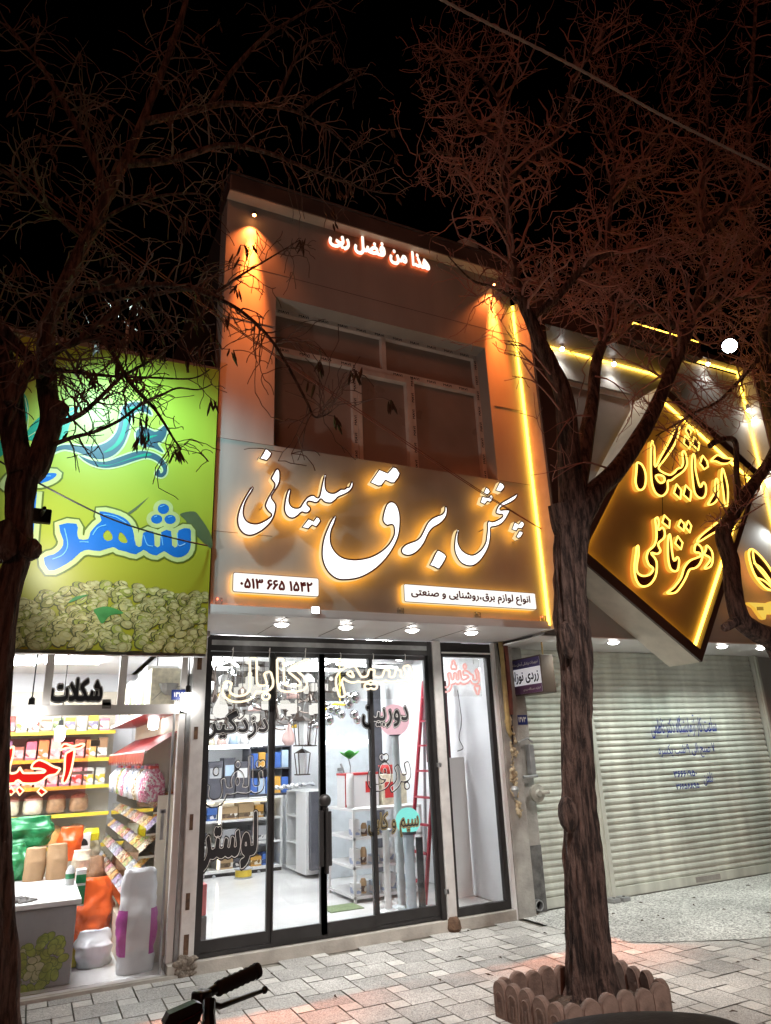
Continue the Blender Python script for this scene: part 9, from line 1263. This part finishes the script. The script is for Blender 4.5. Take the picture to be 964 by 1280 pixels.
for p, d in sel[:135]:
    for j in range(rnd.randint(2, 5)):
        c = p+Vector((rnd.uniform(-.03, .03), rnd.uniform(-.03, .03), rnd.uniform(-.02, .01))); L_ = rnd.uniform(.07, .12); s_ = rnd.uniform(-.03, .03); s2 = rnd.uniform(-.03, .03)
        w.tube([c, c+Vector((s_*.4, s2*.4, -L_*.35)), c+Vector((s_, s2, -L_*.7)), c+Vector((s_*1.4, s2*1.4, -L_))], [.003, .009, .009, .002], 4, False)
o = w.build('seed_pods', m_pod, tl, weld=False); o['kind'] = 'stuff'
# ---- tree whose trunk stands beyond the frame
YQ = 4.15
t3 = thing('street_tree', 'bare tree reaching in with a crooked bent branch before the leaf neon', 'tree', (7.1, YQ, 0))
w = MB(); tb = [Vector((7.08, YQ, -.05)), Vector((7.10, YQ, 1.2)), Vector((7.02, YQ, 2.2)), Vector((6.95, YQ, 2.9))]
limb(w, tb, .22, .14, 24, 8, 6.6, .14); LB = {}
lb('x', [(1008, 880), (985, 835), (964, 800), (945, 790), (925, 772), (916, 735), (913, 700), (904, 668), (915, 645), (930, 622), (948, 598), (966, 570), (985, 520)], YQ, [0, -.05, -.1, -.12, -.12, -.1, -.1, -.1, -.12, -.15, -.15, -.15, -.1], .10, .05, 12)
limb(w, [P(922, 775, YQ-.12), P(906, 785, YQ-.16)], .05, .035, 8, 4, 3, .2); limb(w, [P(925, 628, YQ-.13), P(921, 590, YQ-.15), P(920, 555, YQ-.2), P(910, 548, YQ-.2), P(895, 552, YQ-.2), P(888, 557, YQ-.2)], .026, .03, 8, 5, 3, .15)
lb('y', [(995, 760), (975, 560), (962, 500), (956, 430), (948, 330), (938, 250), (936, 150), (944, 20), (945, -40)], YQ+.1, [0, .1, .1, .1, .1, .15, .2, .25, .3], .10, .02, 9)
lb('z', [(985, 520), (966, 420), (975, 330), (985, 250)], YQ-.1, None, .06, .03, 8)
lb('v', [(957, 440), (930, 470), (900, 500), (870, 515), (845, 530), (820, 545)], YQ+.1, [0, -.1, -.15, -.2, -.2, -.2], .025, .006, 6)
lb('u', [(948, 330), (920, 300), (890, 290), (860, 300), (830, 310)], YQ+.1, [0, .1, .15, .2, .25], .025, .005, 6)
lb('t', [(938, 220), (910, 190), (880, 180), (850, 160)], YQ+.17, None, .02, .004, 6)
w.build('trunk', m_bark, t3, 'all', weld=False)
w = MB(); rnd = random.Random(21)
for k_, (n, L_, st) in dict(x=(26, .35, .55), y=(95, .55, .25), z=(40, .5, .1), v=(40, .4, .1), u=(40, .45, .1), t=(32, .45, .1)).items(): twigs_along(w, LB[k_][0], LB[k_][1], n, L_, rnd, 2, .011, st, up=.06, wig=.40, spread=.95, kids=(1, 3), segs=5)
w.build('crown', m_twig, t3, weld=False)
# ================================================================== planter
m_blk = M('pinkish cast concrete', (.185, .125, .10), .9, 0, .35, 14, .3, 40)
def edging(x, y, ang, label, arch):
    o = None; wd, h, th = .125, .21, .045; loop = [(-wd/2+.003, -.02), (wd/2-.003, -.02), (wd/2-.003, h-wd/2)]+[((wd/2-.003)*math.cos(a), h-wd/2+(wd/2-.003)*math.sin(a)) for a in [PI*k/10 for k in range(1, 10)]]+[(-wd/2+.003, h-wd/2)]
    me = flat([loop], th); bm = bmesh.new(); bm.from_mesh(me)
    es = [e for e in bm.edges if len(e.link_faces) == 2 and abs(e.link_faces[0].normal.dot(e.link_faces[1].normal)) < .3]
    bmesh.ops.bevel(bm, geom=es, offset=.006, segments=2, affect='EDGES'); bm.to_mesh(me); bm.free(); me.materials.append(m_blk)
    me.transform(Matrix.Translation((0, 0, -th/2)))
    t = thing('edging_block', label, 'edging block', (x, y, 0), 'scalloped edging blocks of the tree planter'); t.rotation_euler = (random.uniform(-.05, .05), random.uniform(-.06, .06), ang+random.uniform(-.09, .09)); t.location.z = random.uniform(-.014, .010)
    me.transform(Matrix(((1, 0, 0, 0), (0, 0, -1, 0), (0, 1, 0, 0), (0, 0, 0, 1)))); o = bpy.data.objects.new('block', me); COL.objects.link(o); o.parent = t
    if arch:
        w = MB(); pts = [(-.032, -th/2, .02), (-.032, -th/2, .11)]+[(.032*math.cos(a), -th/2, .11+.036*math.sin(a)) for a in [PI*k/6 for k in range(5, 0, -1)]]+[(.032, -th/2, .11), (.032, -th/2, .02)]; w.tube(pts, .006, 5); w.box(-.008, .008, -th/2-.006, -th/2+.004, .03, .09); me2 = w.build('relief_arch', m_blk); me2.parent = t
ln = MB()
CL, CF, CR, CB = Vector((2.79, 4.33)), Vector((2.85, 3.74)), Vector((3.60, 3.69)), Vector((3.74, 4.36))
ordn = ['first', 'second', 'third', 'fourth', 'fifth', 'sixth', 'seventh', 'eighth']
def row(a, b, n, nm, arch):
    d = (b-a); ang = math.atan2(d.y, d.x)
    for i in range(n):
        p = a+d*((i+.5)/n); edging(p.x, p.y, ang, '%s scalloped block %s' % (ordn[i], nm), arch)
row(CL, CF, 5, 'of the arched row facing the left shop, from the facade'.replace('left shop', 'nut shop'), True); row(CF, CR, 6, 'of the street side row, from the nut shop end', False); row(CR, CB, 5, 'of the row facing the wide shutter, from the street', False); row(CB, CL, 8, 'of the facade side row, from the shutter end', False)
w = MB(); nn = 14
vs = []
for i in range(nn+1):
    for j in range(nn+1):
        u, v = i/nn, j/nn; p = (CL*(1-u)+CB*u)*(1-v)+(CF*(1-u)+CR*u)*v; vs.append((p.x, p.y, .045+.05*noise.noise((p.x*4, p.y*4, 1))+.02*noise.noise((p.x*14, p.y*14, 1))))
w.add(vs, [(i*(nn+1)+j, i*(nn+1)+j+1, (i+1)*(nn+1)+j+1, (i+1)*(nn+1)+j) for i in range(nn) for j in range(nn)]); o = w.build('planter_soil', M('dry planter soil', (.075, .05, .035), .95, 0, .4, 20, .8, 60), weld=False); o['kind'] = 'stuff'
lf_ = MB()
for i in range(70):
    x, y = random.uniform(.6, 7.5), random.uniform(2.6, 6.2)
    if 2.7 < x < 3.8 and 3.6 < y < 4.45: continue
    a = random.random()*6.28; L_ = random.uniform(.03, .08); lf_.tube([(x, y, .016), (x+L_*.5*math.cos(a), y+L_*.5*math.sin(a), .02), (x+L_*math.cos(a+.3), y+L_*math.sin(a+.3), .016)], [.002, .006, .001], 4, False)
o = lf_.build('litter', m_pod, weld=False); o['kind'] = 'stuff'
# ================================================================== motorcycles
m_tyre = M('tyre rubber', (.012, .012, .012), .85); m_bk = M('black plastic', (.014, .013, .013), .38, 0, .2, 14); m_seat = M('black seat vinyl', (.008, .007, .008), .6, 0, .15, 20, .1, 80, spec=.2); m_mred = M('dark red tank paint', (.10, .01, .012), .25, .2, 0, coat=.5); m_eng = M('engine alloy', (.25, .25, .25), .4, .8, .2, 12)
def motorcycle(loc, rz, label):
    t = thing('motorcycle', label, 'motorcycle', (0, 0, 0))
    for x in (.62, -.60):
        w = MB(); w.ring([(x+.27*math.cos(a), 0, .30+.27*math.sin(a)) for a in [2*PI*k/28 for k in range(28)]], .042, 8); ty = w.build('tyre', m_tyre, t, 'all')
        w = MB(); w.ring([(x+.225*math.cos(a), 0, .30+.225*math.sin(a)) for a in [2*PI*k/24 for k in range(24)]], .014, 6); w.lathe([(.03, -.06), (.03, .06)], (x, 0, .3), 'Y', 12)
        for k in range(14): a = 2*PI*k/14; w.tube([(x+.02*math.cos(a), .02*(-1)**k, .3+.02*math.sin(a)), (x+.222*math.cos(a+.15), 0, .3+.222*math.sin(a+.15))], .003, 4)
        w.build('rim', m_eng, ty)
    w = MB(); w.tube([(.34, 0, .92), (.20, 0, .62), (-.05, 0, .42)], .022, 8); w.tube([(.34, 0, .88), (-.1, 0, .78), (-.62, .08, .72)], .02, 8); w.tube([(-.1, 0, .78), (-.15, 0, .4), (-.60, .07, .30)], .02, 8); w.build('frame', m_bk, t)
    for s_ in (-1, 1): w = MB(); w.tube([(.62, .075*s_, .30), (.36, .075*s_, .92)], .02, 8); w.build('fork', m_eng, t)
    w = MB(); w.box(-.12, .2, -.10, .10, .30, .56, .03); w.lathe([(.09, -.16), (.09, .16)], (0, 0, .38), 'Y', 14); w.build('engine', m_eng, t)
    w = MB(); w.ball((.12, 0, .80), .2, 18, (1.25, .62, .55)); w.build('tank', m_mred, t, 'all')
    w = MB(); n = 18; vs = []
    for i in range(n+1):
        x = -.66+.72*i/n; u = i/n; hz = .80-.035*math.sin(u*PI)+.03*(1-u); wd = .14-.05*max(0, u-.6)/.4-.02*(1-u); 
        if u < .06: wd *= .75
        for j in range(9): a = PI*j/8; vs.append((x, wd*math.cos(a), hz-.05+.06*math.sin(a)**.6))
    w.add(vs, [(i*9+j, i*9+j+1, (i+1)*9+j+1, (i+1)*9+j) for i in range(n) for j in range(8)]+[tuple(range(9)), tuple(n*9+j for j in range(9))]); sx_ = w.build('seat', m_seat, t, 'all')
    w = MB(); w.tube([(vs[i*9+8][0], vs[i*9+8][1]-.002, vs[i*9+8][2]+.004) for i in range(n+1)], .006, 6); w.build('seat_piping', m_mred, sx_)
    w = MB(); w.tube(spline([(-.70, 0, .70), (-.86, 0, .66), (-.92, 0, .5)], 5), [.07-.003*i for i in range(11)], 10); w.build('rear_mudguard', m_bk, t)
    w = MB(); w.lathe([(.0, -.10), (.08, -.09), (.095, 0), (.09, .02), (0, .03)], (.50, 0, .88), 'X', 18); hl_ = w.build('headlight', m_bk, t, 'all')
    w = MB(); w.box(.36, .47, -.085, .085, .905, .955, .012); w.build('instrument_panel', m_bk, t); w = MB(); w.tube([(.36, -.085, .956), (.47, -.085, .953), (.47, .085, .953), (.36, .085, .956)], .0035, 5); w.build('chrome_trim', m_chr, t)
    hb = MB(); hb.tube(spline([(.33, .36, 1.055), (.37, .22, 1.035), (.39, .13, .985), (.39, .06, .955), (.39, -.06, .955), (.39, -.13, .985), (.37, -.22, 1.035), (.33, -.36, 1.055)], 6), .0125, 8); bar = hb.build('handlebar', m_bk, t, 'all')
    for s_ in (-1, 1):
        a, b = Vector((.362, .25*s_, 1.040)), Vector((.328, .372*s_, 1.056)); d = (b-a).normalized()
        w = MB(); pr_ = [(.0175+(.0022 if k % 2 else 0), a+d*(.122*k/14)) for k in range(15)]; w.tube([q_ for _, q_ in pr_], [r_ for r_, _ in pr_], 12); w.tube([b-d*.004, b+d*.008], [.021, .019], 12); w.build('grip', m_tyre, bar, 'all')
        w = MB(); w.obox(a-d*.045+Vector((0, 0, -.004)), (.042, .042, .036), None, .007); w.tube([a-d*.03+Vector((.01, 0, -.018)), a+d*.03+Vector((.02, 0, -.052)), b+d*.035+Vector((.01, 0, -.060))], [.009, .008, .006], 7); w.ball(b+d*.038+Vector((.01, 0, -.060)), .010, 8); w.build('lever', m_bk, bar, 'all')
        w = MB(); w.tube(spline([a-d*.03+Vector((.03, 0, -.02)), a-d*.035+Vector((.04, 0, -.09)), a-d*.09+Vector((.03, 0, -.14)), Vector((.40, .05*s_, .82))], 5), .0055, 6); w.build('cable', m_tyre, bar)
    w = MB(); w.tube([(-.1, .1, .32), (-.5, .14, .30), (-.85, .15, .36)], [.02, .045, .04], 10); w.build('exhaust', m_eng, t)
    t.location = loc; t.rotation_euler = (0, 0, rz); return t
# handlebar end seen over the pavement: right grip of the first bike
b1 = motorcycle((.506, 1.725, -.03), R_(124), 'parked black motorcycle whose grip and lever rise over the pavement by the nut shop')
ivm = (Matrix.Translation(b1.location) @ Matrix.Rotation(R_(124), 4, 'Z')).inverted(); ivm = Matrix.Translation(b1.location) @ ivm
ml = [P(x, y, 2.0) for x, y in ((206, 1280), (212, 1268), (246, 1253), (253, 1255), (254, 1263), (250, 1276), (236, 1294), (212, 1298))]
mb_ = [v+Vector((-.005, .022, .002)) for v in ml]; n = len(ml); w = MB()
w.add([ivm @ v for v in ml+mb_], [list(range(n)), list(range(2*n-1, n-1, -1))]+[(i, (i+1) % n, n+(i+1) % n, n+i) for i in range(n)]); w.tube([ivm @ P(245, 1285, 2.02), ivm @ P(262, 1300, 2.0)], .008, 8); mi_ = w.build('mirror', m_bk, b1)
w = MB(); w.tube([ivm @ (P(x, y, 1.992)) for x, y in ((214, 1290), (222, 1279), (244, 1268), (252, 1262))], .003, 5); w.build('chrome_edge', m_chr, mi_)
w = MB(); w.tube([ivm @ P(262, 1250, 2.06), ivm @ P(261, 1270, 2.04), ivm @ P(263, 1300, 2.02)], .016, 8); w.build('bar_riser', m_bk, b1, True)
def scooter(c, rz, label):
    t = thing('scooter', label, 'scooter', (0, 0, 0))
    for x in (.98, -.28):
        w = MB(); w.ring([(x+.19*math.cos(a), 0, .24+.19*math.sin(a)) for a in [2*PI*k/24 for k in range(24)]], .045, 8); ty = w.build('tyre', m_tyre, t, 'all')
        w = MB(); w.lathe([(.03, -.05), (.145, -.03), (.15, 0), (.145, .03), (.03, .05)], (x, 0, .24), 'Y', 18); w.build('rim', m_eng, ty)
    w = MB(); n = 24; vs = []
    for i in range(n+1):
        u = i/n; x = -.40+.80*u; top = .845-.05*(2*u-1)**2-.055*max(0, (u-.72)/.28)**2-.03*max(0, (.12-u)/.12)**2; wd = .15*(1-.25*max(0, (u-.7)/.3)-.3*max(0, (.15-u)/.15)); 
        for j in range(11): a = PI*j/10; vs.append((x, wd*math.cos(a), top-.075+.075*max(0, math.sin(a))**.55))
    w.add(vs, [(i*11+j, i*11+j+1, (i+1)*11+j+1, (i+1)*11+j) for i in range(n) for j in range(10)]+[tuple(range(11)), tuple(n*11+j for j in range(11))]); st_ = w.build('seat', m_seat, t, 'all')
    w = MB()
    for j in (1, 9): w.tube([Vector(vs[i*11+j])+Vector((0, 0, .004)) for i in range(n+1)], .005, 6)
    w.build('seat_piping', m_mred, st_)
    w = MB(); w.cbox(-.48, .34, -.13, .13, .40, .765, .06); w.build('body_shell', m_bk, t, True)
    w = MB(); w.cbox(.30, .82, -.15, .15, .30, .36, .02); w.build('floorboard', m_bk, t)
    w = MB(); w.obox((.84, 0, .62), (.06, .34, .62), Matrix.Rotation(R_(-18), 3, 'Y'), .025); w.build('leg_shield', m_bk, t)
    w = MB(); w.tube([(.98, .09, .24), (.90, .05, .62), (.80, 0, .98)], .02, 8); w.build('fork', m_eng, t)
    w = MB(); w.tube(spline([(.70, .32, 1.03), (.76, .16, 1.02), (.79, 0, .98), (.76, -.16, 1.02), (.70, -.32, 1.03)], 6), .014, 8); hb_ = w.build('handlebar', m_bk, t, 'all')
    for s_ in (-1, 1): w = MB(); w.tube([(.74, .22*s_, 1.023), (.70, .33*s_, 1.03)], .019, 10); w.build('grip', m_tyre, hb_)
    w = MB(); w.lathe([(0, -.04), (.07, -.03), (.075, .02), (0, .04)], (.87, 0, .95), 'X', 16); w.build('headlight', m_grp, t, 'all')
    w = MB(); w.box(-.52, -.485, -.05, .05, .60, .68, .006); w.build('tail_light', m_mred, t)
    t.location = c; t.rotation_euler = (0, 0, rz); return t
scooter((1.82, 1.93, -.060), R_(-32), 'parked black scooter whose long seat shows before the tree planter')
# ================================================================== cables
def cable(name, pts, r, label, mat=None):
    q = spline(pts, 10); w = MB(); w.tube(q, r, 6); o = w.build(name, mat or m_cable, smooth=True); rebase(tag(o, label, 'cable'), q[0]); return o
q = spline([P(520, -25, 3.3), P(553, 0, 3.3), P(721, 85, 3.2), P(831, 146, 3.15), P(964, 212, 3.1), P(1040, 250, 3.05)], 30)
w = MB()
for s_ in (0, PI*.67, PI*1.33):
    w.tube([p+Vector((0, math.cos(i*.9+s_), math.sin(i*.9+s_)))*.0075 for i, p in enumerate(q)], .0065, 6)
rebase(tag(w.build('twisted_power_cable', M('pale twisted cable sheath', (.36, .30, .27), .55), smooth=True), 'thick twisted power cable crossing the sky over the bare trees', 'cable'), q[0])
for k_ in (0, 1): cable('service_wire', [P(12, 212-k_*6, 4.6), P(145, 305-k_*5, 4.7), P(291, 409-k_*2, 4.85), P(442.6, 511-k_*3, 5.0), P(600, 615-k_*2, 5.25), P(688, 668, 5.40)], .0045, ['thin wire running down across the upper window to the yellow fin', 'second thin wire just above the other across the upper window'][k_], m_redp)
cable('banner_wire', [P(-20, 565, 4.6), P(45, 602, 4.7), P(128, 644, 4.9), P(188, 665, 5.1), P(235, 677, 5.25), P(259, 682, 5.38)], .006, 'thin dark wire sagging in front of the blue banner letters', m_rope)
# ================================================================== roof things and far floodlight
ac = thing('roof_tank', 'pale blue tank on the roof behind the coping', 'tank', (3.9, 7.2, 6.6)); pc = P(583, 314, 6.6); w = MB(); w.lathe([(.16, -.9), (.17, -.2), (.17, .08), (.10, .13), (0, .14)], pc, 'Z', 18); w.build('tank_body', M('pale blue plastic', (.35, .42, .45), .4), ac, True)
pf = P(912, 432, 8.5); fl = thing('street_floodlight', 'bright white LED floodlight glaring on a pole above the laboratory roof', 'floodlight', (pf.x, pf.y, 0))
w = MB(); w.tube([(pf.x+.25, pf.y+.3, 0), (pf.x+.25, pf.y+.3, pf.z-.1)], .05, 10); w.tube([(pf.x+.25, pf.y+.3, pf.z-.15), (pf.x, pf.y+.06, pf.z)], .03, 8); w.build('pole', m_rust, fl)
dv = (Vector((2, 1, 0))-pf).normalized(); mm = dv.to_track_quat('-Z', 'Y').to_matrix()
w = MB(); w.lathe([(.09, .08), (.15, .05), (.165, -.04), (.15, -.045)], pf, mm, 24); w.build('housing', m_grp, fl); w = MB(); w.lathe([(.0, -.047), (.148, -.046)], pf, mm, 24); w.build('lens', E('floodlight lens', (.85, .95, 1), 60), fl)
# ================================================================== world, lights, camera
wd_ = bpy.data.worlds.new('World'); SC.world = wd_; wd_.use_nodes = True; nt = wd_.node_tree; bg = nt.nodes['Background']
sk = nt.nodes.new('ShaderNodeTexSky'); sk.sky_type = 'NISHITA'; sk.sun_disc = False; sk.sun_elevation = R_(-6); sk.sun_rotation = R_(200); nt.links.new(sk.outputs[0], bg.inputs[0]); bg.inputs[1].default_value = .05
sun = bpy.data.lights.new('sun', 'SUN'); sun.energy = .40; sun.angle = R_(14); sun.color = (1, .33, .19); so = bpy.data.objects.new('sun', sun); COL.objects.link(so)
so.rotation_euler = (Vector((1.4, 2.4, -1.5))).to_track_quat('-Z', 'Y').to_euler(); so.location = (0, -5, 9)
# street floodlight on the banner (its lamp hangs outside the picture)
lp = Vector((.12, 4.36, 4.70)); lt = thing('tree_floodlight', 'small dark floodlight strapped to a limb facing the green banner', 'floodlight', lp)
dv = (Vector((.9, 5.45, 4.2))-lp).normalized(); mm = dv.to_track_quat('-Z', 'Y').to_matrix(); w = MB(); w.obox(lp, (.12, .09, .05), mm, .008); w.tube([lp, (.02, 4.36, 4.7)], .012, 6); w.build('housing', m_bk, lt)
spot('banner_flood', lp+dv*.06, (.55, 5.45, 3.70), 150, (.50, .92, 1), 98, .8, .10)
lp = Vector((-.12, 4.56, 3.05)); lt = thing('tree_floodlight', 'small dark floodlight added behind the trunk to light the lower banner', 'floodlight', lp); w = MB(); w.obox(lp, (.12, .05, .09), None, .008); w.tube([lp, (-.1, 4.36, 3.04)], .012, 6); w.build('housing', m_bk, lt)
spot('banner_flood', lp+Vector((.02, .05, 0)), (.75, 5.4, 3.35), 38, (1, 1, .95), 140, .6, .04)  # second flood, added to even out the light on the lower banner
spot('street_lamp_beam', (2.0, -1.5, 6.5), (3.6, 3.9, 0), 1800, (1, .97, .93), 47, .7, .15)
cam = bpy.data.cameras.new('camera'); cam.sensor_fit = 'VERTICAL'; cam.sensor_height = 24; cam.sensor_width = 24; cam.lens = FPX/1280*24; cam.clip_start = .05; cam.clip_end = 1000
co = bpy.data.objects.new('camera', cam); COL.objects.link(co); co.matrix_world = Matrix(((_R.x, _U.x, -_F.x, CAM.x), (_R.y, _U.y, -_F.y, CAM.y), (_R.z, _U.z, -_F.z, CAM.z), (0, 0, 0, 1))); SC.camera = co
SC.render.engine = 'CYCLES'; SC.cycles.use_denoising = True; SC.cycles.max_bounces = 8; SC.cycles.transparent_max_bounces = 16; SC.cycles.sample_clamp_indirect = 6; SC.cycles.use_light_tree = True
SC.view_settings.view_transform = 'Standard'; SC.view_settings.look = 'None'; SC.view_settings.exposure = 0; SC.view_settings.gamma = 1; SC.view_settings.use_curve_mapping = False
